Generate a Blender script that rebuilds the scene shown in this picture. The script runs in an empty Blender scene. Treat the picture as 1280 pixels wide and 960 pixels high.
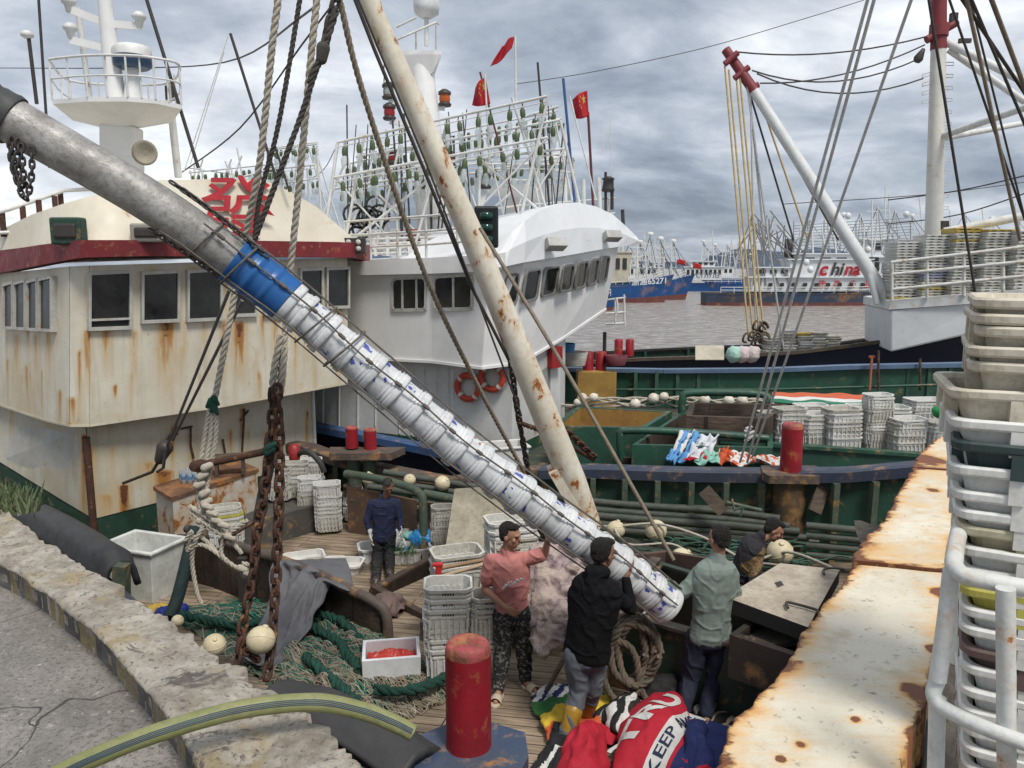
import bpy, math, random
from mathutils import Vector as V, Matrix, noise as NZ
random.seed(7)
S = bpy.context.scene
C = S.collection
# ------------------------------------------------------------------ camera
CAMH, PITCH, FPX = 4.0, math.radians(8.6), 961.0
cam = bpy.data.objects.new('camera', bpy.data.cameras.new('camera')); C.objects.link(cam)
cam.data.sensor_width = 36; cam.data.lens = FPX/1280*36
cam.data.clip_start = 0.05; cam.data.clip_end = 20000
cam.location = (0, 0, CAMH); cam.rotation_euler = (math.pi/2-PITCH, 0, 0)
S.camera = cam
# ------------------------------------------------------------------ world, sun, exposure
S.view_settings.view_transform = 'Standard'; S.view_settings.look = 'None'
S.view_settings.exposure = 0.45; S.view_settings.gamma = 1
S.view_settings.use_curve_mapping = False
SUN_EL, SUN_AZ = math.radians(58), math.radians(150)      # azimuth clockwise from +Y
w = bpy.data.worlds.new('World'); S.world = w; w.use_nodes = True
nt = w.node_tree; nt.nodes.clear()
def wn(t, **k):
    n = nt.nodes.new(t)
    for a, b in k.items(): setattr(n, a, b)
    return n
L = nt.links.new
out = wn('ShaderNodeOutputWorld'); bg = wn('ShaderNodeBackground'); L(bg.outputs[0], out.inputs[0])
bg.inputs[1].default_value = 0.1
sky = wn('ShaderNodeTexSky', sky_type='NISHITA', sun_disc=False)
sky.sun_elevation = SUN_EL; sky.sun_rotation = SUN_AZ
tc = wn('ShaderNodeTexCoord'); sp = wn('ShaderNodeSeparateXYZ'); L(tc.outputs['Generated'], sp.inputs[0])
az = wn('ShaderNodeMath', operation='ADD'); L(sp.outputs[2], az.inputs[0]); az.inputs[1].default_value = 0.26
mx = wn('ShaderNodeMath', operation='MAXIMUM'); L(az.outputs[0], mx.inputs[0]); mx.inputs[1].default_value = 0.05
dx = wn('ShaderNodeMath', operation='DIVIDE'); L(sp.outputs[0], dx.inputs[0]); L(mx.outputs[0], dx.inputs[1])
dy = wn('ShaderNodeMath', operation='DIVIDE'); L(sp.outputs[1], dy.inputs[0]); L(mx.outputs[0], dy.inputs[1])
cb = wn('ShaderNodeCombineXYZ'); L(dx.outputs[0], cb.inputs[0]); L(dy.outputs[0], cb.inputs[1])
mp = wn('ShaderNodeMapping'); L(cb.outputs[0], mp.inputs[0]); mp.inputs['Location'].default_value = (3.1, 1.7, 0)
mp.inputs['Scale'].default_value = (0.80, 1.0, 1)
def wnoise(scale, det, rough, dist=0.0):
    n = wn('ShaderNodeTexNoise'); L(mp.outputs[0], n.inputs['Vector'])
    n.inputs['Scale'].default_value = scale; n.inputs['Detail'].default_value = det
    n.inputs['Roughness'].default_value = rough; n.inputs['Distortion'].default_value = dist
    return n
n1 = wnoise(0.75, 8, 0.56, 0.35); n2 = wnoise(2.3, 6, 0.6, 0.4)
mixn = wn('ShaderNodeMath', operation='MULTIPLY_ADD'); L(n2.outputs[0], mixn.inputs[0]); mixn.inputs[1].default_value = 0.42; 
m2 = wn('ShaderNodeMath', operation='MULTIPLY'); L(n1.outputs[0], m2.inputs[0]); m2.inputs[1].default_value = 0.68
L(m2.outputs[0], mixn.inputs[2])
ramp = wn('ShaderNodeValToRGB'); L(mixn.outputs[0], ramp.inputs[0])
cr = ramp.color_ramp; cr.elements[0].position = 0.41; cr.elements[0].color = (1.75, 2.05, 2.6, 1)
cr.elements[1].position = 0.69; cr.elements[1].color = (8.8, 9.0, 9.2, 1)
for p, c in ((0.475, (2.6, 3.0, 3.6, 1)), (0.54, (3.9, 4.3, 4.9, 1)), (0.60, (5.6, 5.9, 6.4, 1))):
    e = cr.elements.new(p); e.color = c
mix = wn('ShaderNodeMix', data_type='RGBA'); mix.inputs[0].default_value = 0.93
L(sky.outputs[0], mix.inputs[6]); L(ramp.outputs[0], mix.inputs[7]); L(mix.outputs[2], bg.inputs[0])
sun = bpy.data.objects.new('sun', bpy.data.lights.new('sun', 'SUN')); C.objects.link(sun)
sun.data.energy = 2.4; sun.data.angle = math.radians(16); sun.data.color = (1, 0.95, 0.88)
_sd = V((math.sin(SUN_AZ)*math.cos(SUN_EL), math.cos(SUN_AZ)*math.cos(SUN_EL), math.sin(SUN_EL)))
sun.rotation_euler = _sd.to_track_quat('Z', 'Y').to_euler()
sun.location = (0, 0, 60)
# ------------------------------------------------------------------ placing helpers: photo pixel (1280x960) + real distance -> metres
_F = V((0, math.cos(PITCH), -math.sin(PITCH))); _U = V((0, math.sin(PITCH), math.cos(PITCH))); _R = V((1, 0, 0))
O = V((0, 0, CAMH))
def ray(u, v): return _F + _R*((u-640)/FPX) + _U*((480-v)/FPX)
def P(u, v, y): d = ray(u, v); return O + d*(y/d.y)
def PZ(u, v, z): d = ray(u, v); return O + d*((z-CAMH)/d.z)
def PP(u, v, pl):
    d = ray(u, v); n = pl[1]; return O + d*((pl[0]-O).dot(n)/d.dot(n))
def plane(a, b, c): return (a, (b-a).cross(c-a).normalized())
def deckz(y): return -0.10*(min(max(y, 5.5), 11.0)-7.0)
def PD(u, v, h=0.0):
    z = 0.0
    for _ in range(12): p = PZ(u, v, z+h); z = 0.5*z+0.5*deckz(p.y)
    return PZ(u, v, z+h)
def px(n, y): return n*y/FPX                                # n photo pixels at distance y, in metres
# ------------------------------------------------------------------ mesh building
class MB:
    def __init__(s): s.v = []; s.f = []; s.m = []; s.s = []
    def add(s, vs, fs, m=0, sm=False):
        o = len(s.v); s.v += [V(x) for x in vs]
        for i, f in enumerate(fs):
            s.f.append([o+k for k in f]); s.m.append(m); s.s.append(sm)
        return s
    def hexa(s, p, m=0):                                     # p: 4 bottom then 4 top
        return s.add(p, [(0,3,2,1),(4,5,6,7),(0,1,5,4),(1,2,6,5),(2,3,7,6),(3,0,4,7)], m)
    def box(s, c, size, rz=0, m=0, rot=None):
        a, b, d = size[0]/2, size[1]/2, size[2]/2; c = V(c)
        R = rot if rot else Matrix.Rotation(rz, 3, 'Z')
        return s.hexa([c+R@V(q) for q in ((-a,-b,-d),(a,-b,-d),(a,b,-d),(-a,b,-d),(-a,-b,d),(a,-b,d),(a,b,d),(-a,b,d))], m)
    def beam(s, a, b, w, h, m=0, up=V((0,0,1))):
        a, b = V(a), V(b); d = (b-a)
        if d.length < 1e-6: return s
        d.normalize(); side = d.cross(up)
        if side.length < 1e-3: side = d.cross(V((0,1,0)))
        side.normalize(); u = side.cross(d).normalized()
        q = [-side*w/2-u*h/2, side*w/2-u*h/2, side*w/2+u*h/2, -side*w/2+u*h/2]
        return s.hexa([a+x for x in q]+[b+x for x in q], m)
    def prism(s, poly, ext, m=0, m2=None):
        n = len(poly); ext = V(ext); poly = [V(p) for p in poly]
        s.add(poly+[p+ext for p in poly], [tuple(range(n)), tuple(range(2*n-1, n-1, -1))], m)
        s.add(poly+[p+ext for p in poly], [(i, n+i, n+(i+1) % n, (i+1) % n) for i in range(n)], m if m2 is None else m2)
        return s
    def quad(s, a, b, c, d, m=0): return s.add([a, b, c, d], [(0,1,2,3)], m)
    def tube(s, pts, r, n=8, m=0, sm=True, caps=True):
        pts = [V(p) for p in pts]
        if not isinstance(r, (list, tuple)): r = [r]*len(pts)
        vs = []; fs = []; prev = None
        for i, p in enumerate(pts):
            t = (pts[min(i+1, len(pts)-1)]-pts[max(i-1, 0)])
            if t.length < 1e-9: t = V((0,0,1))
            t.normalize()
            if prev is None:
                a = t.cross(V((0,0,1)))
                if a.length < 1e-2: a = t.cross(V((0,1,0)))
            else: a = prev-t*prev.dot(t)
            a.normalize(); prev = a; b = t.cross(a)
            for k in range(n):
                g = 2*math.pi*k/n; vs.append(p+(a*math.cos(g)+b*math.sin(g))*r[i])
        for i in range(len(pts)-1):
            for k in range(n):
                k2 = (k+1) % n; fs.append((i*n+k, i*n+k2, (i+1)*n+k2, (i+1)*n+k))
        s.add(vs, fs, m, sm)
        if caps:
            e = (len(pts)-1)*n
            s.add(vs[:n]+vs[e:e+n], [tuple(range(n-1, -1, -1)), tuple(range(n, 2*n))], m)
        return s
    def cone(s, a, b, ra, rb, n=14, m=0):                    # tapered capsule, closed
        a, b = V(a), V(b); d = (b-a); l = d.length
        if l < 1e-6: return s.ell(a, (ra, ra, ra), m=m)
        d.normalize(); pts = []; rs = []
        for k in range(5):
            g = math.pi/2*k/4; pts.append(a-d*ra*math.cos(g)); rs.append(max(ra*math.sin(g), 1e-4))
        for k in range(5):
            g = math.pi/2*k/4; pts.append(b+d*rb*math.sin(g)); rs.append(max(rb*math.cos(g), 1e-4))
        return s.tube(pts, rs, n, m)
    def lathe(s, prof, c, ax=V((0,0,1)), n=20, m=0, sm=True):    # prof [(r, t)]
        ax = V(ax).normalized(); c = V(c); a = ax.cross(V((0,1,0)) if abs(ax.y) < .9 else V((1,0,0))).normalized(); b = ax.cross(a)
        vs = []; fs = []
        for r, t in prof:
            for k in range(n):
                g = 2*math.pi*k/n; vs.append(c+ax*t+(a*math.cos(g)+b*math.sin(g))*max(r, 1e-4))
        for i in range(len(prof)-1):
            for k in range(n):
                k2 = (k+1) % n; fs.append((i*n+k, i*n+k2, (i+1)*n+k2, (i+1)*n+k))
        s.add(vs, fs, m, sm); e = (len(prof)-1)*n
        s.add(vs[:n]+vs[e:e+n], [tuple(range(n-1, -1, -1)), tuple(range(n, 2*n))], m)
        return s
    def ell(s, c, r, R=None, n=14, m=0):
        c = V(c); R = R or Matrix.Identity(3); vs = []; fs = []; h = n//2
        for i in range(h+1):
            a = math.pi*i/h; rr = max(math.sin(a), 1e-3)
            for k in range(n):
                g = 2*math.pi*k/n
                vs.append(c+R@V((r[0]*rr*math.cos(g), r[1]*rr*math.sin(g), -r[2]*math.cos(a))))
        for i in range(h):
            for k in range(n):
                k2 = (k+1) % n; fs.append((i*n+k, i*n+k2, (i+1)*n+k2, (i+1)*n+k))
        s.add(vs, fs, m, True)
        s.add(vs[:n]+vs[h*n:], [tuple(range(n-1, -1, -1)), tuple(range(n, 2*n))], m, True)
        return s
    def grid(s, fn, nu, nv, m=0, sm=True, mf=None):
        vs = [fn(i/nu, j/nv) for j in range(nv+1) for i in range(nu+1)]
        o = len(s.v); s.v += [V(x) for x in vs]
        for j in range(nv):
            for i in range(nu):
                a = o+j*(nu+1)+i
                s.f.append([a, a+1, a+nu+2, a+nu+1]); s.m.append(mf((i+.5)/nu, (j+.5)/nv) if mf else m); s.s.append(sm)
        return s
    def build(s, name, mats, parent=None, bevel=0, solid=0, weld=False):
        me = bpy.data.meshes.new(name)
        o_ = ORG.get(parent.name, V((0,0,0))) if parent else V((0,0,0))
        me.from_pydata([p-o_ for p in s.v], [], s.f)
        if not isinstance(mats, (list, tuple)): mats = [mats]
        for mt in mats: me.materials.append(mt)
        me.polygons.foreach_set('material_index', s.m); me.polygons.foreach_set('use_smooth', s.s)
        me.validate(); me.update()
        o = bpy.data.objects.new(name, me); C.objects.link(o)
        if parent: o.parent = parent; ORG[o.name] = o_
        if weld: md = o.modifiers.new('weld', 'WELD'); md.merge_threshold = 0.0006
        if solid: md = o.modifiers.new('solid', 'SOLIDIFY'); md.thickness = solid; md.offset = 0
        if bevel: md = o.modifiers.new('bevel', 'BEVEL'); md.width = bevel; md.segments = 2; md.limit_method = 'ANGLE'; md.angle_limit = 0.6
        return o
ORG = {}
LABELS = {}
def tag(o, label=None, cat=None, group=None, kind=None):
    if label: o['label'] = label
    if cat: o['category'] = cat
    if group: o['group'] = group
    if kind: o['kind'] = kind
    return o
def thing(name, label, cat, loc=(0,0,0), group=None):
    o = bpy.data.objects.new(name, None); C.objects.link(o); o.location = loc; o.empty_display_size = 0.1
    ORG[o.name] = V(loc); return tag(o, label, cat, group)
def copy_tree(o, parent=None):
    c = o.copy(); C.objects.link(c); c.parent = parent
    for ch in o.children: copy_tree(ch, c)
    return c
def lerp(a, b, t): return a+(b-a)*t
def poly_at(pts, t):                                        # point on a polyline, t in 0..1 by index
    k = min(int(t*(len(pts)-1)), len(pts)-2); return lerp(V(pts[k]), V(pts[k+1]), t*(len(pts)-1)-k)
def smoothpath(pts, n=6):
    pts = [V(p) for p in pts]; out = []
    for i in range(len(pts)-1):
        p0 = pts[max(i-1, 0)]; p1 = pts[i]; p2 = pts[i+1]; p3 = pts[min(i+2, len(pts)-1)]
        for k in range(n):
            t = k/n
            out.append(0.5*((2*p1)+(p2-p0)*t+(2*p0-5*p1+4*p2-p3)*t*t+(3*p1-p0-3*p2+p3)*t**3))
    out.append(pts[-1]); return out
def pathlen(p): return sum((p[i+1]-p[i]).length for i in range(len(p)-1))
def resample(p, step):
    out = [p[0]]; acc = 0
    for i in range(len(p)-1):
        a, b = p[i], p[i+1]; l = (b-a).length; pos = step-acc
        while pos <= l: out.append(a+(b-a)*(pos/l)); pos += step
        acc = l-(pos-step)
    return out
def sag(a, b, s, n=10):
    a, b = V(a), V(b); return [lerp(a, b, i/n)-V((0,0,s*4*(i/n)*(1-i/n))) for i in range(n+1)]
def twist(mb, path, r, m=0, pitch=None, strands=3, n=6):     # laid rope: helical strands
    pitch = pitch or r*7; st = pitch/8; path = resample(path, st)
    if len(path) < 3: return mb
    fr = []; prev = None
    for i, p in enumerate(path):
        t = (path[min(i+1, len(path)-1)]-path[max(i-1, 0)]).normalized()
        a = (t.cross(V((0,0.3,1))) if prev is None else prev-t*prev.dot(t)).normalized(); prev = a; fr.append((a, t.cross(a)))
    for k in range(strands):
        q = []
        for i, p in enumerate(path):
            g = 2*math.pi*(i*st/pitch+k/strands); q.append(p+(fr[i][0]*math.cos(g)+fr[i][1]*math.sin(g))*r*0.52)
        mb.tube(q, r*0.56, n, m)
    return mb
def chain(mb, path, ll, r, m=0, seed=1):                    # oval links, alternately turned
    rnd = random.Random(seed); path = resample(path, ll*0.72); prev = None
    for i in range(len(path)-1):
        t = (path[i+1]-path[i]).normalized(); c = (path[i]+path[i+1])/2
        a = t.cross(V((0.2,1,0.1))).normalized(); b = t.cross(a)
        g = (0 if i % 2 else math.pi/2)+rnd.uniform(-.3, .3)+0.5; sd = a*math.cos(g)+b*math.sin(g)
        pts = []; hl = ll/2-ll*0.26; wd = ll*0.26
        for k in range(13):
            q = 2*math.pi*k/12; pts.append(c+t*(hl*(1 if math.cos(q) > 0 else -1)*(abs(math.cos(q)) > .05)+wd*math.cos(q))+sd*wd*math.sin(q))
        mb.tube(pts, r, 7, m, caps=False)
    return mb
_TXT = {}
def textmesh(s, size=1.0, bold=0.0):
    k = (s, size, bold)
    if k not in _TXT:
        cu = bpy.data.curves.new('t', 'FONT'); cu.body = s; cu.size = size; cu.align_x = 'CENTER'; cu.align_y = 'CENTER'; cu.offset = bold
        ob = bpy.data.objects.new('t', cu); C.objects.link(ob); bpy.context.view_layer.update()
        me = bpy.data.meshes.new_from_object(ob.evaluated_get(bpy.context.evaluated_depsgraph_get()))
        _TXT[k] = ([v.co.copy() for v in me.vertices], [tuple(p.vertices) for p in me.polygons])
        bpy.data.objects.remove(ob); bpy.data.meshes.remove(me); bpy.data.curves.remove(cu)
    return _TXT[k]
def text_on(mb, s, org, xa, ya, h, m=0, bold=0.0, off=0.004, shear=0.0):
    vs, fs = textmesh(s, 1.0, bold); xa = V(xa).normalized(); ya = V(ya).normalized(); n = xa.cross(ya).normalized()
    mb.add([V(org)+xa*(p.x+p.y*shear)*h+ya*p.y*h+n*off for p in vs], fs, m)
def fnoise(p, s=1.0, seed=0): return NZ.noise(V(p)*s+V((seed*7.3, seed*3.1, seed*1.7)))
# ------------------------------------------------------------------ materials
RUST1, RUST2 = (0.16, 0.045, 0.015), (0.42, 0.17, 0.045)
MATS = {}
def M(name, col, rough=0.6, var=None, vs=2.5, metal=0.0, grime=0.25, rust=0.0, rs=3.0, streak=0.0, sc=(5,5,0.5), streakcol=(0.42,0.20,0.05),
      bump=0.15, bs=30.0, spec=0.4, stretch=(1,1,1), trans=0.0, alpha=1.0):
    if name in MATS: return MATS[name]
    m = bpy.data.materials.new(name); m.use_nodes = True; MATS[name] = m
    N = m.node_tree.nodes; K = m.node_tree.links.new; b = N['Principled BSDF']
    tc = N.new('ShaderNodeTexCoord'); mp = N.new('ShaderNodeMapping'); K(tc.outputs['Object'], mp.inputs[0]); mp.inputs['Scale'].default_value = stretch
    def nz(scale, det=5, rgh=0.6, src=mp, dist=0.0):
        n = N.new('ShaderNodeTexNoise'); K(src.outputs[0], n.inputs['Vector']); n.inputs['Scale'].default_value = scale
        n.inputs['Detail'].default_value = det; n.inputs['Roughness'].default_value = rgh; n.inputs['Distortion'].default_value = dist; return n.outputs[0]
    def ramp(src, a, c):
        r = N.new('ShaderNodeMapRange'); K(src, r.inputs[0]); r.inputs[1].default_value = a; r.inputs[2].default_value = c; return r.outputs[0]
    def mixc(f, a, c):
        x = N.new('ShaderNodeMix'); x.data_type = 'RGBA'
        if isinstance(f, float): x.inputs[0].default_value = f
        else: K(f, x.inputs[0])
        for s_, i in ((a, 6), (c, 7)):
            if isinstance(s_, tuple): x.inputs[i].default_value = (*s_, 1)
            else: K(s_, x.inputs[i])
        return x.outputs[2]
    v = var or tuple(c*0.72 for c in col)
    c = mixc(ramp(nz(vs), 0.35, 0.68), tuple(col), tuple(v))
    if grime:
        g = ramp(nz(vs*5.3, 6, 0.7), 0.48, 0.72); mg = N.new('ShaderNodeMath'); mg.operation = 'MULTIPLY'; K(g, mg.inputs[0]); mg.inputs[1].default_value = grime
        c = mixc(mg.outputs[0], c, tuple(x*0.38+0.01 for x in v))
    if streak:
        mp2 = N.new('ShaderNodeMapping'); K(tc.outputs['Object'], mp2.inputs[0]); mp2.inputs['Scale'].default_value = sc
        s1 = ramp(nz(1.0, 6, 0.65, mp2), 0.78-streak*0.36, 0.92-streak*0.22); s2 = ramp(nz(0.55, 3, 0.5), 0.38, 0.62)
        mm = N.new('ShaderNodeMath'); mm.operation = 'MULTIPLY'; K(s1, mm.inputs[0]); K(s2, mm.inputs[1])
        c = mixc(mm.outputs[0], c, tuple(streakcol))
    rmask = None
    if rust:
        rmask = ramp(nz(rs, 9, 0.68, mp, 0.3), 0.70-rust*0.4, 0.735-rust*0.38)
        halo = ramp(nz(rs, 9, 0.68, mp, 0.3), 0.60-rust*0.4, 0.74-rust*0.38)
        rc = mixc(ramp(nz(rs*6, 4), 0.35, 0.65), RUST1, RUST2)
        hm = N.new('ShaderNodeMath'); hm.operation = 'MULTIPLY'; K(halo, hm.inputs[0]); hm.inputs[1].default_value = 0.55
        c = mixc(hm.outputs[0], c, (0.5, 0.27, 0.09)); c = mixc(rmask, c, rc)
    K(c, b.inputs['Base Color']); b.inputs['Metallic'].default_value = metal
    b.inputs['Specular IOR Level'].default_value = spec
    rr = N.new('ShaderNodeMapRange'); K(nz(vs*3), rr.inputs[0]); rr.inputs[1].default_value = .3; rr.inputs[2].default_value = .7
    rr.inputs[3].default_value = max(rough-0.12, .03); rr.inputs[4].default_value = min(rough+0.15, 1); K(rr.outputs[0], b.inputs['Roughness'])
    if bump:
        bp = N.new('ShaderNodeBump'); bp.inputs['Strength'].default_value = min(bump*2, 1); bp.inputs['Distance'].default_value = 0.01*max(bump, .2)*3
        K(nz(bs, 5, 0.6), bp.inputs['Height']); K(bp.outputs[0], b.inputs['Normal'])
    if trans: b.inputs['Transmission Weight'].default_value = trans
    if alpha < 1: b.inputs['Alpha'].default_value = alpha
    return m
def wood(name, col, var, dirx=1.0, row=0.16, length=2.6, rot=0.0, dark=(0.03,0.022,0.015)):
    m = bpy.data.materials.new(name); m.use_nodes = True; N = m.node_tree.nodes; K = m.node_tree.links.new; b = N['Principled BSDF']
    tc = N.new('ShaderNodeTexCoord'); mp = N.new('ShaderNodeMapping'); K(tc.outputs['Object'], mp.inputs[0]); mp.inputs['Rotation'].default_value = (0,0,rot)
    br = N.new('ShaderNodeTexBrick'); K(mp.outputs[0], br.inputs[0]); br.inputs['Scale'].default_value = 1; br.inputs['Brick Width'].default_value = length
    br.inputs['Row Height'].default_value = row; br.inputs['Mortar Size'].default_value = 0.007; br.inputs['Mortar Smooth'].default_value = 0.3
    br.inputs['Color1'].default_value = (*col, 1); br.inputs['Color2'].default_value = (*var, 1); br.inputs['Mortar'].default_value = (*dark, 1)
    ms = N.new('ShaderNodeMapping'); K(mp.outputs[0], ms.inputs[0]); ms.inputs['Scale'].default_value = (1.5, 22, 22)
    g = N.new('ShaderNodeTexNoise'); K(ms.outputs[0], g.inputs[0]); g.inputs['Scale'].default_value = 1.6; g.inputs['Detail'].default_value = 6
    st = N.new('ShaderNodeTexNoise'); K(mp.outputs[0], st.inputs[0]); st.inputs['Scale'].default_value = 1.1; st.inputs['Detail'].default_value = 7
    r1 = N.new('ShaderNodeMapRange'); K(g.outputs[0], r1.inputs[0]); r1.inputs[1].default_value = .35; r1.inputs[2].default_value = .7; r1.inputs[3].default_value = 1.15; r1.inputs[4].default_value = .5
    r2 = N.new('ShaderNodeMapRange'); K(st.outputs[0], r2.inputs[0]); r2.inputs[1].default_value = .38; r2.inputs[2].default_value = .62; r2.inputs[3].default_value = 1.1; r2.inputs[4].default_value = .42
    mu = N.new('ShaderNodeMath'); mu.operation = 'MULTIPLY'; K(r1.outputs[0], mu.inputs[0]); K(r2.outputs[0], mu.inputs[1])
    vm = N.new('ShaderNodeVectorMath'); vm.operation = 'SCALE'; K(br.outputs[0], vm.inputs[0]); K(mu.outputs[0], vm.inputs['Scale'])
    K(vm.outputs[0], b.inputs['Base Color']); b.inputs['Roughness'].default_value = 0.75; b.inputs['Specular IOR Level'].default_value = .35
    bp = N.new('ShaderNodeBump'); bp.inputs['Strength'].default_value = .6; bp.inputs['Distance'].default_value = .01
    sb = N.new('ShaderNodeMath'); sb.operation = 'MULTIPLY_ADD'; K(br.outputs['Fac'], sb.inputs[0]); sb.inputs[1].default_value = -1.2; K(g.outputs[0], sb.inputs[2])
    K(sb.outputs[0], bp.inputs['Height']); K(bp.outputs[0], b.inputs['Normal']); return m
def glass(name, col=(0.9,0.95,0.95)):
    m = bpy.data.materials.new(name); m.use_nodes = True; b = m.node_tree.nodes['Principled BSDF']
    b.inputs['Base Color'].default_value = (*col, 1); b.inputs['Roughness'].default_value = .04; b.inputs['Transmission Weight'].default_value = 1; b.inputs['IOR'].default_value = 1.12
    return m
cream = M('cream_paint', (0.62,0.58,0.46), .55, (0.50,0.45,0.33), 1.3, grime=.18, rust=.10, rs=2.4, streak=.62, bump=.12)
cream_clean = M('cream_roof_paint', (0.70,0.66,0.55), .5, (0.60,0.55,0.43), 1.0, grime=.12, rust=.06, rs=3, streak=.2, bump=.1)
greywall = M('greyed_white_paint', (0.50,0.50,0.47), .6, (0.42,0.40,0.35), 1.1, grime=.3, rust=.12, rs=2.0, streak=.55, bump=.12)
white = M('white_paint', (0.76,0.76,0.75), .45, (0.67,0.67,0.66), .8, grime=.12, streak=.34, streakcol=(.4,.38,.33), bump=.06)
whitem = M('white_metal_pipe', (0.68,0.69,0.68), .45, (0.55,0.55,0.53), 3, grime=.2, rust=.09, rs=6, bump=.1)
railwhite = M('chipped_white_rail', (0.66,0.67,0.65), .45, (0.5,0.5,0.46), 5, grime=.3, rust=.2, rs=7, bump=.15, bs=60)
redband = M('dark_red_paint', (0.22,0.025,0.03), .5, (0.14,0.02,0.025), 2, grime=.4, rust=.1, rs=8, bump=.2)
redboll = M('red_bollard_paint', (0.30,0.012,0.022), .5, (0.20,0.01,0.016), 3, grime=.25, rust=.05, rs=4, bump=.2)
redpaint = M('red_lettering_paint', (0.42,0.02,0.03), .5, bump=0, grime=.1)
green = M('dark_green_paint', (0.018,0.06,0.042), .55, (0.02,0.045,0.03), 2, grime=.5, rust=.12, rs=3, bump=.15)
greenm = M('green_hull_paint', (0.02,0.085,0.055), .5, (0.025,0.06,0.042), 2, grime=.4, rust=.06, rs=3, bump=.12)
greenrib = M('worn_green_frames', (0.085,0.115,0.08), .6, (0.05,0.075,0.055), 6, grime=.4, rust=.12, bump=.15)
blue = M('blue_rail_paint', (0.03,0.046,0.085), .5, (0.055,0.06,0.075), 1.4, grime=.35, rust=.12, rs=4, bump=.15)
blueb = M('bright_blue_hull', (0.02,0.09,0.26), .45, (0.02,0.06,0.18), 1.4, grime=.15, bump=.05)
navy = M('navy_hull_paint', (0.008,0.012,0.035), .5, (0.012,0.014,0.03), 1.4, grime=.2, bump=.08)
brownrail = M('brown_rusty_rail', (0.11,0.085,0.07), .65, (0.06,0.045,0.04), 3, grime=.4, rust=.2, rs=4, bump=.25)
rusty = M('rusted_iron', (0.085,0.036,0.022), .8, (0.045,0.025,0.018), 8, grime=.4, rust=.12, rs=14, bump=.4, bs=70)
rustbox = M('rust_eaten_white_paint', (0.55,0.53,0.48), .6, (0.45,0.40,0.32), 3, grime=.3, rust=.42, rs=3.0, streak=.7, bump=.25)
darkm = M('dark_metal', (0.035,0.033,0.032), .5, (0.05,0.04,0.035), 5, grime=.3, bump=.2)
galv = M('galvanised_pipe', (0.36,0.35,0.335), .45, (0.17,0.16,0.145), 4.5, metal=.15, grime=.6, bump=.35, bs=22)
rubber = M('black_rubber', (0.035,0.036,0.038), .6, (0.05,0.05,0.05), 3, grime=.2, bump=.25, bs=18)
windark = M('dark_window_pane', (0.008,0.009,0.010), .12, (0.026,0.028,0.028), 2.0, grime=.0, bump=.0, spec=.6)
winframe = M('window_frame_metal', (0.50,0.50,0.46), .5, (0.38,0.37,0.33), 4, grime=.35, rust=.1, rs=8, bump=.1)
deckw = wood('wet_plank_deck', (0.37,0.285,0.20), (0.27,0.205,0.14), row=.14, rot=math.radians(12))
woodb = wood('brown_board_wood', (0.10,0.070,0.050), (0.065,0.048,0.036), row=.2)
woodm = M('old_wood', (0.12,0.09,0.065), .8, (0.06,0.045,0.035), 3, grime=.5, bump=.35, stretch=(1,1,6))
crate_mats = [M('crate_white_a', (0.62,0.62,0.58), .5, (0.50,0.49,0.44), 5, grime=.45, bump=.1),
              M('crate_white_b', (0.54,0.53,0.48), .5, (0.40,0.37,0.31), 5, grime=.6, bump=.1),
              M('crate_white_c', (0.68,0.68,0.66), .45, (0.58,0.57,0.53), 5, grime=.3, bump=.1)]
crate_yel = M('crate_yellow', (0.50,0.47,0.10), .5, (0.42,0.38,0.08), 5, grime=.35, bump=.1)
crate_ygr = M('crate_dark_green', (0.035,0.06,0.06), .5, (0.03,0.05,0.045), 5, grime=.35, bump=.1)
crate_brn = M('crate_brown', (0.14,0.09,0.08), .5, grime=.35, bump=.1)
tray_y = M('tray_yellow', (0.58,0.44,0.12), .5, grime=.3); tray_b = M('tray_bluish', (0.36,0.38,0.52), .5, grime=.3)
slot = M('dark_slot', (0.05,0.048,0.042), .8, bump=0, grime=0)
ropew = M('white_rope', (0.58,0.53,0.43), .85, (0.45,0.41,0.34), 9, grime=.3, bump=.5, bs=120)
ropeb = M('tan_rope', (0.33,0.27,0.20), .9, (0.22,0.18,0.135), 9, grime=.35, bump=.5, bs=120)
roped = M('dark_grey_rope', (0.10,0.09,0.08), .9, (0.06,0.055,0.05), 9, grime=.3, bump=.5, bs=120)
ropey = M('yellow_rope', (0.60,0.46,0.22), .85, (0.45,0.33,0.15), 9, grime=.2, bump=.3, bs=120)
ropes_grey = M('grey_line', (0.58,0.58,0.57), .8, (0.45,0.45,0.44), 9, grime=.2, bump=.3, bs=120)
wire = M('steel_wire', (0.07,0.065,0.06), .6, grime=.2, bump=0)
floatm = M('cream_float', (0.62,0.55,0.38), .5, (0.52,0.44,0.28), 4, grime=.3, bump=.1)
netg = M('green_net', (0.010,0.085,0.058), .9, (0.015,0.05,0.036), 12, grime=.4, bump=.6, bs=90)
nett = M('tan_net_cord', (0.33,0.28,0.21), .9, (0.22,0.18,0.13), 12, grime=.4, bump=.5, bs=90)
skin = M('skin', (0.36,0.19,0.125), .5, (0.32,0.16,0.105), 6, grime=.05, bump=.05, bs=80)
skind = M('tanned_skin', (0.27,0.135,0.085), .5, (0.22,0.11,0.07), 6, grime=.05, bump=.05, bs=80)
hairm = M('black_hair', (0.012,0.010,0.009), .5, (0.02,0.017,0.015), 20, grime=0, bump=.8, bs=150)
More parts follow.
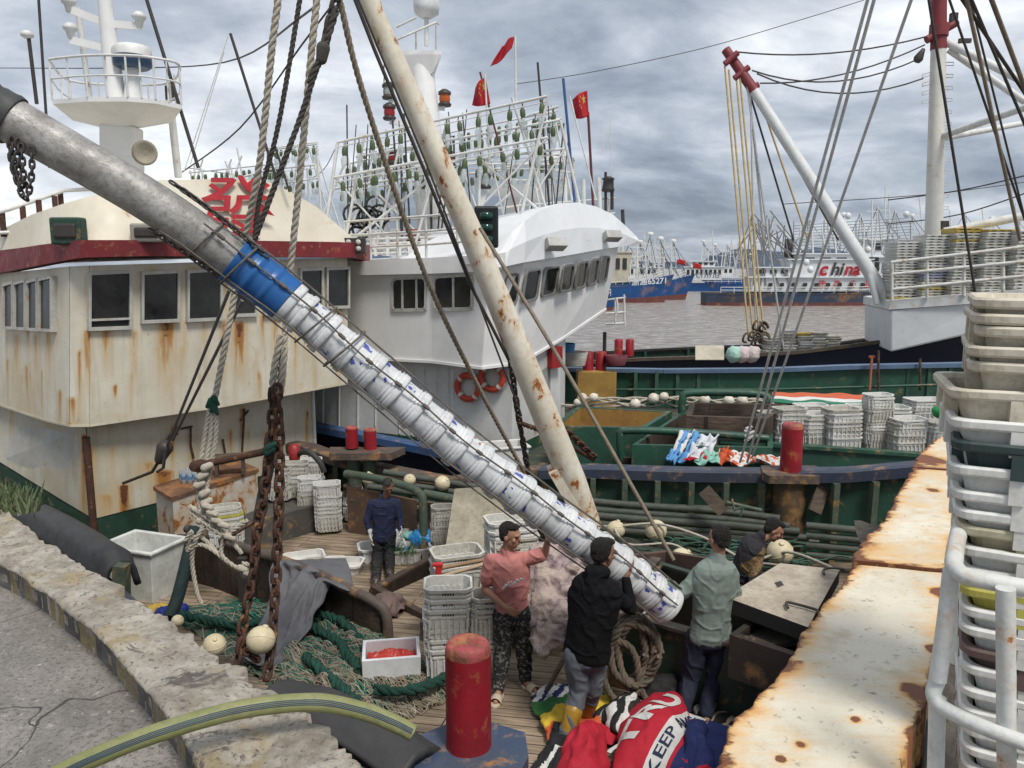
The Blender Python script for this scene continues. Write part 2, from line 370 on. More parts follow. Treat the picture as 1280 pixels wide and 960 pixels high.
# ================================================================== SETTING
WZ = -1.3
def water():
    m = bpy.data.materials.new('harbour_water'); m.use_nodes = True; N = m.node_tree.nodes; K = m.node_tree.links.new; b = N['Principled BSDF']
    b.inputs['Base Color'].default_value = (0.17,0.145,0.115,1); b.inputs['Roughness'].default_value = .16; b.inputs['IOR'].default_value = 1.33
    tc = N.new('ShaderNodeTexCoord'); mp = N.new('ShaderNodeMapping'); K(tc.outputs['Object'], mp.inputs[0]); mp.inputs['Scale'].default_value = (1,1.5,1)
    a = N.new('ShaderNodeTexNoise'); K(mp.outputs[0], a.inputs[0]); a.inputs['Scale'].default_value = .9; a.inputs['Detail'].default_value = 8; a.inputs['Roughness'].default_value = .62
    a2 = N.new('ShaderNodeTexNoise'); K(mp.outputs[0], a2.inputs[0]); a2.inputs['Scale'].default_value = .14; a2.inputs['Detail'].default_value = 5
    r_ = N.new('ShaderNodeMapRange'); K(a.outputs[0], r_.inputs[0]); r_.inputs[1].default_value = .42; r_.inputs[2].default_value = .66; x = N.new('ShaderNodeMix'); x.data_type = 'RGBA'; K(r_.outputs[0], x.inputs[0]); x.inputs[6].default_value = (.27,.245,.215,1); x.inputs[7].default_value = (.50,.475,.44,1); K(x.outputs[2], b.inputs['Base Color'])  # pale ripples painted into the base colour, standing in for bright sky reflection
    sm = N.new('ShaderNodeMath'); K(a.outputs[0], sm.inputs[0]); K(a2.outputs[0], sm.inputs[1])
    bp = N.new('ShaderNodeBump'); bp.inputs['Strength'].default_value = 1; bp.inputs['Distance'].default_value = .7; K(sm.outputs[0], bp.inputs['Height']); K(bp.outputs[0], b.inputs['Normal'])
    mb = MB(); mb.quad((-4000,-60,WZ), (4000,-60,WZ), (4000,9000,WZ), (-4000,9000,WZ))
    tag(mb.build('water', m), kind='structure')
water()
def mountains():
    m = M('far_mountain', (0.055,0.085,0.13), .95, (0.04,0.065,0.10), .002, grime=0, bump=0)
    mb = MB()
    def fn(s, t):
        x = -1500+s*6000; u = 640+FPX*x/4000
        h = 46+55*fnoise((x*.0016,0,0),1,3)+34*fnoise((x*.0055,1,0),1,5)+16*fnoise((x*.019,0,2))
        h *= 1.0 if u < 1000 else .8
        return V((x, 4000+t*900, WZ+max(h,12)*2.0*math.sin(math.pi*min(t*.5+.0,1)) if t > 0 else WZ-5))
    mb.grid(fn, 260, 6, sm=True)
    tag(mb.build('far_mountains', m), kind='structure')
mountains()
# ---- quay pavement with its broken kerb
KZ, QZ = 2.6, 2.44
conc = M('quay_concrete', (0.33,0.31,0.285), .85, (0.20,0.185,0.165), 2.6, grime=.6, bump=.9, bs=17)
kerb_out = [PZ(u,v,KZ) for u,v in ((-160,545),(-60,596),(0,630),(75,690),(145,735),(205,770),(300,832),(360,880),(405,910),(450,957),(520,1040))]
kerb_in = [PZ(u,v,KZ) for u,v in ((-330,560),(-160,640),(0,702),(20,712),(60,742),(105,778),(165,838),(200,884),(225,915),(255,968),(300,1060))]
def pave_mat():
    m = bpy.data.materials.new('worn_paving'); m.use_nodes = True; N = m.node_tree.nodes; K = m.node_tree.links.new; b = N['Principled BSDF']; tc = N.new('ShaderNodeTexCoord')
    def nz(s, d=8, r=.7, dist=0):
        n = N.new('ShaderNodeTexNoise'); K(tc.outputs['Object'], n.inputs[0]); n.inputs['Scale'].default_value = s; n.inputs['Detail'].default_value = d; n.inputs['Roughness'].default_value = r; n.inputs['Distortion'].default_value = dist; return n.outputs[0]
    def mr(x, a, c):
        r = N.new('ShaderNodeMapRange'); K(x, r.inputs[0]); r.inputs[1].default_value = a; r.inputs[2].default_value = c; return r.outputs[0]
    def mx(f, a, c):
        x = N.new('ShaderNodeMix'); x.data_type = 'RGBA'; K(f, x.inputs[0])
        for s_, i in ((a,6),(c,7)):
            if isinstance(s_, tuple): x.inputs[i].default_value = (*s_,1)
            else: K(s_, x.inputs[i])
        return x.outputs[2]
    c = mx(mr(nz(3,9,.75), .38, .62), (0.34,0.315,0.285), (0.20,0.185,0.165)); c = mx(mr(nz(60,4,.8), .5, .62), c, (0.13,0.12,0.11)); c = mx(mr(nz(38,5,.7), .60, .68), c, (0.48,0.45,0.41)); c = mx(mr(nz(1.7,8,.7,.5), .57, .66), c, (0.15,0.135,0.12))
    v = N.new('ShaderNodeTexVoronoi'); v.feature = 'DISTANCE_TO_EDGE'; w_ = N.new('ShaderNodeMapping'); K(tc.outputs['Object'], w_.inputs[0]); va = N.new('ShaderNodeVectorMath'); K(w_.outputs[0], va.inputs[0]); nn = N.new('ShaderNodeTexNoise'); nn.inputs['Scale'].default_value = 3; K(tc.outputs['Object'], nn.inputs[0]); K(nn.outputs[1], va.inputs[1]); K(va.outputs[0], v.inputs['Vector']); v.inputs['Scale'].default_value = .9
    ck = N.new('ShaderNodeMapRange'); K(v.outputs[0], ck.inputs[0]); ck.inputs[1].default_value = .004; ck.inputs[2].default_value = .010; ck.inputs[3].default_value = 1; ck.inputs[4].default_value = 0; c = mx(ck.outputs[0], c, (.07,.06,.055))
    K(c, b.inputs['Base Color']); b.inputs['Roughness'].default_value = .92; bp = N.new('ShaderNodeBump'); bp.inputs['Strength'].default_value = 1; bp.inputs['Distance'].default_value = .012; K(nz(45,6,.8), bp.inputs['Height']); K(bp.outputs[0], b.inputs['Normal']); return m
def quay():
    m = pave_mat(); mb = MB()
    pin = [V((p.x, p.y, QZ)) for p in kerb_in]
    def fn(s, t):
        a = poly_at(pin, s)+V((.04,.05,0)); b = a+V((-9,-7,0)); p = lerp(a, b, t**2)
        p.z = QZ+0.018*fnoise(p, 3.0)+.012*fnoise(p, 9); return p
    mb.grid(fn, 90, 90)
    tag(mb.build('quay_pavement', m), kind='structure')
    mb = MB(); mb.prism([V((p.x, p.y, -3)) for p in kerb_out]+[V((-30,-12,-3))], (0,0,QZ-.12+3)); tag(mb.build('quay_wall', m), kind='structure')
quay()
def kerb():
    m = bpy.data.materials.new('kerb_concrete'); m.use_nodes = True; N = m.node_tree.nodes; K = m.node_tree.links.new; b = N['Principled BSDF']
    tc = N.new('ShaderNodeTexCoord')
    def nz(s, d=7, r=.65, dist=0):
        n = N.new('ShaderNodeTexNoise'); K(tc.outputs['Object'], n.inputs[0]); n.inputs['Scale'].default_value = s; n.inputs['Detail'].default_value = d; n.inputs['Roughness'].default_value = r; n.inputs['Distortion'].default_value = dist; return n.outputs[0]
    def mr(x, a, c):
        r = N.new('ShaderNodeMapRange'); K(x, r.inputs[0]); r.inputs[1].default_value = a; r.inputs[2].default_value = c; return r.outputs[0]
    def mx(f, a, c):
        x = N.new('ShaderNodeMix'); x.data_type = 'RGBA'; K(f, x.inputs[0])
        for s_, i in ((a,6),(c,7)):
            if isinstance(s_, tuple): x.inputs[i].default_value = (*s_,1)
            else: K(s_, x.inputs[i])
        return x.outputs[2]
    c = mx(mr(nz(5,9,.75), .38, .60), (0.58,0.53,0.45), (0.30,0.26,0.21))
    c = mx(mr(nz(2.3), .54, .62), c, (0.42,0.34,0.20)); c = mx(mr(nz(45,5,.7), .55, .66), c, (0.15,0.125,0.11)); c = mx(mr(nz(3.9,10,.78,.6), .57, .61), c, (0.14,0.125,0.11))
    K(c, b.inputs['Base Color']); b.inputs['Roughness'].default_value = .9
    bp = N.new('ShaderNodeBump'); bp.inputs['Strength'].default_value = 1; bp.inputs['Distance'].default_value = .018; K(nz(40,8,.8), bp.inputs['Height']); K(bp.outputs[0], b.inputs['Normal'])
    yel = M('kerb_yellow_band', (0.33,0.26,0.12), .85, (0.22,0.19,0.14), 9, grime=.8, bump=.5, bs=50); blk = M('kerb_black_band', (0.07,0.07,0.075), .85, (0.19,0.175,0.155), 9, grime=.5, bump=.5, bs=50)
    mb = MB()
    def fn(s, t):                                            # t: inner foot, inner edge, top, outer edge, outer face
        a = poly_at(kerb_in, s); o = poly_at(kerb_out, s); d = (o-a)
        if t < .08: p = a+V((.02,.03,0)); p.z = lerp(QZ-.05, KZ-.015, t/.08); return p
        if t <= .8:
            k = (t-.08)/.72; p = a+d*k
            edge = fnoise((s*40,0,0),1,2)*.05+fnoise((s*130,0,0),1,4)*.025
            if k > .8: p += d.normalized()*edge*((k-.8)/.2)
            q = V((p.x,p.y,0)); p.z = KZ+.020*fnoise(q,3)+.010*fnoise(q,9)+.007*fnoise(q,24)-.012*max(0,fnoise(q,13)-.25)*3-(.05*abs(edge)*8*((k-.8)/.2)**2 if k > .8 else 0)-(.02*((.06-k)/.06) if k < .06 else 0); return p
        k = (t-.8)/.2; p = o+d.normalized()*(fnoise((s*40,0,0),1,2)*.05+fnoise((s*130,0,0),1,4)*.025+.02*fnoise((s*60,t*9,0)))
        p.z = KZ-.02-k*1.3; return p
    L_ = pathlen(kerb_in)
    mb.grid(fn, 520, 60, mf=lambda s, t: (0 if t > .07 or fnoise((s*90,t*40,1)) > .22 else (1 if int(s*L_/.30+.4) % 2 else 2)))
    tag(mb.build('quay_kerb', [m, yel, blk]), kind='structure')
kerb()
# ---- ground of the landing on the right, behind the rail
mb = MB(); mb.grid(lambda s, t: (lambda p: V((p.x, p.y, 1.75+.05*fnoise(p,4)+.05*fnoise(p,14))))(V((lerp(1.15+t*1.9,7,s), lerp(.6,6.6,t), 0))), 60, 60)
tag(mb.build('landing_ground', M('dark_rubble_ground', (0.12,0.105,0.09), .9, (0.05,0.045,0.04), 7, grime=.5, bump=.6)), kind='structure')
mb = MB(); mb.prism([V((1.4,.5,-3)),V((9,.5,-3)),V((9,7,-3)),V((3.4,6.8,-3))], (0,0,4.6)); tag(mb.build('landing_quay_wall', conc), kind='structure')
# ---- rusty steel gangway slabs
def slabs():
    m = bpy.data.materials.new('flaking_cream_steel'); m.use_nodes = True; N = m.node_tree.nodes; K = m.node_tree.links.new; b = N['Principled BSDF']
    tc = N.new('ShaderNodeTexCoord'); at = N.new('ShaderNodeAttribute'); at.attribute_name = 'wear'
    def nz(s, d=8, r=.65, sc=(1,1,1)):
        mp = N.new('ShaderNodeMapping'); K(tc.outputs['Object'], mp.inputs[0]); mp.inputs['Scale'].default_value = sc
        n = N.new('ShaderNodeTexNoise'); K(mp.outputs[0], n.inputs[0]); n.inputs['Scale'].default_value = s; n.inputs['Detail'].default_value = d; n.inputs['Roughness'].default_value = r; return n.outputs[0]
    def ma(op, a, c):
        x = N.new('ShaderNodeMath'); x.operation = op
        for i, q in enumerate((a, c)):
            if isinstance(q, float): x.inputs[i].default_value = q
            else: K(q, x.inputs[i])
        return x.outputs[0]
    def mr(x, a, c):
        r = N.new('ShaderNodeMapRange'); K(x, r.inputs[0]); r.inputs[1].default_value = a; r.inputs[2].default_value = c; return r.outputs[0]
    def mx(f, a, c):
        x = N.new('ShaderNodeMix'); x.data_type = 'RGBA'; K(f, x.inputs[0])
        for s_, i in ((a,6),(c,7)):
            if isinstance(s_, tuple): x.inputs[i].default_value = (*s_,1)
            else: K(s_, x.inputs[i])
        return x.outputs[2]
    base = mx(mr(nz(1.6), .35, .65), (0.68,0.63,0.51), (0.55,0.50,0.39)); base = mx(mr(nz(22), .6, .68), base, (0.30,0.26,0.2)); base = mx(mr(nz(5), .55, .7), base, (.52,.44,.31))
    wr = ma('ADD', at.outputs['Fac'], ma('MULTIPLY', ma('SUBTRACT', nz(3.2,8,.68), 0.5), 1.5))
    wr2 = ma('ADD', at.outputs['Fac'], ma('MULTIPLY', ma('SUBTRACT', nz(9,8,.7,(1,2.2,1)), 0.5), 2.0))
    wr3 = ma('ADD', wr, ma('MULTIPLY', ma('SUBTRACT', nz(1.0,6,.7,(3,26,1)), .5), .9)); c = mx(mr(wr3, .10, .75), base, (0.66,0.40,0.15)); c = mx(ma('MULTIPLY', mr(wr3,.55,.95), .7), c, (.42,.17,.05)); c = mx(mr(wr2, .78, .90), c, (0.17,0.06,0.025)); K(c, b.inputs['Base Color']); b.inputs['Roughness'].default_value = .62
    bp = N.new('ShaderNodeBump'); bp.inputs['Strength'].default_value = .7; bp.inputs['Distance'].default_value = .012; K(ma('ADD', nz(16), mr(wr2,.7,.9)), bp.inputs['Height']); K(bp.outputs[0], b.inputs['Normal'])
    SZ = 2.3
    def one(lpts, rpts, z, name, label, spots, seed):
        l = [PZ(u,v,z) for u,v in lpts]; r = [PZ(u,v,z) for u,v in rpts]; mb = MB(); NU, NV = 70, 150; wear = []
        def fn(s, t):
            a, c = poly_at(l, t), poly_at(r, t); p = lerp(a, c, min(max((s-.04)/.92, 0), 1))
            e = .022*fnoise((p.x*9,p.y*9,seed))+.014*fnoise((p.x*30,p.y*30,seed)); p = p+V((e,-.3*e,0))
            edge = min(s-.04, .96-s)/.46
            p.z = z+.006*fnoise(p,5)-(.24 if s <= .03 or s >= .97 else 0)-(.012 if s < .055 else 0); wd = (.95+.5*fnoise((t*14,0,seed)))*math.exp(-max(s-.04,0)*9)+(.55+.6*fnoise((t*11,3,seed)))*math.exp(-max(.96-s,0)*12)
            wd += .7*math.exp(-t*22)+.4*math.exp(-(1-t)*22)
            for (u,v,rr) in spots:
                q = PZ(u,v,z); d = math.hypot(p.x-q.x-max(0,(q.x-p.x))*.5, p.y-q.y)/rr; wd += 1.1*math.exp(-d*d)+.4*math.exp(-d*.7)
            wd += .20 if seed > 1 else 0; wear.append(min(wd, 1.3)); return p
        mb.grid(fn, NU, NV)
        nb = len(mb.v)
        lo = [mb.v[i] for i in range(NU+1)]; bot = [V((p.x,p.y,z-.24)) for p in lo]
        mb.add(lo+bot, [(i, i+1, NU+2+i, NU+1+i) for i in range(NU)]); wear += [1.0]*(2*(NU+1))
        hi = [mb.v[NV*(NU+1)+i] for i in range(NU+1)]; bot = [V((p.x,p.y,z-.24)) for p in hi]
        mb.add(hi+bot, [(i, NU+1+i, NU+2+i, i+1) for i in range(NU)]); wear += [1.0]*(2*(NU+1))
        o = mb.build(name, m); at_ = o.data.attributes.new('wear', 'FLOAT', 'POINT'); at_.data.foreach_set('value', wear[:len(o.data.vertices)])
        tag(o, label, 'steel slab', 'rusted steel slabs')
    one([(890,975),(912,905),(985,830),(1005,785),(1050,730),(1068,706)], [(1115,1010),(1130,950),(1158,860),(1170,800),(1184,730),(1190,717)], SZ, 'steel_slab',
        'long cream steel slab with rust eaten edges, nearest the bottom of the photo', [(1068,900,.022),(1000,930,.022),(1143,865,.07),(1165,810,.04),(1172,740,.05),(1150,920,.05),(975,948,.02)], 1)
    one([(1066,700),(1075,680),(1105,650),(1125,610),(1142,585)], [(1192,713),(1194,690),(1196,650),(1198,610),(1199,590)], SZ+.012, 'steel_slab',
        'flaking cream steel slab between the long slab and the pale far slab', [(1165,612,.05)], 2)
    one([(1140,583),(1150,566),(1172,548),(1188,539)], [(1199,588),(1200,570),(1202,552),(1204,540)], SZ+.02, 'steel_slab', 'pale bleached steel slab farthest along, beside the crate tower', [(1160,575,.15)], 3)
    mb = MB()
    a = [PZ(u,v,SZ-.25) for u,v in ((905,960),(1010,800),(1080,712),(1152,590),(1185,550))]; 
    for i in range(4): mb.beam(a[i]+V((.25,0,-.1)), a[i+1]+V((.25,0,-.1)), .12, .2)
    for k in (0,2,4): mb.beam(a[k]+V((.4,0,-.2)), V((a[k].x+.4,a[k].y,WZ-.5)), .2, .2, up=V((0,1,0)))
    tag(mb.build('slab_support', rusty), 'rusty girder and posts under the cream steel slabs', 'girder')
slabs()
# ================================================================== NEAR BOAT
A = thing('fishing_boat', 'near fishing boat with rust streaked cream wheelhouse, red roof band and plank deck', 'fishing boat', (0,9,0))
nearR = [PZ(u,v,.7) for u,v in ((-420,540),(-200,578),(-60,622),(40,672),(110,722),(180,785),(262,858),(330,900),(420,935),(560,962))]+[V(p) for p in ((1.0,4.15,.7),(3.2,3.3,.75),(5.2,3.6,.85),(6.8,5.4,1.0),(7.6,8.0,1.15))]
_f = [(330,548,15.0),(385,556,14.2),(430,573,13.4),(560,598,12.9),(650,585,12.6),(740,583,12.3),(860,587,11.8),(970,588,11.4),(1060,587,11.0),(1150,579,10.6),(1230,566,10.2)]
farR = [P(*q) for q in _f]; farR = [farR[0]+V((-3.2,2.2,0))]+farR+[V((7.4,9.0,1.15))]
def rail_ring(pts, w_, h_, name, mats, inn):
    pass
def boatA_hull():
    mb = MB(); N_ = 60
    def side(R, out):
        def fn(s, t):
            p = poly_at(R, s); q = V((p.x*.97, p.y+out*.25*t, 0)); q.z = lerp(p.z-.05, WZ-.3, t); return q
        return fn
    mb.grid(side(nearR, .9), N_, 3); mb.grid(side(farR, -.9), N_, 3)
    mb.build('hull', greenm, A)
    mb = MB()
    mb.grid(lambda s, t: (lambda p: V((p.x,p.y,deckz(p.y)+(.25*(p.x-4)/3 if p.x > 4 else 0))))(lerp(poly_at(nearR, s)+V((0,.08,0)), poly_at(farR, s)-V((0,.08,0)), t)), 60, 40)
    mb.build('deck', deckw, A)
    # gunwale caps
    def cap(R, w_, h_, sgn, a, b, name, mat, n=70):
        mb = MB(); pts = [poly_at(R, lerp(a,b,i/n)) for i in range(n+1)]
        prof = [(-w_/2,-h_),(-w_/2,0),(-w_*.3,.02),(w_*.3,.02),(w_/2,0),(w_/2,-h_)]
        vs = []; fs = []
        for i, p in enumerate(pts):
            t = (pts[min(i+1,n)]-pts[max(i-1,0)]); t.z = 0; t.normalize(); s = V((t.y,-t.x,0))
            for x, z in prof: vs.append(p+s*x+V((0,0,z)))
        k = len(prof)
        for i in range(n):
            for j in range(k-1): fs.append((i*k+j, i*k+j+1, (i+1)*k+j+1, (i+1)*k+j))
        mb.add(vs, fs, 0); mb.build(name, mat, A, weld=False)
    nb = len(farR)-1
    cap(farR, .34, .13, 1, 0, 5.3/nb, 'rail', brownrail); cap(farR, .40, .15, 1, 5.3/nb, 1, 'rail', blue)
    cap(nearR, .34, .2, 1, 0, 1, 'rail', M('dull_blue_grey_rail', (0.045,0.055,0.075), .6, (0.08,0.08,0.085), 3, grime=.4, rust=.1, bump=.25))
    # inner bulwark plating and its frames
    for R, sg, seg in ((farR, -1, 1), (nearR, 1, 1)):
        mb = MB()
        mb.grid(lambda s, t: (lambda p: V((p.x, p.y+sg*(.10), lerp(p.z-.13, deckz(p.y)-.1, t))))(poly_at(R, s)), 60, 2)
        mb.build('bulwark_plating', green, A)
    p = resample([poly_at(farR, i/200) for i in range(40, 185)], .52)
    for q in p:
        z0 = deckz(q.y); mb = MB()
        mb.beam(V((q.x,q.y-.20,q.z-.14)), V((q.x,q.y-.17,z0)), .085, .15, up=V((0,1,0))); mb.build('bulwark_frame', greenrib, A)
boatA_hull()
# ---- wheelhouse
stain_cream = None
def stain_mat(name, c1, c2):
    m = bpy.data.materials.new(name); m.use_nodes = True; N = m.node_tree.nodes; K = m.node_tree.links.new; b = N['Principled BSDF']
    tc = N.new('ShaderNodeTexCoord'); at = N.new('ShaderNodeAttribute'); at.attribute_name = 'wear'
    def nz(s, d=6, r=.65, sc=(1,1,1)):
        mp = N.new('ShaderNodeMapping'); K(tc.outputs['Object'], mp.inputs[0]); mp.inputs['Scale'].default_value = sc
        n = N.new('ShaderNodeTexNoise'); K(mp.outputs[0], n.inputs['Vector']); n.inputs['Scale'].default_value = s; n.inputs['Detail'].default_value = d; n.inputs['Roughness'].default_value = r; return n.outputs[0]
    def ma(op, a, c):
        x = N.new('ShaderNodeMath'); x.operation = op
        for i, q in enumerate((a, c)):
            if isinstance(q, float): x.inputs[i].default_value = q
            else: K(q, x.inputs[i])
        return x.outputs[0]
    def mr(x, a, c):
        r = N.new('ShaderNodeMapRange'); K(x, r.inputs[0]); r.inputs[1].default_value = a; r.inputs[2].default_value = c; return r.outputs[0]
    def mx(f, a, c):
        x = N.new('ShaderNodeMix'); x.data_type = 'RGBA'; K(f, x.inputs[0])
        for s_, i in ((a,6),(c,7)):
            if isinstance(s_, tuple): x.inputs[i].default_value = (*s_,1)
            else: K(s_, x.inputs[i])
        return x.outputs[2]
    c = mx(mr(nz(1.2), .35, .65), c1, c2); c = mx(ma('MULTIPLY', mr(nz(1.0,5,.6,(7,7,.5)), .5, .75), .45), c, tuple(x*.62 for x in c2)); c = mx(ma('MULTIPLY', mr(nz(14), .62, .7), .5), c, (.22,.19,.15))
    st = nz(1.0,6,.7,(11,11,.9)); w1 = ma('ADD', at.outputs['Fac'], ma('MULTIPLY', ma('SUBTRACT', st, .5), 1.6)); w0 = ma('MULTIPLY', at.outputs['Fac'], mr(st,.2,.7))
    c = mx(ma('MULTIPLY', mr(w0, .02, .5), .85), c, (.50,.33,.13)); c = mx(mr(w1, .55, 1.0), c, (.36,.16,.045)); w2 = ma('ADD', at.outputs['Fac'], ma('MULTIPLY', ma('SUBTRACT', nz(7,8,.7), .5), 1.6)); c = mx(mr(w2, .98, 1.1), c, (.12,.045,.02))
    K(c, b.inputs['Base Color']); b.inputs['Roughness'].default_value = .55
    bp = N.new('ShaderNodeBump'); bp.inputs['Strength'].default_value = .35; bp.inputs['Distance'].default_value = .02; K(ma('ADD', nz(1.4,3,.5), ma('MULTIPLY', nz(25), .15)), bp.inputs['Height']); K(bp.outputs[0], b.inputs['Normal']); return m
stain_cream = stain_mat('rust_streaked_cream', (0.67,0.64,0.54), (0.55,0.50,0.39)); stain_grey = stain_mat('rust_streaked_grey_white', (0.55,0.53,0.45), (0.45,0.40,0.29))
# stains: u, v of the source, width, length (photo pixels), strength
STU = [(300,405,16,60,.8),(208,403,20,75,.75),(168,415,10,60,.6),(134,413,14,50,.55),(135,345,30,5,.5),(280,402,8,70,.6),(345,400,9,70,.55),(328,395,5,40,.8),(424,388,10,35,.7),(110,415,12,70,.6),(90,500,12,60,.55),(75,490,6,90,.6),(20,420,10,90,.45),(45,420,10,90,.5),(60,418,8,80,.5),(30,470,40,70,.35),(100,440,6,130,.5),(144,484,5,12,.9),(170,345,3,65,.55),(225,345,4,60,.6),(107,345,3,70,.4),(282,345,4,60,.55),(365,340,4,40,.4),(402,338,3,50,.6),(340,338,30,4,.4),(190,338,25,4,.5),(245,336,25,4,.5),(250,470,3,6,.5),(376,480,3,6,.6),(385,412,4,40,.4),(230,405,6,50,.4),(255,404,8,40,.35),(85,530,20,8,.5),(150,520,60,6,.2)]
STU += [(r_.uniform(0,430), r_.uniform(400,470), r_.uniform(2,6), r_.uniform(20,70), r_.uniform(.3,.6)) for r_ in [random.Random(77)] for _ in range(34)]
STL = [(155,608,14,70,.95),(216,535,6,60,.7),(240,565,5,30,.6),(288,540,6,60,.55),(302,512,5,50,.65),(310,540,4,30,.5),(105,545,8,120,.8),(115,560,10,110,.55),(60,530,6,60,.4),(15,515,6,60,.5),(185,580,30,25,.45),(205,590,26,45,.75),(384,515,4,70,.8),(330,540,5,50,.3),(130,620,30,30,.45),(140,560,8,70,.3),(255,600,20,20,.5),(180,640,30,20,.4)]
def project(p):
    d = p-O; z = d.dot(_F); return 640+FPX*d.x/z, 480-FPX*d.dot(_U)/z
def _o(B, i):
    d = B[i+1]-B[i]; n = V((d.y,-d.x,0)).normalized(); return n*.012 if n.dot(O-B[i]) > 0 else -n*.012
def stained(root, name, quads, stains, mat):
    mb = MB(); nv = 60
    for a, b, c, d in quads:
        n = max(6, int((b-a).length/.045)); mb.grid(lambda s,t: lerp(lerp(a,b,s),lerp(c,d,s),t)+V((0,-.02*max(0,fnoise(lerp(a,b,s)+V((0,0,t*2)),1.1)),0)), n, nv)
    o = mb.build(name, mat, root); w_ = []
    for p in mb.v:
        u, v = project(p); x = 0
        for (su,sv,sw,sl,si) in stains:
            dv = v-sv
            if dv < -8 or dv > sl*1.6 or abs(u-su) > sw*2: continue
            k = math.exp(-((u-su)/(sw*.55*(1+.25*dv/max(sl,1))))**2); f_ = (1-dv/(sl*1.5)) if dv >= 0 else max(0, 1+dv/6); x = max(x, 1.6*si*k*max(f_, 0))
        w_.append(x)
    at = o.data.attributes.new('wear', 'FLOAT', 'POINT'); at.data.foreach_set('value', w_); return o
def wheelhouse():
    up_b = [P(-150,478,15.6), P(0,507,12.9), P(60,527,11.7), P(88,533,11.25), P(112,533,11.25), P(270,510,12.7), P(434,480,14.6)]
    tops = [(-150,356),(0,342),(60,336),(88,333),(112,332),(270,327),(434,322)]
    up_t = [P(u,v,b.y) for (u,v), b in zip(tops, up_b)]
    back = V((-5.5,5.5,0)); bb = [up_b[-1]+V((-1.6,5.5,0)), up_b[0]+V((-1,5.0,0))]; bt = [up_t[-1]+V((-1.6,5.5,0)), up_t[0]+V((-1,5.0,0))]
    B = up_b+bb; T = up_t+bt; n = len(B); mb = MB()
    mb.add(B+T, [(i, (i+1) % n, n+(i+1) % n, n+i) for i in range(n)]); mb.add(B+T, [tuple(range(n-1,-1,-1)), tuple(range(n,2*n))])
    mb.build('upper_wall', cream, A)
    stained(A, 'wall_plating', [(up_b[i]+_o(up_b,i), up_b[i+1]+_o(up_b,i), up_t[i]+_o(up_b,i), up_t[i+1]+_o(up_b,i)) for i in range(6)], STU, stain_cream)
    # lower house
    LB = [P(-150,560,16), P(0,592,13.2), P(112,690,11.45), P(388,592,14.9)]; LB[3].z -= .5
    LT = [V((a.x,a.y,0)) for a in LB]
    tp = [P(-150,480,16), P(0,506,13.2), P(108,536,11.45), P(390,487,14.9)]
    for a, b in zip(LT, tp): a.z = b.z+.03; a.x, a.y = b.x, b.y
    LB = [V((b.x, b.y, deckz(11.4)-.15)) for b in LT]
    LB[1] = P(0,612,13.0); LB[0] = LB[1]+(LT[0]-LT[1]); LB[0].z = LB[1].z
    LB2 = LB+[LB[3]+V((-1.4,5,0)), LB[0]+V((0,3,0))]; LT2 = LT+[LT[3]+V((-1.4,5,0)), LT[0]+V((0,3,0))]
    n = len(LB2); mb = MB(); split = []
    for i, (a, b) in enumerate(zip(LB2, LT2)): split.append(lerp(a, b, .33))
    mb.add(LB2+split, [(i, (i+1) % n, n+(i+1) % n, n+i) for i in range(n)], 1); mb.add(split+LT2, [(i, (i+1) % n, n+(i+1) % n, n+i) for i in range(n)], 0)
    mb.add(LT2, [tuple(range(n))], 0); mb.build('lower_wall', [greywall, green], A)
    stained(A, 'wall_plating', [(split[i]+_o(split,i), split[i+1]+_o(split,i), LT2[i]+_o(split,i), LT2[i+1]+_o(split,i)) for i in range(3)], STL, stain_grey)
    # half pipe trim on the corner
    mb = MB(); mb.tube([LT[2]+V((.0,-.03,-.15)), LB[2]+V((0,-.03,.1))], .055, 10); mb.build('corner_post', rusty, A)
    mb = MB(); mb.tube([LT[3]+V((.02,-.02,-.05)), LB[3]+V((.02,-.02,.1))], .035, 8); mb.build('corner_post', whitem, A)
    # weld line and raised edge under the upper house
    mb = MB()
    for i in range(len(up_b)-1): mb.beam(up_b[i]+V((0,0,.012)), up_b[i+1]+V((0,0,.012)), .03, .035)
    mb.build('lower_edge_trim', cream, A)
    # windows
    pf1 = plane(up_b[4], up_b[5], up_t[5]); pf2 = plane(up_b[5], up_b[6], up_t[6]); ps = plane(up_b[1], up_b[2], up_t[2]); 
    def win(pl, q, bars=(), sash=None, fw=.045, mat=winframe):
        c = [PP(u,v,pl) for u,v in q]; n_ = pl[1] if (O-pl[0]).dot(pl[1]) > 0 else -pl[1]
        fr = MB(); ctr = sum(c, V())/4
        ins = [p+(ctr-p).normalized()*fw*1.4 for p in c]
        for i in range(4):
            j = (i+1) % 4; fr.hexa([c[i],c[j],ins[j],ins[i]]+[x+n_*.10 for x in (c[i],c[j],ins[j],ins[i])])
        for t in bars:
            a, b = lerp(ins[0],ins[1],t), lerp(ins[3],ins[2],t); fr.beam(a+n_*.08, b+n_*.08, .03, .03, up=n_)
        if sash: a, b = lerp(ins[0],ins[3],sash), lerp(ins[1],ins[2],sash); fr.beam(a+n_*.08, b+n_*.08, .03, .04, up=n_)
        f = fr.build('window', mat, A)
        g = MB(); g.quad(*[x+n_*.065 for x in ins]); g.build('pane', windark, f)
    R = lambda a,b,c,d,s=0: [(a,b),(c,b-s),(c,d-s),(a,d)]
    win(pf1, R(108,339,162,413,2), sash=.86); win(pf1, R(174,339,222,404,2)); win(pf1, R(231,337,275,402,2)); win(pf2, R(289,337,318,396,1)); win(pf2, R(327,336,357,394,1))
    win(pf2, R(372,335,401,389,1)); win(pf2, R(405,334,434,386,1)); 
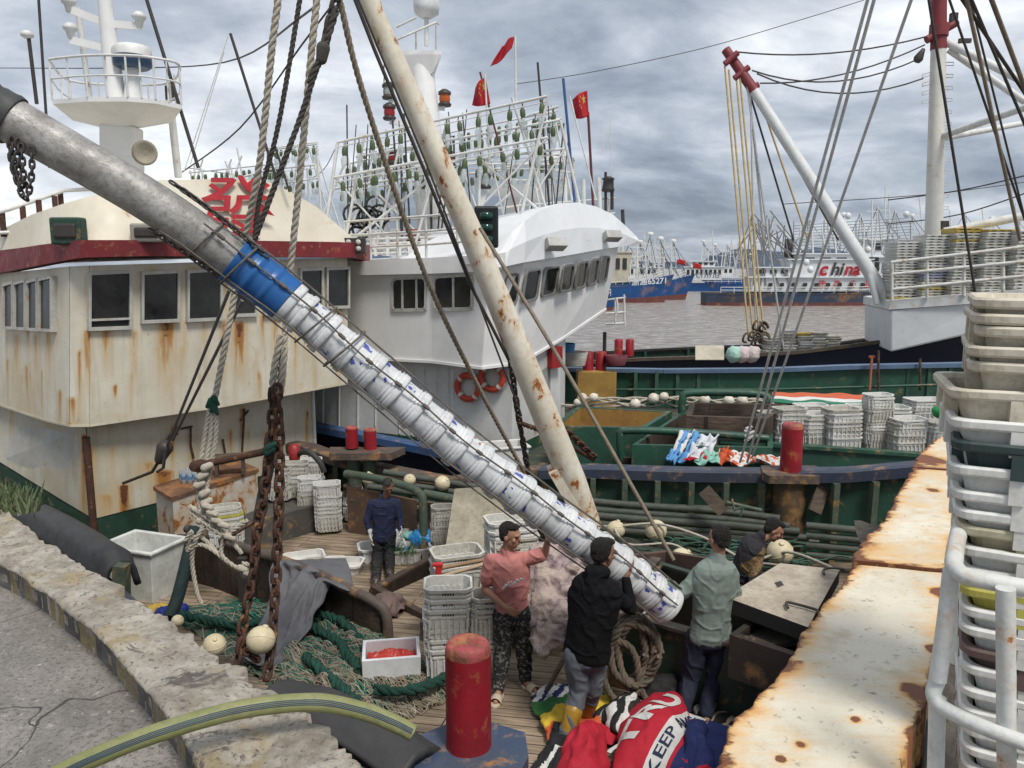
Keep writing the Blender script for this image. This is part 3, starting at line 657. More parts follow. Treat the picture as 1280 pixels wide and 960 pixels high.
    for a, b, c, d in ((11,354,23,412),(25,352,39,413),(41,350,54,414),(56,347,72,415)): win(ps, [(a,b+1),(c,b-2),(c,d),(a,d-1)], fw=.035)
    # red roof band
    bandp = [(-150,352,15.6,326),(0,341,12.7,314),(50,331,11.6,306),(100,322,11.0,300),(180,320,11.6,300),(300,321,12.8,301),(440,322,14.5,303),(458,326,14.9,306)]
    bb_ = [P(u,v,y-.15) for u,v,y,t in bandp]; bt_ = [P(u,t,y-.15) for u,v,y,t in bandp]; n = len(bb_)
    mb = MB()
    for i in range(n-1):
        d = V((0,.35,0)); mb.hexa([bb_[i],bb_[i+1],bb_[i+1]+d,bb_[i]+d, bt_[i],bt_[i+1],bt_[i+1]+d,bt_[i]+d])
    mb.prism([bb_[-1],bb_[-1]+V((-1.6,5.5,0)),bt_[-1]+V((-1.6,5.5,0)),bt_[-1]], (-.15,0,0)); mb.build('roof_band', redband, A)
    mb = MB(); mb.prism([p+V((0,.2,-.02)) for p in bt_]+[bt_[-1]+V((-1.6,5.5,-.02)), bt_[0]+V((-1,5,-.02))], (0,0,-.05)); mb.build('roof_deck', cream_clean, A)
    # curved brow above the band: profile leaning back
    prof = [(-150,300),(-60,300),(0,288),(40,268),(75,256),(120,243),(160,232),(200,225),(260,224),(330,225),(360,238),(395,258),(425,284),(450,304)]
    base = [(-150,327),(-60,321),(0,313),(40,308),(75,303),(120,300),(160,300),(200,300),(260,300.5),(330,301),(360,301.5),(395,302),(425,302.5),(450,306)]
    def dep(u): 
        for i in range(len(bandp)-1):
            if bandp[i][0] <= u <= bandp[i+1][0]: return lerp(bandp[i][2], bandp[i+1][2], (u-bandp[i][0])/(bandp[i+1][0]-bandp[i][0]))
        return 14.9
    lo = [P(u,v,dep(u)) for u,v in base]; hi = []
    for (u,v), (u2,v2) in zip(prof, base): hi.append(P(u, v, dep(u)+.35*(v2-v)/75+.02))
    mb = MB(); n = len(lo)
    mb.add(lo+hi, [(i,i+1,n+i+1,n+i) for i in range(n-1)], 0, True)
    bk = [h+V((-.6,3.2,-.05)) for h in hi]; lb = [V((b.x,b.y,a.z)) for a, b in zip(lo, bk)]
    mb.add(hi+bk, [(i,i+1,n+i+1,n+i) for i in range(n-1)], 0, True); mb.add(bk+lb, [(i,i+1,n+i+1,n+i) for i in range(n-1)])
    brow = mb.build('roof_brow', cream_clean, A)
    c = P(290,262,dep(290)+.12); xa = (P(330,262,dep(330)+.12)-P(260,262,dep(260)+.12)); ya = (P(290,230,dep(290)+.30)-P(290,300,dep(290)))
    mb = MB(); vs_, fs_ = textmesh('發', 1.0, 0)
    for du_, dv_ in ((0,0),(1.8,.8)):
        q_ = []
        for p_ in vs_:
            u_ = 293+p_.x*92+p_.y*8+du_; v_ = 264-p_.y*84+dv_; bv = 300.5; q_.append(P(u_, v_, dep(u_)+.35*(bv-v_)/75-.06-.004*du_))
        mb.add(q_, fs_)
    mb.prism([P(318,250,dep(318)-.03),P(332,258,dep(330)-.03),P(343,270,dep(342)-.05),P(326,266,dep(325)-.05)], (0,.02,0))
    mb.build('painted_character', redpaint, A)
    # things bolted on the brow and band: lamps
    for (u,v,y,w_,h_,col,nm) in ((86,289,11.2,.44,.38,green,'floodlight'),(187,291,11.6,.50,.27,M('lamp_housing', (0.35,0.34,0.30), .5, rust=.15),'floodlight')):
        mb = MB(); c = P(u,v,y-.12); mb.box(c, (w_,.2,h_), 0); mb.box(c+V((0,-.08,0)), (w_*.72,.1,h_*.55), 0, m=1); f = mb.build(nm, [col, darkm], A, bevel=.03)
    mb = MB(); c = P(443,307,14.5); mb.box(c, (.42,.14,.28)); 
    lp = mb.build('floodlight', darkm, A, bevel=.015)
    for i in (-1,1):
        for k in (-1,1):
            mb = MB(); mb.lathe([(.045,0),(.05,.02),(.02,.03)], c+V((i*.09,-.07,k*.06)), (0,-1,0), 12); mb.build('lens', M('lamp_lens', (.6,.6,.55), .2, bump=0), lp)
    # stain-free fittings on the lower wall: hooks
    pl = plane(LB[2], LB[3], LT[3])
    for (u,v,u2,v2) in ((225,530,212,545),(212,545,196,572),(238,534,238,556),(238,556,242,572),(305,510,302,565),(300,525,310,512),(214,545,222,541),(278,548,282,572),(226,535,240,532)):
        mb = MB(); mb.tube([PP(u,v,pl)+V((.03,-.06,0)), PP(u2,v2,pl)+V((.03,-.06,0))], .018, 6); mb.build('wall_hook', rusty, A)
    mb = MB(); mb.lathe([(.07,0),(.1,.05),(.06,.08)], PP(296,499,pl)+V((0,-.04,0)), (.7,-.7,0)); mb.build('horn', rusty, A)
    return up_t
UPT = wheelhouse()
# ---- radar mast and platform on the wheelhouse roof
def radar_mast():
    Y = 13.6; f = lambda u, v, y=Y: P(u, v, y)
    mb = MB(); mb.beam(f(152,228), f(152,195), .62, .42, up=V((0,1,0))); mb.beam(f(152,200), f(152,158), .58, .40, up=V((0,1,0))); mb.build('mast_column', white, A, bevel=.04)
    mb = MB(); top = [f(66,131,Y-.6),f(110,126,Y-.9),f(160,124,Y-1.0),f(195,130,Y-.9),(f(228,152,Y-.5)),f(215,148,Y+.8),f(160,140,Y+1.1),f(90,136,Y+.9)]
    zt = P(150,134,Y).z; top = [V((p.x,p.y,zt-(p.x-top[0].x)*.03)) for p in top]
    bot = [lerp(p, f(152,168), .80) for p in top]; bot = [V((p.x,p.y,zt-.34)) for p in bot]; n = len(top)
    rim = [p-V((0,0,.07)) for p in top]
    mb.add(top+rim+bot, [(i,(i+1)%n,n+(i+1)%n,n+i) for i in range(n)]+[(n+i,n+(i+1)%n,2*n+(i+1)%n,2*n+i) for i in range(n)]+[tuple(range(n))]+[tuple(range(2*n,3*n))])
    mb.build('mast_platform', white, A)
    mb = MB(); ring = [p+V((0,0,.62)) for p in top]; ring.append(ring[0]); mid = [p-V((0,0,.3)) for p in ring]
    mb.tube(smoothpath(ring,4), .022, 6); mb.tube(smoothpath(mid,4), .015, 6)
    for i in range(n): mb.tube([top[i], ring[i]], .018, 6); mb.tube([lerp(top[i],top[(i+1)%n],.5), lerp(ring[i],ring[(i+1)%n],.5)], .015, 6)
    mb.build('platform_railing', whitem, A)
    mb = MB(); mb.tube([f(146,130), f(131,0), f(126,-60)], [.16,.11,.1], 12); mb.build('mast_pole', white, A)
    mb = MB(); mb.tube([f(113,128,Y+.4), f(97,10,Y+.4)], .05, 8); mb.build('mast_pole', whitem, A)
    for a, b in (((135,30),(88,12)),((135,30),(176,33)),((138,62),(88,50))):
        mb = MB(); mb.beam(f(*a), f(*b), .05, .12); mb.build('cross_arm', white, A)
    for u, v in ((86,7),(174,26),(88,40)):
        mb = MB(); mb.lathe([(.02,-.12),(.05,-.1),(.07,0),(.11,.04),(.12,.08),(.05,.14)], f(u,v), n=12); mb.build('signal_light', whitem, A)
    mb = MB(); mb.tube([f(166,130), f(165,78)], [.16,.08], 10); mb.build('radar_post', whitem, A)
    mb = MB(); c = f(165,70); mb.lathe([(.25,-.20),(.30,-.16),(.305,-.02)], c, n=28, m=1); mb.lathe([(.31,-.02),(.31,.09),(.27,.15),(.12,.18),(0,.185)], c, n=28, m=0)
    mb.build('radar_dome', [M('radome_white', (.72,.72,.70), .35, bump=0, grime=.1), M('radome_blue', (.03,.07,.13), .35, bump=0, grime=.1)], A)
    mb = MB(); c = f(181,191,Y-.7); mb.lathe([(.03,.3),(.06,.12),(.19,0),(.2,-.01),(.15,0.02),(.05,.06)], c, (-.2,1,.1), 20); mb.build('loudhailer', M('hailer', (.34,.31,.24), .6, rust=.2), A)
    mb = MB(); mb.tube([f(213,130,Y+1), f(223,222,Y+1)], .07, 8); mb.tube([f(213,125,Y+1),f(212,108,Y+1)], .09, 8, m=1); mb.build('stanchion', [whitem, darkm], A)
    # whip aerials and rods
    for k, (a, b, r, m_) in enumerate((((48,-5),(62,210),.022,darkm),((36,48),(46,130),.03,darkm),((182,-5),(248,210),.03,darkm),((288,42),(346,225),.025,darkm),((343,180),(362,240),.02,darkm),((285,45),(230,215),.008,whitem),((280,65),(238,205),.008,whitem))):
        mb = MB(); mb.tube([f(*a), f(*b)], r, 6); mb.build('aerial', m_, A)
    mb = MB(); mb.lathe([(.03,-.06),(.10,-.02),(.10,.04),(.04,.07)], f(34,44), n=14); mb.build('aerial_head', whitem, A)
    # roof edge railing with rusty stanchions at the left
    mb = MB()
    for a in ((2,262,12.6),(28,258,12.8),(48,250,13.0),(68,245,13.3),(75,238,13.6),(-20,268,12.5)): mb.tube([P(a[0],a[1],a[2]), P(a[0]+3,a[1]+34,a[2])], .045, 8)
    mb.build('roof_stanchions', rusty, A)
    mb = MB(); mb.tube([P(-40,275,12.4),P(10,262,12.6),P(45,250,13),P(80,238,13.6),P(125,236,14)], .035, 8); mb.tube([P(-40,293,12.4),P(20,290,12.6),P(70,268,13.3)], .03, 8); mb.build('roof_railing', whitem, A)
radar_mast()
# ---- mooring bollards on the rails
def bollard(c, r, h, plat):
    mb = MB(); wt = M('worn_bollard_top', (0.42,0.07,0.08), .6, (0.14,0.06,0.035), 9, grime=.5, rust=.22, rs=6, bump=.4)
    mb.lathe([(r*1.02,-.02),(r*1.005,.02),(r*1.0,h*.3),(r*.985,h*.6),(r,h*.90)], c, n=32); mb.lathe([(r,h*.90),(r*.985,h*.94),(r*.93,h*.98),(r*.80,h),(r*.45,h+.010),(r*.40,h+.001),(r*.15,h-.002),(0,h)], c, n=32, m=1)
    for i, v in enumerate(mb.v): mb.v[i] = v+V((fnoise(v,9,1),fnoise(v,9,2),0))*.006
    mb.build('bollard', [redboll, wt], A)
def bollards():
    c = P(586,930,4.75); r = px(31,4.75); bollard(c, r, px(148,4.75), None)
    mb = MB(); z = c.z; q = [(-.62,-.05),(-.28,-.62),(.28,-.5),(.42,-.12),(.40,.16),(.05,.34),(-.12,.30)]
    mb.prism([c+V((x*.95,y*.95-.02,.0)) for x,y in q], (0,0,-.2)); mb.build('bollard_plate', M('blue_plate', (0.04,0.065,0.12), .5, (0.07,0.085,0.11), 3, grime=.4, rust=.14, rs=5), A, bevel=.03)
    c = P(988,588,11.25); bollard(c, px(13.5,11.25), px(62,11.25), None)
    mb = MB(); mb.prism([c+V(p) for p in ((-.42,-.30,0),(.30,-.34,0),(.46,-.1,0),(.5,.3,0),(-.35,.3,0),(-.45,-.1,0))], (0,0,-.12)); mb.build('bollard_plate', brownrail, A, bevel=.04)
    mb = MB(); mb.lathe([(.25,-.12),(.24,-1.5)], c, n=20); mb.build('bollard_column', M('rust_run_green', (0.05,0.06,0.04), .7, (0.12,0.06,0.03), 3, grime=.4, rust=.22), A)
    for u in (440,463):
        c = P(u,558+ (u-440)*.12,13.15); bollard(c, px(8,13.15), px(26,13.15), None)
    c = P(452,562,13.1); mb = MB(); mb.prism([c+V(p) for p in ((-.5,-.28,0),(.55,-.28,0),(.75,.2,0),(-.6,.2,0))], (0,0,-.12)); mb.build('bollard_plate', brownrail, A, bevel=.04)
    for u in (442,462): mb = MB(); mb.lathe([(.12,-.1),(.12,-1.2)], P(u,565,13.1), n=12); mb.build('bollard_column', greenrib, A)
bollards()
# ---- deck fittings: engine platform, hatches, coamings, pipe rails
def quadbox(q, z0, z1, mb=None, m=0):
    mb = mb or MB(); mb.prism([V((p.x,p.y,z0)) for p in q], (0,0,z1-z0), m); return mb
def coaming(name, q, z0, z1, th, mat, inner, floor_z):
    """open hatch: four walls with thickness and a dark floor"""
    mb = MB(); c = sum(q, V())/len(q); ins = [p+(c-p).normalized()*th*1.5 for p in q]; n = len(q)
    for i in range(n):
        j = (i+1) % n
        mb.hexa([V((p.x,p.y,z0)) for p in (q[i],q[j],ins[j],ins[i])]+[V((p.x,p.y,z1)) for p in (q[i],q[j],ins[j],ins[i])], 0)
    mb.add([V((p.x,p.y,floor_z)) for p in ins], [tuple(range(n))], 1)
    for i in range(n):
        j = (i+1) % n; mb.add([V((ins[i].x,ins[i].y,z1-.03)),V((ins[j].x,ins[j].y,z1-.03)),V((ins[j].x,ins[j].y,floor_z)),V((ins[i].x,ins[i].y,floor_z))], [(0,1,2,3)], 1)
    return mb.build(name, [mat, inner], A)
def deck_gear():
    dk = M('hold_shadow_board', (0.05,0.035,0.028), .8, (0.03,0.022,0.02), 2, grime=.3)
    # raised platform beside the wheelhouse
    q = [PZ(u,v,.05) for u,v in ((272,664),(402,630),(385,606),(250,632))]
    mb = quadbox(q, deckz(11)-.02, .05); mb.build('raised_platform', [M('grey_platform_board', (0.10,0.095,0.085), .7, (0.06,0.055,0.05), 2, grime=.4, rust=.12)], A, bevel=.02)
    # hatch opening with wooden coaming (middle of the deck)
    q = [PZ(463,733,-.1), PZ(562,786,-.1), PZ(660,730,-.1), PZ(548,688,-.1)]
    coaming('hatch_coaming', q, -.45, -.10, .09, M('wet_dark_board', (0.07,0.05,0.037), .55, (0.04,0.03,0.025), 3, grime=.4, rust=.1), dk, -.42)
    # green steel coaming box at the right
    q = [PZ(762,764,.77), PZ(985,826,.77), PZ(1060,770,.77), PZ(820,700,.77)]
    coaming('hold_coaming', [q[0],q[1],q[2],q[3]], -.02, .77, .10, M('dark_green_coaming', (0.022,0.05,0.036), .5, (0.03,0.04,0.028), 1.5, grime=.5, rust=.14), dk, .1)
    for a, b in ((q[0],q[1]),(q[0],q[3])): mb = MB(); mb.beam(a+V((0,0,.02)), b+V((0,0,.02)), .12, .03); mb.build('coaming_trim', brownrail, A)
    # inner second coaming box under the grey lid
    q = [PZ(912,793,.98), PZ(1000,822,.98), PZ(1045,770,.98), PZ(958,760,.98)]
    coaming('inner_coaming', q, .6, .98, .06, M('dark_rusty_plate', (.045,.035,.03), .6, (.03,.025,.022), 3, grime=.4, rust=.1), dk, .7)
    mb = MB(); mb.box(P(975,795,6.2), (.55,.3,.04), .3); mb.build('hold_step', M('worn_plate', (0.14,0.12,0.10), .6, grime=.4), A)
    # brown hold boards behind the bucket boom
    q = [PZ(785,668,.65), PZ(770,690,.65)]
    # deck bulkhead of brown boards and green pipe rail behind the crates
    for (a, b) in (((425,600),(520,655)),((520,655),(640,700))):
        p0, p1 = PD(a[0],a[1]+58), PD(b[0],b[1]+52)
    p0, p1, p2 = P(432,608,12.4), P(522,626,11.9), P(648,650,11.3)
    for a, b in ((p0,p1),(p1,p2)):
        L_ = (b-a); n = max(2, int(L_.length/.62)); 
        for i in range(n):
            s, e = a+L_*(i/n)+L_.normalized()*.02, a+L_*((i+1)/n)-L_.normalized()*.02
            mb = MB(); zb = deckz(s.y); mb.hexa([V((s.x,s.y,zb)),V((e.x,e.y,zb)),V((e.x,e.y+.06,zb)),V((s.x,s.y+.06,zb)),s,e,e+V((0,.06,0)),s+V((0,.06,0))]); mb.build('bulkhead_board', M('rusty_board', (0.14,0.085,0.055), .75, (0.09,0.06,0.042), 2, grime=.4, rust=.1), A)
    pr = smoothpath([P(432,592,12.4),P(470,598,12.1),P(505,607,11.8),P(524,616,11.6),P(529,632,11.5),P(529,700,11.3)], 5)
    mb = MB(); mb.tube(pr, .065, 10); mb.build('pipe_rail', greenrib, A)
    mb = MB(); mb.tube([P(530,617,11.7),P(590,628,11.5),P(660,648,11.2)], .07, 10); mb.build('pipe_rail', greenrib, A)
    # nearer wooden partition with a bent pipe top
    pts = [(232,663,10.2),(262,672,9.9),(310,690,9.3),(345,701,8.9),(400,722,8.5),(440,742,8.2),(462,753,8.05),(476,764,8.0)]
    w_ = [P(*q) for q in pts]; mb = MB()
    for i in range(len(w_)-1):
        a, b = w_[i], w_[i+1]; za, zb = deckz(a.y), deckz(b.y)
        mb.hexa([V((a.x,a.y,za)),V((b.x,b.y,zb)),V((b.x+.03,b.y+.05,zb)),V((a.x+.03,a.y+.05,za)),a,b,b+V((.03,.05,0)),a+V((.03,.05,0))])
    mb.build('partition_wall', woodb, A)
    mb = MB(); e = w_[-1]; mb.tube(smoothpath([p+V((.01,.02,.02)) for p in w_[:-1]]+[e+V((.05,0,-.02)), V((e.x+.08,e.y-.02,deckz(e.y)))], 4), .06, 10); mb.build('pipe_rail', brownrail, A)
    for p in (w_[0],w_[2],w_[4]):
        mb = MB(); mb.beam(V((p.x-.05,p.y-.06,deckz(p.y))), p+V((-.05,-.06,-.05)), .12, .1, up=V((0,1,0))); mb.build('partition_post', darkm, A)
    # low step board in front of pink shirt man
    mb = MB(); a, b = PD(452,832), PD(842,846); a = PD(520,822); mb.beam(a+V((0,.5,.08)), PD(760,842)+V((0,.5,.08)), .10, .2); mb.build('deck_beam', brownrail, A)
    # bundle of long green poles lashed under the far rail
    for k, (v0, v1, y0, y1) in enumerate(((618,648,12.2,11.0),(628,657,12.15,10.95),(636,664,12.1,10.9),(646,672,12.05,10.9),(653,678,12.0,10.9),(622,640,12.3,11.2))):
        mb = MB(); r = (.055,.05,.06,.05,.055,.03)[k]
        mb.tube(smoothpath([P(480-10*k,v0-28,y0+.4),P(620,v0-6,y0),P(760,lerp(v0,v1,.35),lerp(y0,y1,.4)),P(900,lerp(v0,v1,.7),lerp(y0,y1,.75)),P(975+12*k,v1,y1)],5), r, 8); tag(mb.build('green_pole', M('mossy_pole', (0.045,0.06,0.045), .6, (0.09,0.095,0.08), 5, grime=.4, stretch=(1,3,3))), ['topmost','second from top','third from top','fourth from top','lowest','thin'][k]+' long green pole lashed along the inside of the blue rail', 'pole', 'green poles lashed under the far rail')
    for k in range(4):
        mb = MB(); mb.tube([P(1008,657+k*12,10.5),P(1085,664+k*12,10.2)], .055, 8); tag(mb.build('green_pole', MATS['mossy_pole']), ['topmost','second','third','lowest'][k]+' short green pipe right of the far bollard column', 'pole', 'short green pipes by the bollard column')
    # leaning brown boards on the frames
    for a, b in (((880,612),(905,640)),((1032,598),(1018,640))):
        mb = MB(); mb.beam(P(a[0],a[1],11.1), P(b[0],b[1],10.9), .2, .05, up=V((0,1,0))); mb.build('knee_board', woodm, A)
    mb = MB(); mb.tube([P(908,628,10.9),P(952,638,10.8)], .03, 8); mb.tube([P(915,624,10.9),P(918,638,10.8),P(930,632,10.8),P(925,645,10.8)], .02, 6); mb.build('cleat', greenrib, A)
    # iron post by the near rail and the green bracket
    mb = MB(); mb.beam(P(152,748,7.6), P(152,706,7.6), .13, .13, up=V((0,1,0))); mb.build('rail_post', greenrib, A)
deck_gear()
# ================================================================== SECOND BOAT (white wheelhouse, squid lamps)
Bt = thing('squid_boat', 'white squid boat with curved wheelhouse and racks of green lamp sockets, beside the near boat', 'fishing boat', (0,16,0))
def boatB():
    # hull rails
    near = [P(300,515,17.5),P(385,527,16.4),P(500,549,15.2),P(600,570,14.0),P(690,592,13.6),P(800,606,13.4),P(960,608,13.0),P(1100,605,12.8),P(1250,600,12.8)]
    near = [V((p.x,p.y,p.z-.02)) for p in near]
    far = [P(560,462,24),P(700,459,21),P(830,461,20),P(960,460,19.3),P(1060,456,18.9),P(1210,453,18.4),P(1340,450,17)]
    def cap(R, w_, h_, mat, m_=60):
        mb = MB()
        for i in range(m_):
            a, b = poly_at(R, i/m_), poly_at(R, (i+1)/m_); mb.beam(a-V((0,0,h_/2)), b-V((0,0,h_/2)), w_, h_)
        mb.build('rail', mat, Bt)
    cap(near, .32, .14, M('bright_blue_rail', (0.04,0.10,0.24), .5, (0.05,0.09,0.18), 1.4, grime=.3, rust=.06, rs=5)); cap(far, .3, .10, M('pale_blue_rail', (0.11,0.17,0.27), .5, grime=.3))
    mb = MB(); mb.grid(lambda s,t: (lambda p: V((p.x,p.y+t*.3,lerp(p.z-.1,WZ-.4,t))))(poly_at(near,s)), 40, 3); mb.build('hull', navy, Bt)
    mb = MB(); mb.grid(lambda s,t: (lambda p: V((p.x,p.y+.14-t*.5,lerp(p.z-.05,WZ-.4,t))))(poly_at(far,s)), 40, 3); mb.build('hull', M('hull_outer_green', (.02,.05,.04), .5), Bt)
    mb = MB(); mb.grid(lambda s,t: (lambda p: V((p.x,p.y-.05,lerp(p.z-.09,.30,t))))(poly_at(far,s)), 40, 2); mb.build('bulwark_plating', greenm, Bt)
    mb = MB(); mb.grid(lambda s,t: (lambda p: V((p.x,p.y,.35)))(lerp(poly_at(near,s)+V((0,.2,0)),poly_at(far,s)-V((0,.1,0)),t)), 30, 12); mb.build('deck', M('dirty_green_deck', (0.05,0.05,0.04), .7, (0.035,0.055,0.042), 1.2, grime=.5, rust=.14), Bt)
    for k in range(20):
        u = 742+k*26.2; v = 464-(u-830)*.02; y = 20.5-(u-742)*.0042
        mb = MB(); t = P(u,v,y-.2); mb.beam(t, V((t.x,t.y,.35)), .09, .14, up=V((0,1,0))); mb.build('bulwark_frame', M('bulwark_frame_green', (.04,.10,.07), .5, grime=.3), Bt)
    mb = MB(); mb.tube([P(745,487,20.0),P(960,487,19.0),P(1210,480,18.0)], .035, 6); mb.build('bulwark_stringer', greenm, Bt)
    # ---- superstructure
    bot = [P(300,444,18.5),P(400,446,16.4),P(540,453,14.9),P(602,461,14.2),P(650,455,14.4),P(700,426,16.2),P(757,387,19.2)]
    top = [P(300,343,18.5),P(400,342,16.4),P(540,340,14.9),P(612,334,14.05),P(655,327,14.3),P(712,316,16.2),P(774,304,19.2)]
    ys = [18.5,16.4,14.9,14.1,14.3,16.2,19.2]
    bk = [V((-6,9,0))]
    Bb = bot+[bot[-1]+V((-3,5,0)), bot[0]+V((1,5,0))]; Tt = top+[top[-1]+V((-3,5,0)), top[0]+V((1,5,0))]; n = len(Bb)
    mb = MB(); mb.add(Bb+Tt, [(i,(i+1)%n,n+(i+1)%n,n+i) for i in range(n)]); mb.add(Bb+Tt, [tuple(range(n-1,-1,-1)), tuple(range(n,2*n))]); mb.build('upper_wall', white, Bt, bevel=.015)
    lb = [P(300,530,18),P(385,520,16.9),P(450,535,16.1),P(640,565,14.5),P(700,520,16.4),P(706,505,17)]
    mb = MB(); LB = [V((p.x,p.y,.3)) for p in lb]; LT = [V((p.x,p.y,z)) for p, z in zip(lb, (2.3,2.3,2.3,2.35,2.7,2.8))]
    LB += [LB[-1]+V((-3,5,0)), LB[0]+V((1,5,0))]; LT += [LT[-1]+V((-3,5,0)), LT[0]+V((1,5,0))]; n = len(LB); md = [lerp(a,b,.13) for a,b in zip(LB,LT)]
    mb.add(LB+md, [(i,(i+1)%n,n+(i+1)%n,n+i) for i in range(n)], 1); mb.add(md+LT, [(i,(i+1)%n,n+(i+1)%n,n+i) for i in range(n)], 0)
    mb.build('lower_wall', [greywall if False else M('lower_house_white', (0.60,0.61,0.60), .55, (0.48,0.48,0.46), 1.0, grime=.25, streak=.4, streakcol=(.36,.33,.28)), greenm], Bt)
    pl = plane(LB[2], LB[3], LT[3])
    for u in (470,500,530,448,425,405,515,545,560): 
        mb = MB(); a, b = PP(u,458,pl), PP(u,548,pl); b.z = max(b.z,.6); mb.beam(a+V((0,-.015,0)), b+V((0,-.015,0)), .025, .03, up=V((0,1,0))); mb.build('wall_seam', whitem, Bt)
    mb = MB(); a, b = PP(566,462,pl), PP(566,560,pl); c = PP(640,468,pl); 
    mb.beam(a, b, .05, .05, up=V((0,1,0))); mb.build('door_edge', whitem, Bt)
    pr = plane(LB[3], LB[4], LT[4])
    q = [PP(634,475,pl)+V((0,-.03,0)), PP(646,475,pl)+V((0,-.03,0))]
    d = MB(); qq = [PP(u,v,pr) for u,v in ((668,470),(688,455),(688,520),(668,545))]; d.prism(qq, (-.03,-.05,0)); dd = d.build('door', white, Bt, bevel=.01)
    # lower lip of the upper house
    mb = MB()
    for i in range(len(bot)-1): mb.beam(bot[i]+V((0,-.01,.015)), bot[i+1]+V((0,-.01,.015)), .05, .05)
    mb.build('lower_edge_trim', white, Bt)
    def win(pl, q, split=None, fw=.04, mat=None, r=0):
        n_ = pl[1] if (O-pl[0]).dot(pl[1]) > 0 else -pl[1]; c = [PP(u,v,pl) for u,v in q]; ctr = sum(c, V())/4
        def rnd(cc, k): 
            out_ = []
            for i in range(4):
                p, a, b = cc[i], cc[i-1], cc[(i+1)%4]; la = (a-p).normalized()*k; lb_ = (b-p).normalized()*k; out_ += [p+la, p+la*.3+lb_*.3, p+lb_]
            return out_
        oc = rnd(c, .09); ic = [p+(ctr-p).normalized()*fw*1.3 for p in oc]; m_ = len(oc); fr = MB()
        for i in range(m_):
            j = (i+1)%m_; fr.hexa([oc[i],oc[j],ic[j],ic[i]]+[x+n_*.035 for x in (oc[i],oc[j],ic[j],ic[i])])
        if split: 
            for t in (split if isinstance(split, tuple) else (split,)): a, b = lerp(c[0],c[1],t), lerp(c[3],c[2],t); fr.beam(a+n_*.02, b+n_*.02, .035, .03, up=n_)
            a, b = lerp(c[0],c[3],.93), lerp(c[1],c[2],.93); fr.beam(a+n_*.02,b+n_*.02,.035,.03,up=n_)
        f = fr.build('window', mat or winframe, Bt); g = MB(); g.add([x+n_*.006 for x in ic], [tuple(range(m_))]); g.build('pane', windark, f)
    p1 = plane(bot[2], bot[3], top[3]); p0 = plane(bot[1], bot[2], top[2]); gf = M('grey_window_gasket', (0.22,0.22,0.21), .6)
    win(p0, [(490,348),(534,346),(534,389),(490,390)], (.32,.72)); win(p1, [(542,346),(592,343),(592,388),(542,389)], .52)
    pf = plane(bot[4], bot[5], top[5]); pf2 = plane(bot[5], bot[6], top[6]); p34 = plane(bot[3], bot[4], top[4])
    win(p34, [(631,343),(650,340),(646,381),(627,384)], mat=gf)
    for a,b,c,d,e,g in ((657,337,676,335,673,377),(681,334,699,332,694,370)):
        win(pf, [(a,b),(c,d),(c-6,g-2),(a-6,g+2)], mat=gf)
    for a,b,c,d in ((703,331,718,366),(722,327,735,362),(738,324,749,358),(751,321,762,354)):
        win(pf2, [(a,b),(c,b-2),(c-5,d-2),(a-5,d)], mat=gf, fw=.05)
    # roof lip and hood
    lipb = [(300,350,18.5),(400,345,16.2),(540,342,14.7),(618,339,13.8),(632,334,13.8),(700,321,15.9),(775,309,19),(800,305,20.2)]
    lipt = [332,327,322,318,315,308,300,297]
    mb = MB()
    for i in range(4):
        a, b = P(*lipb[i]), P(*lipb[i+1]); c, d = P(lipb[i][0],lipt[i],lipb[i][2]), P(lipb[i+1][0],lipt[i+1],lipb[i+1][2]); e = V((.05,.5,0)); mb.hexa([a,b,b+e,a+e,c,d,d+e,c+e])
    mb.build('roof_lip', white, Bt)
    mb = MB(); mb.prism([P(x,v,y+.4) for (x,_,y),v in zip(lipb[:7],lipt[:7])]+[top[-1]+V((-3,5,0)), top[0]+V((1,5,0))], (0,0,-.05)); mb.build('roof_deck', white, Bt)
    prof = [(600,318,13.9),(622,306,13.95),(640,290,14.0),(656,276,14.2),(676,263,14.9),(700,254,15.8),(722,253,16.7),(745,258,17.8),(766,268,18.8),(784,284,19.7),(796,296,20.3),(801,303,20.6)]
    bas = [(600,330,13.8),(618,335,13.75),(632,333,13.8),(655,328,14.1),(680,324,14.8),(705,320,15.7),(728,316,16.6),(750,312,17.7),(770,309,18.7),(785,307,19.6),(796,306,20.2),(801,305,20.5)]
    hi = [P(*q) for q in prof]; lo = [P(*q) for q in bas]; mid = [lerp(a,b,.5)+V((.03,-.05,.0)) for a,b in zip(lo,hi)]; bkk = [h+V((-2.2,2.8,-.25)) for h in hi]; blo = [V((p.x,p.y,l.z)) for p, l in zip(bkk, lo)]
    rows = [lo, mid, hi, bkk, blo]; n = len(hi); vs = [p for r in rows for p in r]
    mb = MB(); mb.add(vs, [(k*n+i,k*n+i+1,(k+1)*n+i+1,(k+1)*n+i) for k in range(4) for i in range(n-1)], 0, False)
    mb.add(lo+blo, [(i,n+i,n+i+1,i+1) for i in range(n-1)]); mb.build('roof_hood', M('hood_white', (0.80,0.82,0.84), .4, (0.70,0.72,0.74), .7, grime=.06, bump=.05), Bt)
    for (u,v,y) in ((694,305,14.9),(765,295,17.9)):
        c = P(u,v,y); mb = MB(); mb.box(c, (.42,.22,.20), .5, rot=Matrix.Rotation(.5,3,'Z')@Matrix.Rotation(-.5,3,'X')); mb.tube([c, P(u-12,v+8,y+.2)], .03, 6); mb.build('floodlight', M('grey_lamp', (.45,.45,.43), .5), Bt, bevel=.03)
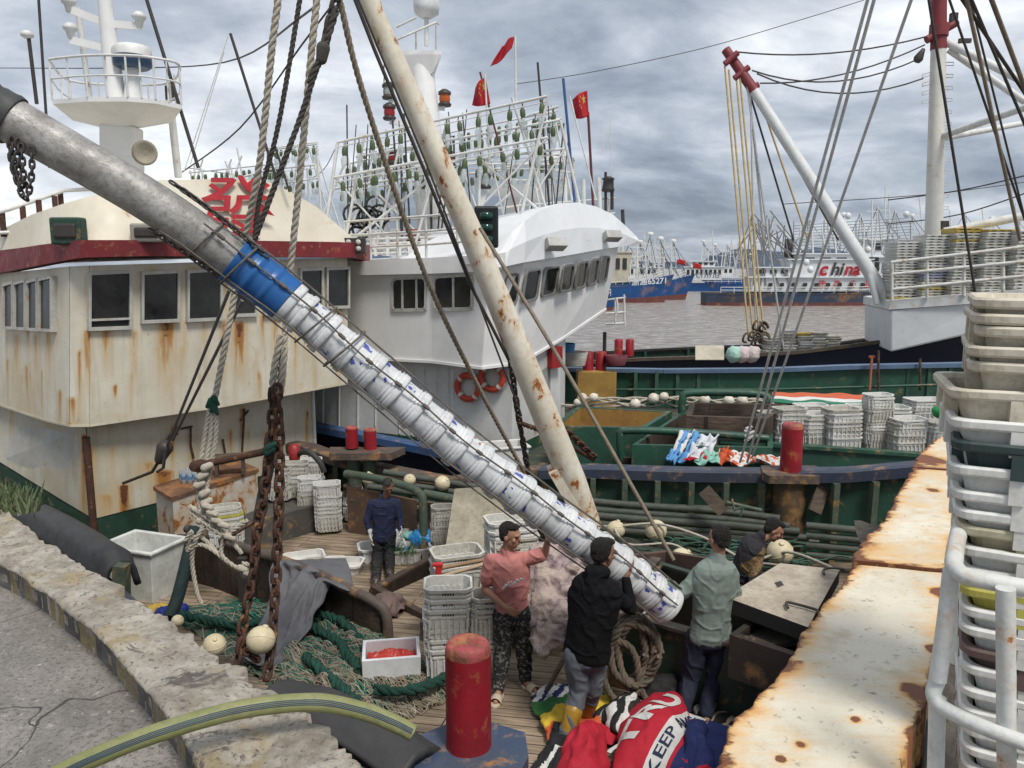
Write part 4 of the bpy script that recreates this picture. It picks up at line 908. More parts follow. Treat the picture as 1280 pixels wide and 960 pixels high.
    # ring buoy hooks: life rings hang on the wall and are things of their own
    for k, (u, v) in enumerate(((585,483),(615,471))):
        c = PP(u,v,pl)+V((.0,-.10,0)); n_ = pl[1] if (O-pl[0]).dot(pl[1]) > 0 else -pl[1]; a = n_.cross(V((0,0,1))).normalized(); pts = []
        for i in range(25): g = 2*math.pi*i/24; pts.append(c+(a*math.cos(g)+V((0,0,1))*math.sin(g))*.235)
        t = thing('life_ring', ['orange life ring hanging on the white wall, farther from the corner','orange life ring hanging nearest the corner of the white wall'][k], 'life ring', c, 'life rings on the white wall')
        mb = MB(); mb.tube(pts, .062, 10, caps=False); mb.build('ring', M('life_ring_orange', (0.50,0.06,0.03), .5, (0.40,0.05,0.03), 6, grime=.3), t)
        for g in range(4): mb = MB(); i = 3+g*6; mb.tube([pts[i-1]*.5+pts[i]*.5, pts[i]*.5+pts[i+1]*.5], .066, 10); mb.build('band', crate_mats[0], t)
        mb = MB(); mb.tube([c+(a*math.cos(2*math.pi*i/16)+V((0,0,1))*math.sin(2*math.pi*i/16))*(.30 if i%4 else .25) for i in range(17)], .010, 5); mb.build('grab_line', ropew, t)
    c = P(826-0,405,17)
    mb = MB(); b0 = [PP(u,v,pr) for u,v in ((684,434),(697,432),(697,458),(684,460))]; mb.prism(b0, (.1,-.12,0)); f = mb.build('extinguisher_box', M('red_box', (.35,.02,.025), .4), Bt)
    # railings on the roof
    mb = MB()
    def rail(pts, hs, r=.025):
        for h in hs: mb.tube([p+V((0,0,h)) for p in pts], r, 6)
        q = resample([p for p in pts], .75)
        for p in q: mb.tube([p, p+V((0,0,hs[-1]))], r, 6)
    e = [P(432,325,16.2),P(540,322,14.8),P(622,316,14.0)]; rail(e, (.25,.5,.78))
    e = [P(432,322,19.2),P(540,316,18.2),P(650,300,18.5),P(768,285,21.5)]; rail(e, (.4,.8))
    mb.build('roof_railing', railwhite, Bt)
    mb = MB()
    for i in range(14):
        u = 440+i*15; y = 16.6; mb.beam(P(u,320,y), P(u+random.uniform(-3,3),300+random.uniform(-6,6),y), .05+.1*random.random(), .08, up=V((0,1,0)))
    for i in range(5): mb.tube([P(440,318-i*6,17.2), P(620,312-i*6,16.2)], .035, 6)
    mb.build('roof_pipework', whitem, Bt)
    for i in range(7):
        u = 470+i*24; mb = MB(); mb.lathe([(.16,0),(.18,.4),(.14,.55)], P(u,318,17.5), n=10); mb.build('roof_vent', [whitem,whitem,M('dark_red_tank',(.3,.03,.03),.5)][i%3], Bt)
    mb = MB(); c = P(608,284,13.7)-V((0,0,.2)); mb.box(c+V((0,0,.2)), (.42,.16,.72)); bx = mb.build('signal_lamp_box', M('black_lamp_box', (.008,.010,.010), .4, grime=0), Bt, bevel=.04)
    for k in range(3): mb = MB(); mb.lathe([(.07,-.07),(.12,-.05),(.12,.05),(.07,.07)], c+V((0,-.12,.38-k*.20)), n=14); mb.build('lens', M('dark_green_lens', (.01,.05,.04), .15, bump=0, grime=0), bx)
    mb = MB(); mb.box(P(612,316,14.8), (.42,.3,.16)); mb.build('lamp_seat', brownrail, Bt)
    # main mast
    Y = 18.6; f = lambda u,v,y=Y: P(u,v,y)
    mb = MB(); mb.tube([f(545,330),f(535,190),f(528,95),f(522,75)], [.42,.36,.28,.24], 16); mb.build('mast_column', white, Bt)
    mb = MB(); pt = [f(500,68,Y-.3),f(552,64,Y-.3),f(545,58,Y+.9),f(506,60,Y+.9)]; z = pt[0].z; pt = [V((p.x,p.y,z)) for p in pt]; mb.prism(pt,(0,0,.08)); 
    mb.add(pt+[f(522,95)+V((-.2,-.2,0)),f(530,95)+V((.2,-.2,0)),f(530,95)+V((.2,.2,0)),f(522,95)+V((-.2,.2,0))], [(0,1,5,4),(1,2,6,5),(2,3,7,6),(3,0,4,7)]); mb.build('mast_platform', white, Bt)
    mb = MB(); mb.tube([f(533,58),f(533,18)], .05, 8); mb.build('dome_post', whitem, Bt)
    mb = MB(); mb.lathe([(.12,-.22),(.28,-.12),(.30,.02),(.29,.3),(.2,.42),(0,.45)], f(533,10), n=22); mb.build('satellite_dome', M('dome_white', (.75,.76,.77), .35, bump=0), Bt)
    mb = MB(); mb.tube([f(495,50,Y-.6),f(545,28,Y-.6),f(548,30,Y+.4)], .025, 6); mb.tube([f(495,34,Y-.6),f(520,22,Y-.6)], .025, 6)
    for u in (496,520,545): mb.tube([f(u,62,Y-.5), f(u,50-(u-495)*.4,Y-.6)], .02, 6)
    mb.build('platform_railing', railwhite, Bt)
    lm = [M('lamp_clear', (.35,.37,.37), .2, bump=0), M('lamp_red', (.28,.02,.02), .2, bump=0), M('lamp_amber', (.5,.10,.015), .2, bump=0), darkm]
    for (u,v,k,ax,ay) in ((486,116,0,530,134),(487,142,1,530,156),(556,125,2,530,134),(492,198,1,530,208),(563,202,2,540,206),(606,228,0,600,262)):
        mb = MB(); mb.beam(f(u,v+10), f(ax,ay), .06, .12); mb.build('lamp_bracket', white, Bt)
        mb = MB(); c = f(u,v+8); mb.lathe([(.14,0),(.16,.05),(.11,.09)], c, n=14, m=3); mb.lathe([(.12,.09),(.13,.16),(.12,.26)], c, n=14, m=k); mb.lathe([(.15,.26),(.15,.32),(.06,.38)], c, n=14, m=3); mb.build('navigation_light', lm, Bt)
    # second radar platform behind
    mb = MB(); g = lambda u,v: P(u,v,21.5); mb.tube([g(645,300),g(643,238)], .33, 14); mb.lathe([(.25,-.3),(1.2,0),(1.25,.1)], g(662,240), n=24); mb.lathe([(1.25,.0),(1.25,.8)], g(662,238), n=24) if False else None
    mb.build('rear_platform', white, Bt)
    mb = MB(); 
    for i in range(9): a = 2*math.pi*i/9; c = g(662,238); p = c+V((1.2*math.cos(a),1.2*math.sin(a),0)); mb.tube([p,p+V((0,0,.8))], .03, 6)
    for h in (.4,.8): mb.tube([g(662,238)+V((1.2*math.cos(2*math.pi*i/20),1.2*math.sin(2*math.pi*i/20),h)) for i in range(21)], .03, 6)
    mb.build('rear_platform_railing', railwhite, Bt)
    mb = MB(); mb.lathe([(.3,0),(.32,.12),(.28,.22)], g(690,204), n=16); mb.tube([g(690,204),g(690,240)], .06, 6); mb.build('radar_dome', white, Bt)
    # squid lamp racks
    sock = M('lamp_socket_green', (0.075,0.12,0.045), .5, (0.07,0.09,0.045), 9, grime=.2, bump=0); bulb = M('lamp_bulb_glass', (0.62,0.68,0.68), .08, bump=0, grime=0, alpha=.45)
    lampmesh = None
    rows = [((422,178,17.0),(686,120,15.6),14,0),((445,196,17.8),(700,150,16.8),12,.5),((418,222,17.0),(685,172,15.6),12,0),((452,216,17.8),(706,186,17.0),9,.3),((650,148,18.4),(698,133,18.2),4,0),
            ((300,222,25),(352,208,25),5,0),((330,188,25),(396,180,24.6),6,0),((336,212,25),(394,206,24.6),5,0),((418,236,18.6),(560,214,17.6),7,.2),((585,205,18.6),(700,206,18.2),5,.3)]
    cnt = 0
    for (a, b, n, ph) in rows:
        mb = MB(); A_, B_ = P(*a), P(*b); mb.tube([A_,B_], .030, 6); mb.tube([A_+V((0,0,-.10)),B_+V((0,0,-.10))], .012, 5); mb.build('lamp_rack', whitem, Bt)
        if cnt >= 90: n = 0
        for i in range(n):
            p = lerp(A_, B_, (i+.5+.12*math.sin(i*3+ph))/n)+V((0,0,-.12))
            if cnt >= 98: break
            if lampmesh is None:
                mb = MB(); mb.tube([V((0,0,.12)),V((.03,0,.05)),V((0,0,0))], .012, 5); mb.lathe([(.03,0),(.052,-.04),(.055,-.13),(.04,-.19)], (0,0,0), n=10); mb.lathe([(.035,-.19),(.068,-.27),(.058,-.37),(.022,-.46),(0,-.48)], (0,0,0), n=10, m=1)
                ORG['_x'] = V(); o = mb.build('squid_lamp', [sock, bulb], None); lampmesh = o; o.parent = Bt; o.location = p-ORG[Bt.name]
            else: o = lampmesh.copy(); C.objects.link(o); o.parent = Bt; o.location = p-ORG[Bt.name]
            o.rotation_euler = (random.uniform(-.12,.12),random.uniform(-.12,.12),random.random()*6); cnt += 1
    mb = MB(); rl = random.Random(9)                       # the many more lamps hanging farther back
    for a, b, n in (((236,216,26),(352,204,26),13),((285,236,26),(352,228,26),8),((330,186,25.5),(396,178,25.5),8),((336,232,25.5),(400,222,25.5),8),((430,206,20),(560,176,20),13),((560,176,20),(702,148,20),15),((430,238,20),(560,222,20),10),((560,222,20),(705,196,20),13),((450,188,21.5),(690,140,21.5),20)):
        A_, B_ = P(*a), P(*b); mb.tube([A_,B_], .028, 5, m=2)
        for i in range(n):
            c = lerp(A_,B_,(i+.3+rl.random()*.5)/n)-V((0,0,.1)); ax = V((rl.uniform(-.12,.12),0,1)); mb.lathe([(.03,0),(.05,-.04),(.052,-.13),(.04,-.20)], c, ax, n=7); mb.lathe([(.04,-.20),(.068,-.29),(.055,-.38),(0,-.46)], c, ax, n=7, m=1)
    tag(mb.build('back_lamps', [sock, bulb, whitem], Bt), kind='stuff')
    mb = MB()
    for i in range(34):
        u = rl.choice((rl.uniform(236,400),rl.uniform(425,700))); y = 26 if u < 410 else 20; mb.tube([P(u,rl.uniform(150,210) if u > 410 else rl.uniform(185,215),y),P(u+rl.uniform(-40,40),300,y)], .03, 5)
    mb.build('rear_rack_frame', whitem, Bt)
    mb = MB()
    T = lambda a, b, r=.03: mb.tube([P(*a),P(*b)], r, 6)
    for a, b in (((422,178,17),(405,300,17)),((504,162,17),(470,310,17)),((560,148,16.4),(515,322,16.6)),((686,118,15.6),(640,320,15.6)),((700,150,17),(735,300,17)),((690,132,18.3),(715,250,18.3)),((455,170,17),(432,300,17)),
                 ((335,188,25),(325,290,25)),((396,178,24.6),(403,290,24.6)),((352,208,25),(352,280,25)),((300,222,25),(300,270,25)),((600,138,16.2),(598,318,16.2)),((706,186,17),(670,240,17)),((640,122,16),(690,285,16)),
                 ((418,222,17),(505,318,17)),((560,206,16.5),(440,300,17)),((685,172,15.6),(560,300,16)),((600,200,16.4),(706,290,17)),((470,240,17.4),(540,310,17.4)),((640,240,17),(560,310,17)),((452,196,18),(500,320,18)),((500,230,18),(420,320,18)),((610,180,18),(640,320,18)),((650,150,18),(620,320,18))): T(a, b, random.choice((.022,.03,.035)))
    mb.build('rack_frame', whitem, Bt)
    mb = MB()
    for i in range(26):
        u = 430+random.random()*270; y = 17+random.random()*2; mb.tube([P(u+random.uniform(-15,15),150+random.uniform(-20,40),y), P(u,300,y)], random.choice((.012,.018,.022)), 5)
    mb.build('rack_rods', M('dark_rods', (.06,.06,.065), .5), Bt)
    mb = MB()
    for i in range(9):
        c = P(*random.choice([(455,275,17.5),(478,268,17.5),(440,290,17.5)]))+V((random.uniform(-.3,.3),0,random.uniform(-.2,.2))); mb.tube([c+V((.22*math.cos(g*.52),.05,.22*math.sin(g*.52))) for g in range(13)], .03, 5)
    mb.build('cable_coil', rubber, Bt)
    # whips, poles
    for a, b, r, m_ in (((672,78,18),(690,300,18),.028,darkm),((704,98,18.5),(720,270,18.5),.035,M('blue_pole',(.05,.11,.28),.5)),((644,44,19),(645,130,19),.03,whitem),((600,90,16.5),(655,300,16.5),.022,M('dark_red_pole',(.12,.03,.03),.5)),((735,140,19.5),(742,268,19.5),.035,MATS['dark_red_pole']),
                 ((752,150,21),(754,190,21),.012,whitem),((763,150,21),(765,250,21),.012,whitem),((606,92,16.3),(612,200,16.3),.02,whitem),((480,55,18),(480,120,18),.012,darkm),((706,222,20),(707,260,20),.06,whitem),((729,224,20),(730,262,20),.06,whitem),((748,222,20),(750,262,20),.06,whitem),((757,215,21),(757,265,21),.04,darkm),((765,225,21),(765,262,21),.05,darkm),((778,262,20),(779,282,20),.05,darkm),((712,120,19),(745,250,19),.02,whitem)):
        mb = MB(); mb.tube([P(*a),P(*b)], r, 6); mb.build('aerial', m_, Bt)
    mb = MB(); mb.lathe([(.14,0),(.18,.04),(.16,.1),(.13,.3),(.18,.34),(.08,.4)], P(760,240,21), n=14); mb.build('navigation_light', darkm, Bt)
    # yellow bollard block and bollards on the far rail, near bollards
    mb = MB(); c = P(745,470,19.7); mb.box(V((c.x,c.y,.85)), (1.0,.5,1.05)); mb.build('bollard_block', M('yellow_ochre_paint', (0.36,0.22,0.05), .6, (0.25,0.15,0.04), 2, grime=.3, rust=.12), Bt, bevel=.02)
    for u in (735,751): mb = MB(); c = P(u,463,19.8); mb.lathe([(.14,-.1),(.14,.46),(.1,.5),(0,.5)], c, n=18); mb.build('bollard', redboll, Bt)
    # holds and coamings on deck
    def hold(q, z0, z1, out_, inn, nm='hold_coaming'):
        mb = MB(); c = sum(q, V())/4; ins = [p+(c-p).normalized()*.14 for p in q]
        for i in range(4):
            j = (i+1)%4; mb.hexa([V((p.x,p.y,z0)) for p in (q[i],q[j],ins[j],ins[i])]+[V((p.x,p.y,z1)) for p in (q[i],q[j],ins[j],ins[i])], 0)
            mb.add([V((ins[i].x,ins[i].y,z1-.01))+(c-ins[i])*.004,V((ins[j].x,ins[j].y,z1-.01))+(c-ins[j])*.004,V((ins[j].x,ins[j].y,z0+.1)),V((ins[i].x,ins[i].y,z0+.1))], [(0,1,2,3)], 1)
        mb.add([V((p.x,p.y,z0+.12)) for p in ins], [(0,1,2,3)], 1); mb.build(nm, [out_, inn], Bt)
    q = [PZ(690,533,1.1),PZ(806,535,1.1),PZ(840,514,1.1),PZ(722,508,1.1)]; hold(q, .3, 1.1, greenm, M('ochre_hold_lining', (0.33,0.19,0.045), .6, (0.20,0.12,0.04), 2, grime=.4, rust=.1))
    q = [PZ(790,556,1.0),PZ(966,560,1.0),PZ(966,520,1.0),PZ(850,516,1.0)]; hold(q, .3, 1.0, greenm, woodb)
    q = [PZ(858,520,1.35),PZ(960,523,1.35),PZ(985,505,1.35),PZ(862,503,1.35)]; hold(q, .3, 1.35, woodb, woodb)
    mb = MB(); a, b = P(776,538,13.4), P(872,541,13.3); mb.tube(smoothpath([P(777,572,13.4),P(775,545,13.4),P(786,538,13.4),P(872,541,13.3),P(960,548,13.2)],4), .07, 10); mb.build('pipe_rail', greenm, Bt)
    mb = MB(); mb.tube(smoothpath([P(853,528,15.8),P(853,500,15.8),P(866,491,15.8),P(952,493,15.6),P(960,505,15.5)],4), .08, 10); mb.build('pipe_rail', greenm, Bt)
    mb = MB(); a = P(900,553,13.3); b = P(1175,572,12.9); a2 = P(900,590,13.3); mb.hexa([V((a.x,a.y,.3)),V((b.x,b.y,.3)),V((b.x,b.y+.12,.3)),V((a.x,a.y+.12,.3)),a,b,b+V((0,.12,0)),a+V((0,.12,0))]); mb.beam(a+V((0,.05,.02)), b+V((0,.05,.02)), .2, .06); mb.build('long_coaming', greenm, Bt)
    mb = MB(); a = P(780,572,13.2); b = P(880,578,13.2); mb.hexa([V((a.x,a.y,.3)),V((b.x,b.y,.3)),V((b.x,b.y+.06,.3)),V((a.x,a.y+.06,.3)),a,b,b+V((0,.06,0)),a+V((0,.06,0))]); mb.build('hold_board', woodb, Bt)
boatB()
# floats strung on the second boat and its odds and ends
def float_(u, v, y, rp, label, grp, m_=floatm, name='float'):
    r = px(rp, y); c = P(u,v,y); R = Matrix.Rotation(random.uniform(-.5,.5),3,'X')@Matrix.Rotation(random.uniform(-.5,.5),3,'Y')
    mb = MB(); mb.ell(c, (r,r,r*.97), R, 22); mb.lathe([(r*1.005,-r*.05),(r*1.03,0),(r*1.005,r*.05)], c, R@V((0,.3,1)), 24); mb.lathe([(r*.2,r*.9),(r*.2,r*1.08),(r*.1,r*1.1)], c, R@V((.4,-.3,1)), 10)
    return tag(mb.build(name, m_), label, 'float', grp)
fw = M('white_float', (0.66,0.63,0.56), .5, (0.55,0.5,0.4), 4, grime=.3)
for k, (u,v,rp,lb) in enumerate(((728,497,6,'first from the left'),(742,497,6,'second from the left'),(722,503,5,'small one at the left end'),(794,505,7,'third, lying lowest'),(817,498,7,'fourth, before the pair'),(830,496,6,'fifth, right of the pair'),(881,500,7,'left of the three by the green pipe rail'),(911,501,7,'middle of the three by the green pipe rail'),(928,501,7,'right of the three by the green pipe rail'))):
    float_(u,v,16.4-.002*k,rp,'white float on the second boat, '+lb,'white floats strung across the second boat',fw)
for k in range(5):
    mb = MB(); pts = [P(690+8*k,505+3*k,16.6)]
    for u in range(730,990,30): pts.append(P(u,503+random.uniform(-6,7)-(u-700)*.01,16.5+random.uniform(-.1,.1)))
    twist(mb, smoothpath(pts,5), .022); tag(mb.build('float_line', ropew), 'white line strung between the floats on the second boat', 'rope', 'white lines between floats')
# the white fish tub by the wheelhouse of the second boat, and brush of pipes
def tub(name, label, cat, c, L_, W_, H, rz, th, mat, grp=None):
    R = Matrix.Rotation(rz,3,'Z'); mb = MB()
    def ringp(sx, sy, z): return [c+R@V((sx*L_/2*a, sy*W_/2*b, z)) for a,b in ((-1,-1),(1,-1),(1,1),(-1,1))]
    o0, o1, r1, r2, i1, i0 = ringp(.86,.86,0), ringp(1,1,H-.04), ringp(1.07,1.10,H-.04), ringp(1.07,1.10,H), ringp(.93,.90,H), ringp(.80,.78,th)
    rows = [o0,o1,r1,r2,i1,i0]; vs = [p for r in rows for p in r]
    mb.add(vs, [(k*4+i,k*4+(i+1)%4,(k+1)*4+(i+1)%4,(k+1)*4+i) for k in range(5) for i in range(4)]+[(3,2,1,0),(20,21,22,23)])
    return tag(mb.build(name, mat, None, bevel=.012), label, cat, grp)
tub('fish_tub', 'white plastic tub on the second boat beside its wheelhouse door', 'tub', P(625,570,14.0)-V((0,0,.32)), .95, .6, .55, .3, .05, crate_mats[2])
tub('fish_tub', 'big scuffed white plastic tub on the near deck by the wheelhouse corner', 'tub', PD(183,741), .86, .62, .72, -.33, .05, M('tub_white', (0.66,0.68,0.64), .45, (0.44,0.45,0.41), 2.5, grime=.35, bump=.06))
# ================================================================== THIRD BOAT with mast, boom, trays
Ct = thing('cargo_boat', 'navy hulled third boat with white block, derrick mast and stacked trays', 'fishing boat', (6,24,0))
def boatC():
    Y = 23.5
    near = [P(640,468,25),P(760,462,24.5),P(900,452,24),P(1000,437,23.4),P(1060,424,23),P(1120,416,22.6),P(1210,408,22),P(1300,400,21.5)]
    near = [P(700,455,25.5),P(800,449,25),P(900,446,24.4),P(1000,440,23.8),P(1080,430,23.2),P(1150,420,22.6),P(1230,409,22),P(1320,396,21.4)]
    mb = MB(); mb.grid(lambda s,t: (lambda p: V((p.x,p.y+t*.6,lerp(p.z,WZ-.4,t))))(poly_at(near,s)), 40, 3); mb.build('hull', navy, Ct)
    mb = MB()
    for i in range(len(near)-1): mb.beam(near[i],near[i+1],.22,.10)
    mb.build('rail', woodm, Ct)
    far = [P(740,441,29),P(900,433,29),P(1040,430,28),P(1110,420,27.5),P(1300,398,27)]
    mb = MB(); mb.grid(lambda s,t: (lambda p: V((p.x,p.y,lerp(p.z,.2,t))))(poly_at(far,s)), 40, 2)
    mb.build('bulwark_plating', green, Ct)
    mb = MB(); mb.grid(lambda s,t: (lambda p: V((p.x,p.y+.1,lerp(p.z-.02,WZ-.4,t))))(poly_at(far,s)), 40, 2); mb.build('hull', navy, Ct)
    mb = MB()
    for i in range(len(far)-1): mb.beam(far[i],far[i+1],.2,.08)
    mb.build('rail', darkm, Ct)
    for k in range(12):
        p = poly_at(far, .02+k/12); mb = MB(); mb.beam(p+V((0,-.12,-.05)), V((p.x,p.y-.12,.3)), .1, .12, up=V((0,1,0))); mb.build('bulwark_frame', greenm, Ct)
    mb = MB(); mb.grid(lambda s,t: (lambda p: V((p.x,p.y,.5)))(lerp(poly_at(near,s)+V((0,.2,0)),poly_at(far,s),t)), 20, 6); mb.build('deck', M('dark_deck', (.07,.055,.045), .8, grime=.4), Ct)
    # white block with the rail and trays on it
    y0 = 21.6; a, b = P(1113,388,y0), P(1232,376,y0-.9); c, d = P(1113,440,y0), P(1226,415,y0-.9); e = V((.9,3.6,0))
    mb = MB(); mb.hexa([c,d,d+e,c+e,a,b,b+e,a+e]); mb.build('white_block', M('block_white', (0.66,0.68,0.69), .55, (0.56,0.57,0.57), 1.0, grime=.2, streak=.3, streakcol=(.4,.38,.33)), Ct, bevel=.05)
    a2, b2 = P(1113,376,y0), P(1320,358,y0-1.6); 
    mb = MB(); dz = [0]; pl = [P(1114,330,y0),P(1320,306,y0-1.6)]
    for v0, v1 in ((328,308),(343,327),(362,345)): mb.tube([P(1114,v0,y0-.1),P(1320,v1-4,y0-1.7)], .045, 8)
    for u in (1115,1159,1205,1254,1300): t = (u-1114)/206; yy = lerp(y0-.1,y0-1.7,t); mb.tube([P(u,lerp(328,304,t),yy),P(u,lerp(376,362,t),yy)], .045, 8)
    mb.build('railing', railwhite, Ct)
    mb = MB(); a3, b3 = P(1112,376,y0), P(1340,358,y0-1.8); mb.hexa([a3-V((0,0,.25)),b3-V((0,0,.25)),b3+e-V((0,0,.25)),a3+e-V((0,0,.25)),a3,b3,b3+e,a3+e]); mb.build('upper_deck', whitem, Ct)
    # mast, with steps; head red
    Y = 24.2; f = lambda u,v,y=Y: P(u,v,y)
    mb = MB(); mb.tube([f(1167,300),f(1173,60)], [.26,.21], 20); mb.build('mast', M('mast_cream_white', (0.68,0.67,0.62), .5, (0.58,0.56,0.50), 2, grime=.15, streak=.4, rust=.05), Ct)
    mb = MB(); mb.tube([f(1173,62),f(1174,-30)], [.225,.21], 20); mb.tube([f(1158,50),f(1196,28)], .12, 10); mb.lathe([(.27,0),(.27,.35)], f(1173,46), n=20); mb.build('mast_head', redband if False else M('mast_red', (.21,.03,.035), .55, (.15,.025,.03), 3, grime=.3), Ct)
    for k in range(13):
        v = 78+k*15; u = 1181+(v-78)*(-.02)-k*.25
        mb = MB(); p = f(u,v); s = f(u+11,v); mb.tube([p,s,s+V((0,0,-.09)),p+V((0,0,-.09))], .015, 5); mb.build('mast_step', whitem, Ct)
        if k < 4: mb = MB(); p = f(1163,90+k*11); s = f(1153,93+k*11); mb.tube([p,s,s+V((0,0,-.09)),p+V((0,0,-.09))], .015, 5); mb.build('mast_step', whitem, Ct)
    for (a, b, r, dy) in (((1182,52),(1300,112),.11,-2),((1186,62),(1300,140),.10,-1),((1172,172),(1300,128),.10,-3),((1172,174),(1300,150),.09,2)):
        mb = MB(); mb.tube([f(*a), f(b[0],b[1],Y+dy)], r, 12); mb.build('mast_brace', whitem, Ct)
    mb = MB(); mb.tube([f(1180,290,22.3), f(1300,266,21.5)], .12, 12); mb.build('stowed_boom', railwhite, Ct)
    mb = MB()
    for i in range(5): mb.tube(sag(f(1177+i*2,276,23.5), f(1182+i*3,283,23.5), .35), .03, 6)
    mb.build('rope_hank', roped, Ct)
    mb = MB(); mb.lathe([(.10,-.1),(.14,0),(.05,.3)], f(1148,73,Y-.3), (.5,0,1), 10); mb.build('mast_lamp', darkm, Ct)
    mb = MB(); mb.box(f(1192,22), (.2,.15,.25)); mb.build('mast_lamp', darkm, Ct); mb = MB(); mb.box(f(1206,51,Y-.3), (.35,.1,.12)); mb.build('mast_lamp', darkm, Ct)
boatC()
Bm = thing('cargo_boom', 'white cargo boom with red crossed head rising to the left of the tall mast', 'boom', P(1110,378,23))
def boomC():
    a, b, h = P(1110,376,22.6), P(943,114,24.4), P(907,62,24.8)
    mb = MB(); mb.tube([a,b], [.20,.155], 18); mb.tube([lerp(a,b,.12)+V((-.1,-.1,0)),lerp(a,b,.0)+V((-.35,-.1,-.1))], .1, 8); mb.build('pole', M('boom_white', (0.64,0.66,0.66), .45, (0.55,0.56,0.56), 2, grime=.15, rust=.05), Bm)
    mb = MB(); m_ = MATS['mast_red']; mb.tube([b,h], [.165,.14], 14)
    for (u0,v0,u1,v1) in ((906,80,922,66),(918,98,936,84),(934,112,948,106)): mb.tube([P(u0,v0,24.5),P(u1,v1,24.5)], .095, 10)
    mb.build('boom_head', m_, Bm)
boomC()
def line(name, label, cat, pts, r, mat, tw=False, grp=None, n=6, sm=True):
    mb = MB(); p = smoothpath(pts, 6) if (sm and len(pts) > 2) else [V(q) for q in pts]
    if tw: twist(mb, p, r)
    else: mb.tube(p, r, n)
    return tag(mb.build(name, mat), label, cat, grp)
for k, (a,b,s) in enumerate(((((922,65,24.6)),(1157,46,24.2),.25),((950,104,24.4),(1156,56,24.2),.3),((940,88,24.4),(1152,72,24.2),.5),((946,92,24.4),(1154,98,24.2),.5))):
    line('steel_stay', 'dark wire stay from the red boom head to the mast, '+['topmost','second from top','second lowest','lowest'][k], 'wire', sag(P(*a),P(*b),s), .024, wire, grp='stays between boom head and mast', sm=False)
for k, (u0,u1,v1) in enumerate(((906,936,425),(911,942,425),(920,950,428),(925,955,420))):
    mb = MB(); a, b = P(u0,82+k*5,24.5), P(u1,v1,24.2); mb.tube([a,b], .034, 6); tag(mb.build('hoist_rope', ropey), 'yellow hoisting rope under the red boom head, '+['leftmost','second','third','rightmost'][k], 'rope', 'yellow hoisting ropes')
for k, (a, b, m_) in enumerate((((934,108),(980,440),ropes_grey),((938,112),(945,420),ropes_grey),((944,116),(1048,300),roped),((934,106),(992,300),roped),((948,118),(1010,300),ropey),((936,112),(955,300),ropes_grey))):
    line('rigging_line', ['grey line falling from the boom head to the deck pile','grey line falling beside the yellow ropes','dark line from boom head crossing behind the white boom','dark line from the boom head between yellow ropes and boom','ochre line running down alongside the white boom','thin grey line between the yellow ropes and the dark lines'][k], 'rope', [P(*a,24.4),P(*b,24.6)], .03, m_)
mb = MB()
for i in range(12): c = P(945,418,24)+V((random.uniform(-.3,.3),random.uniform(-.2,.2),random.uniform(-.3,.3))); mb.tube([c+V((.15*math.cos(g*.6),.1*math.sin(g),.15*math.sin(g*.6))) for g in range(9)], .035, 5)
tag(mb.build('rope_block', woodm), 'knotted pulley block and rope tangle at the foot of the yellow ropes', 'pulley')
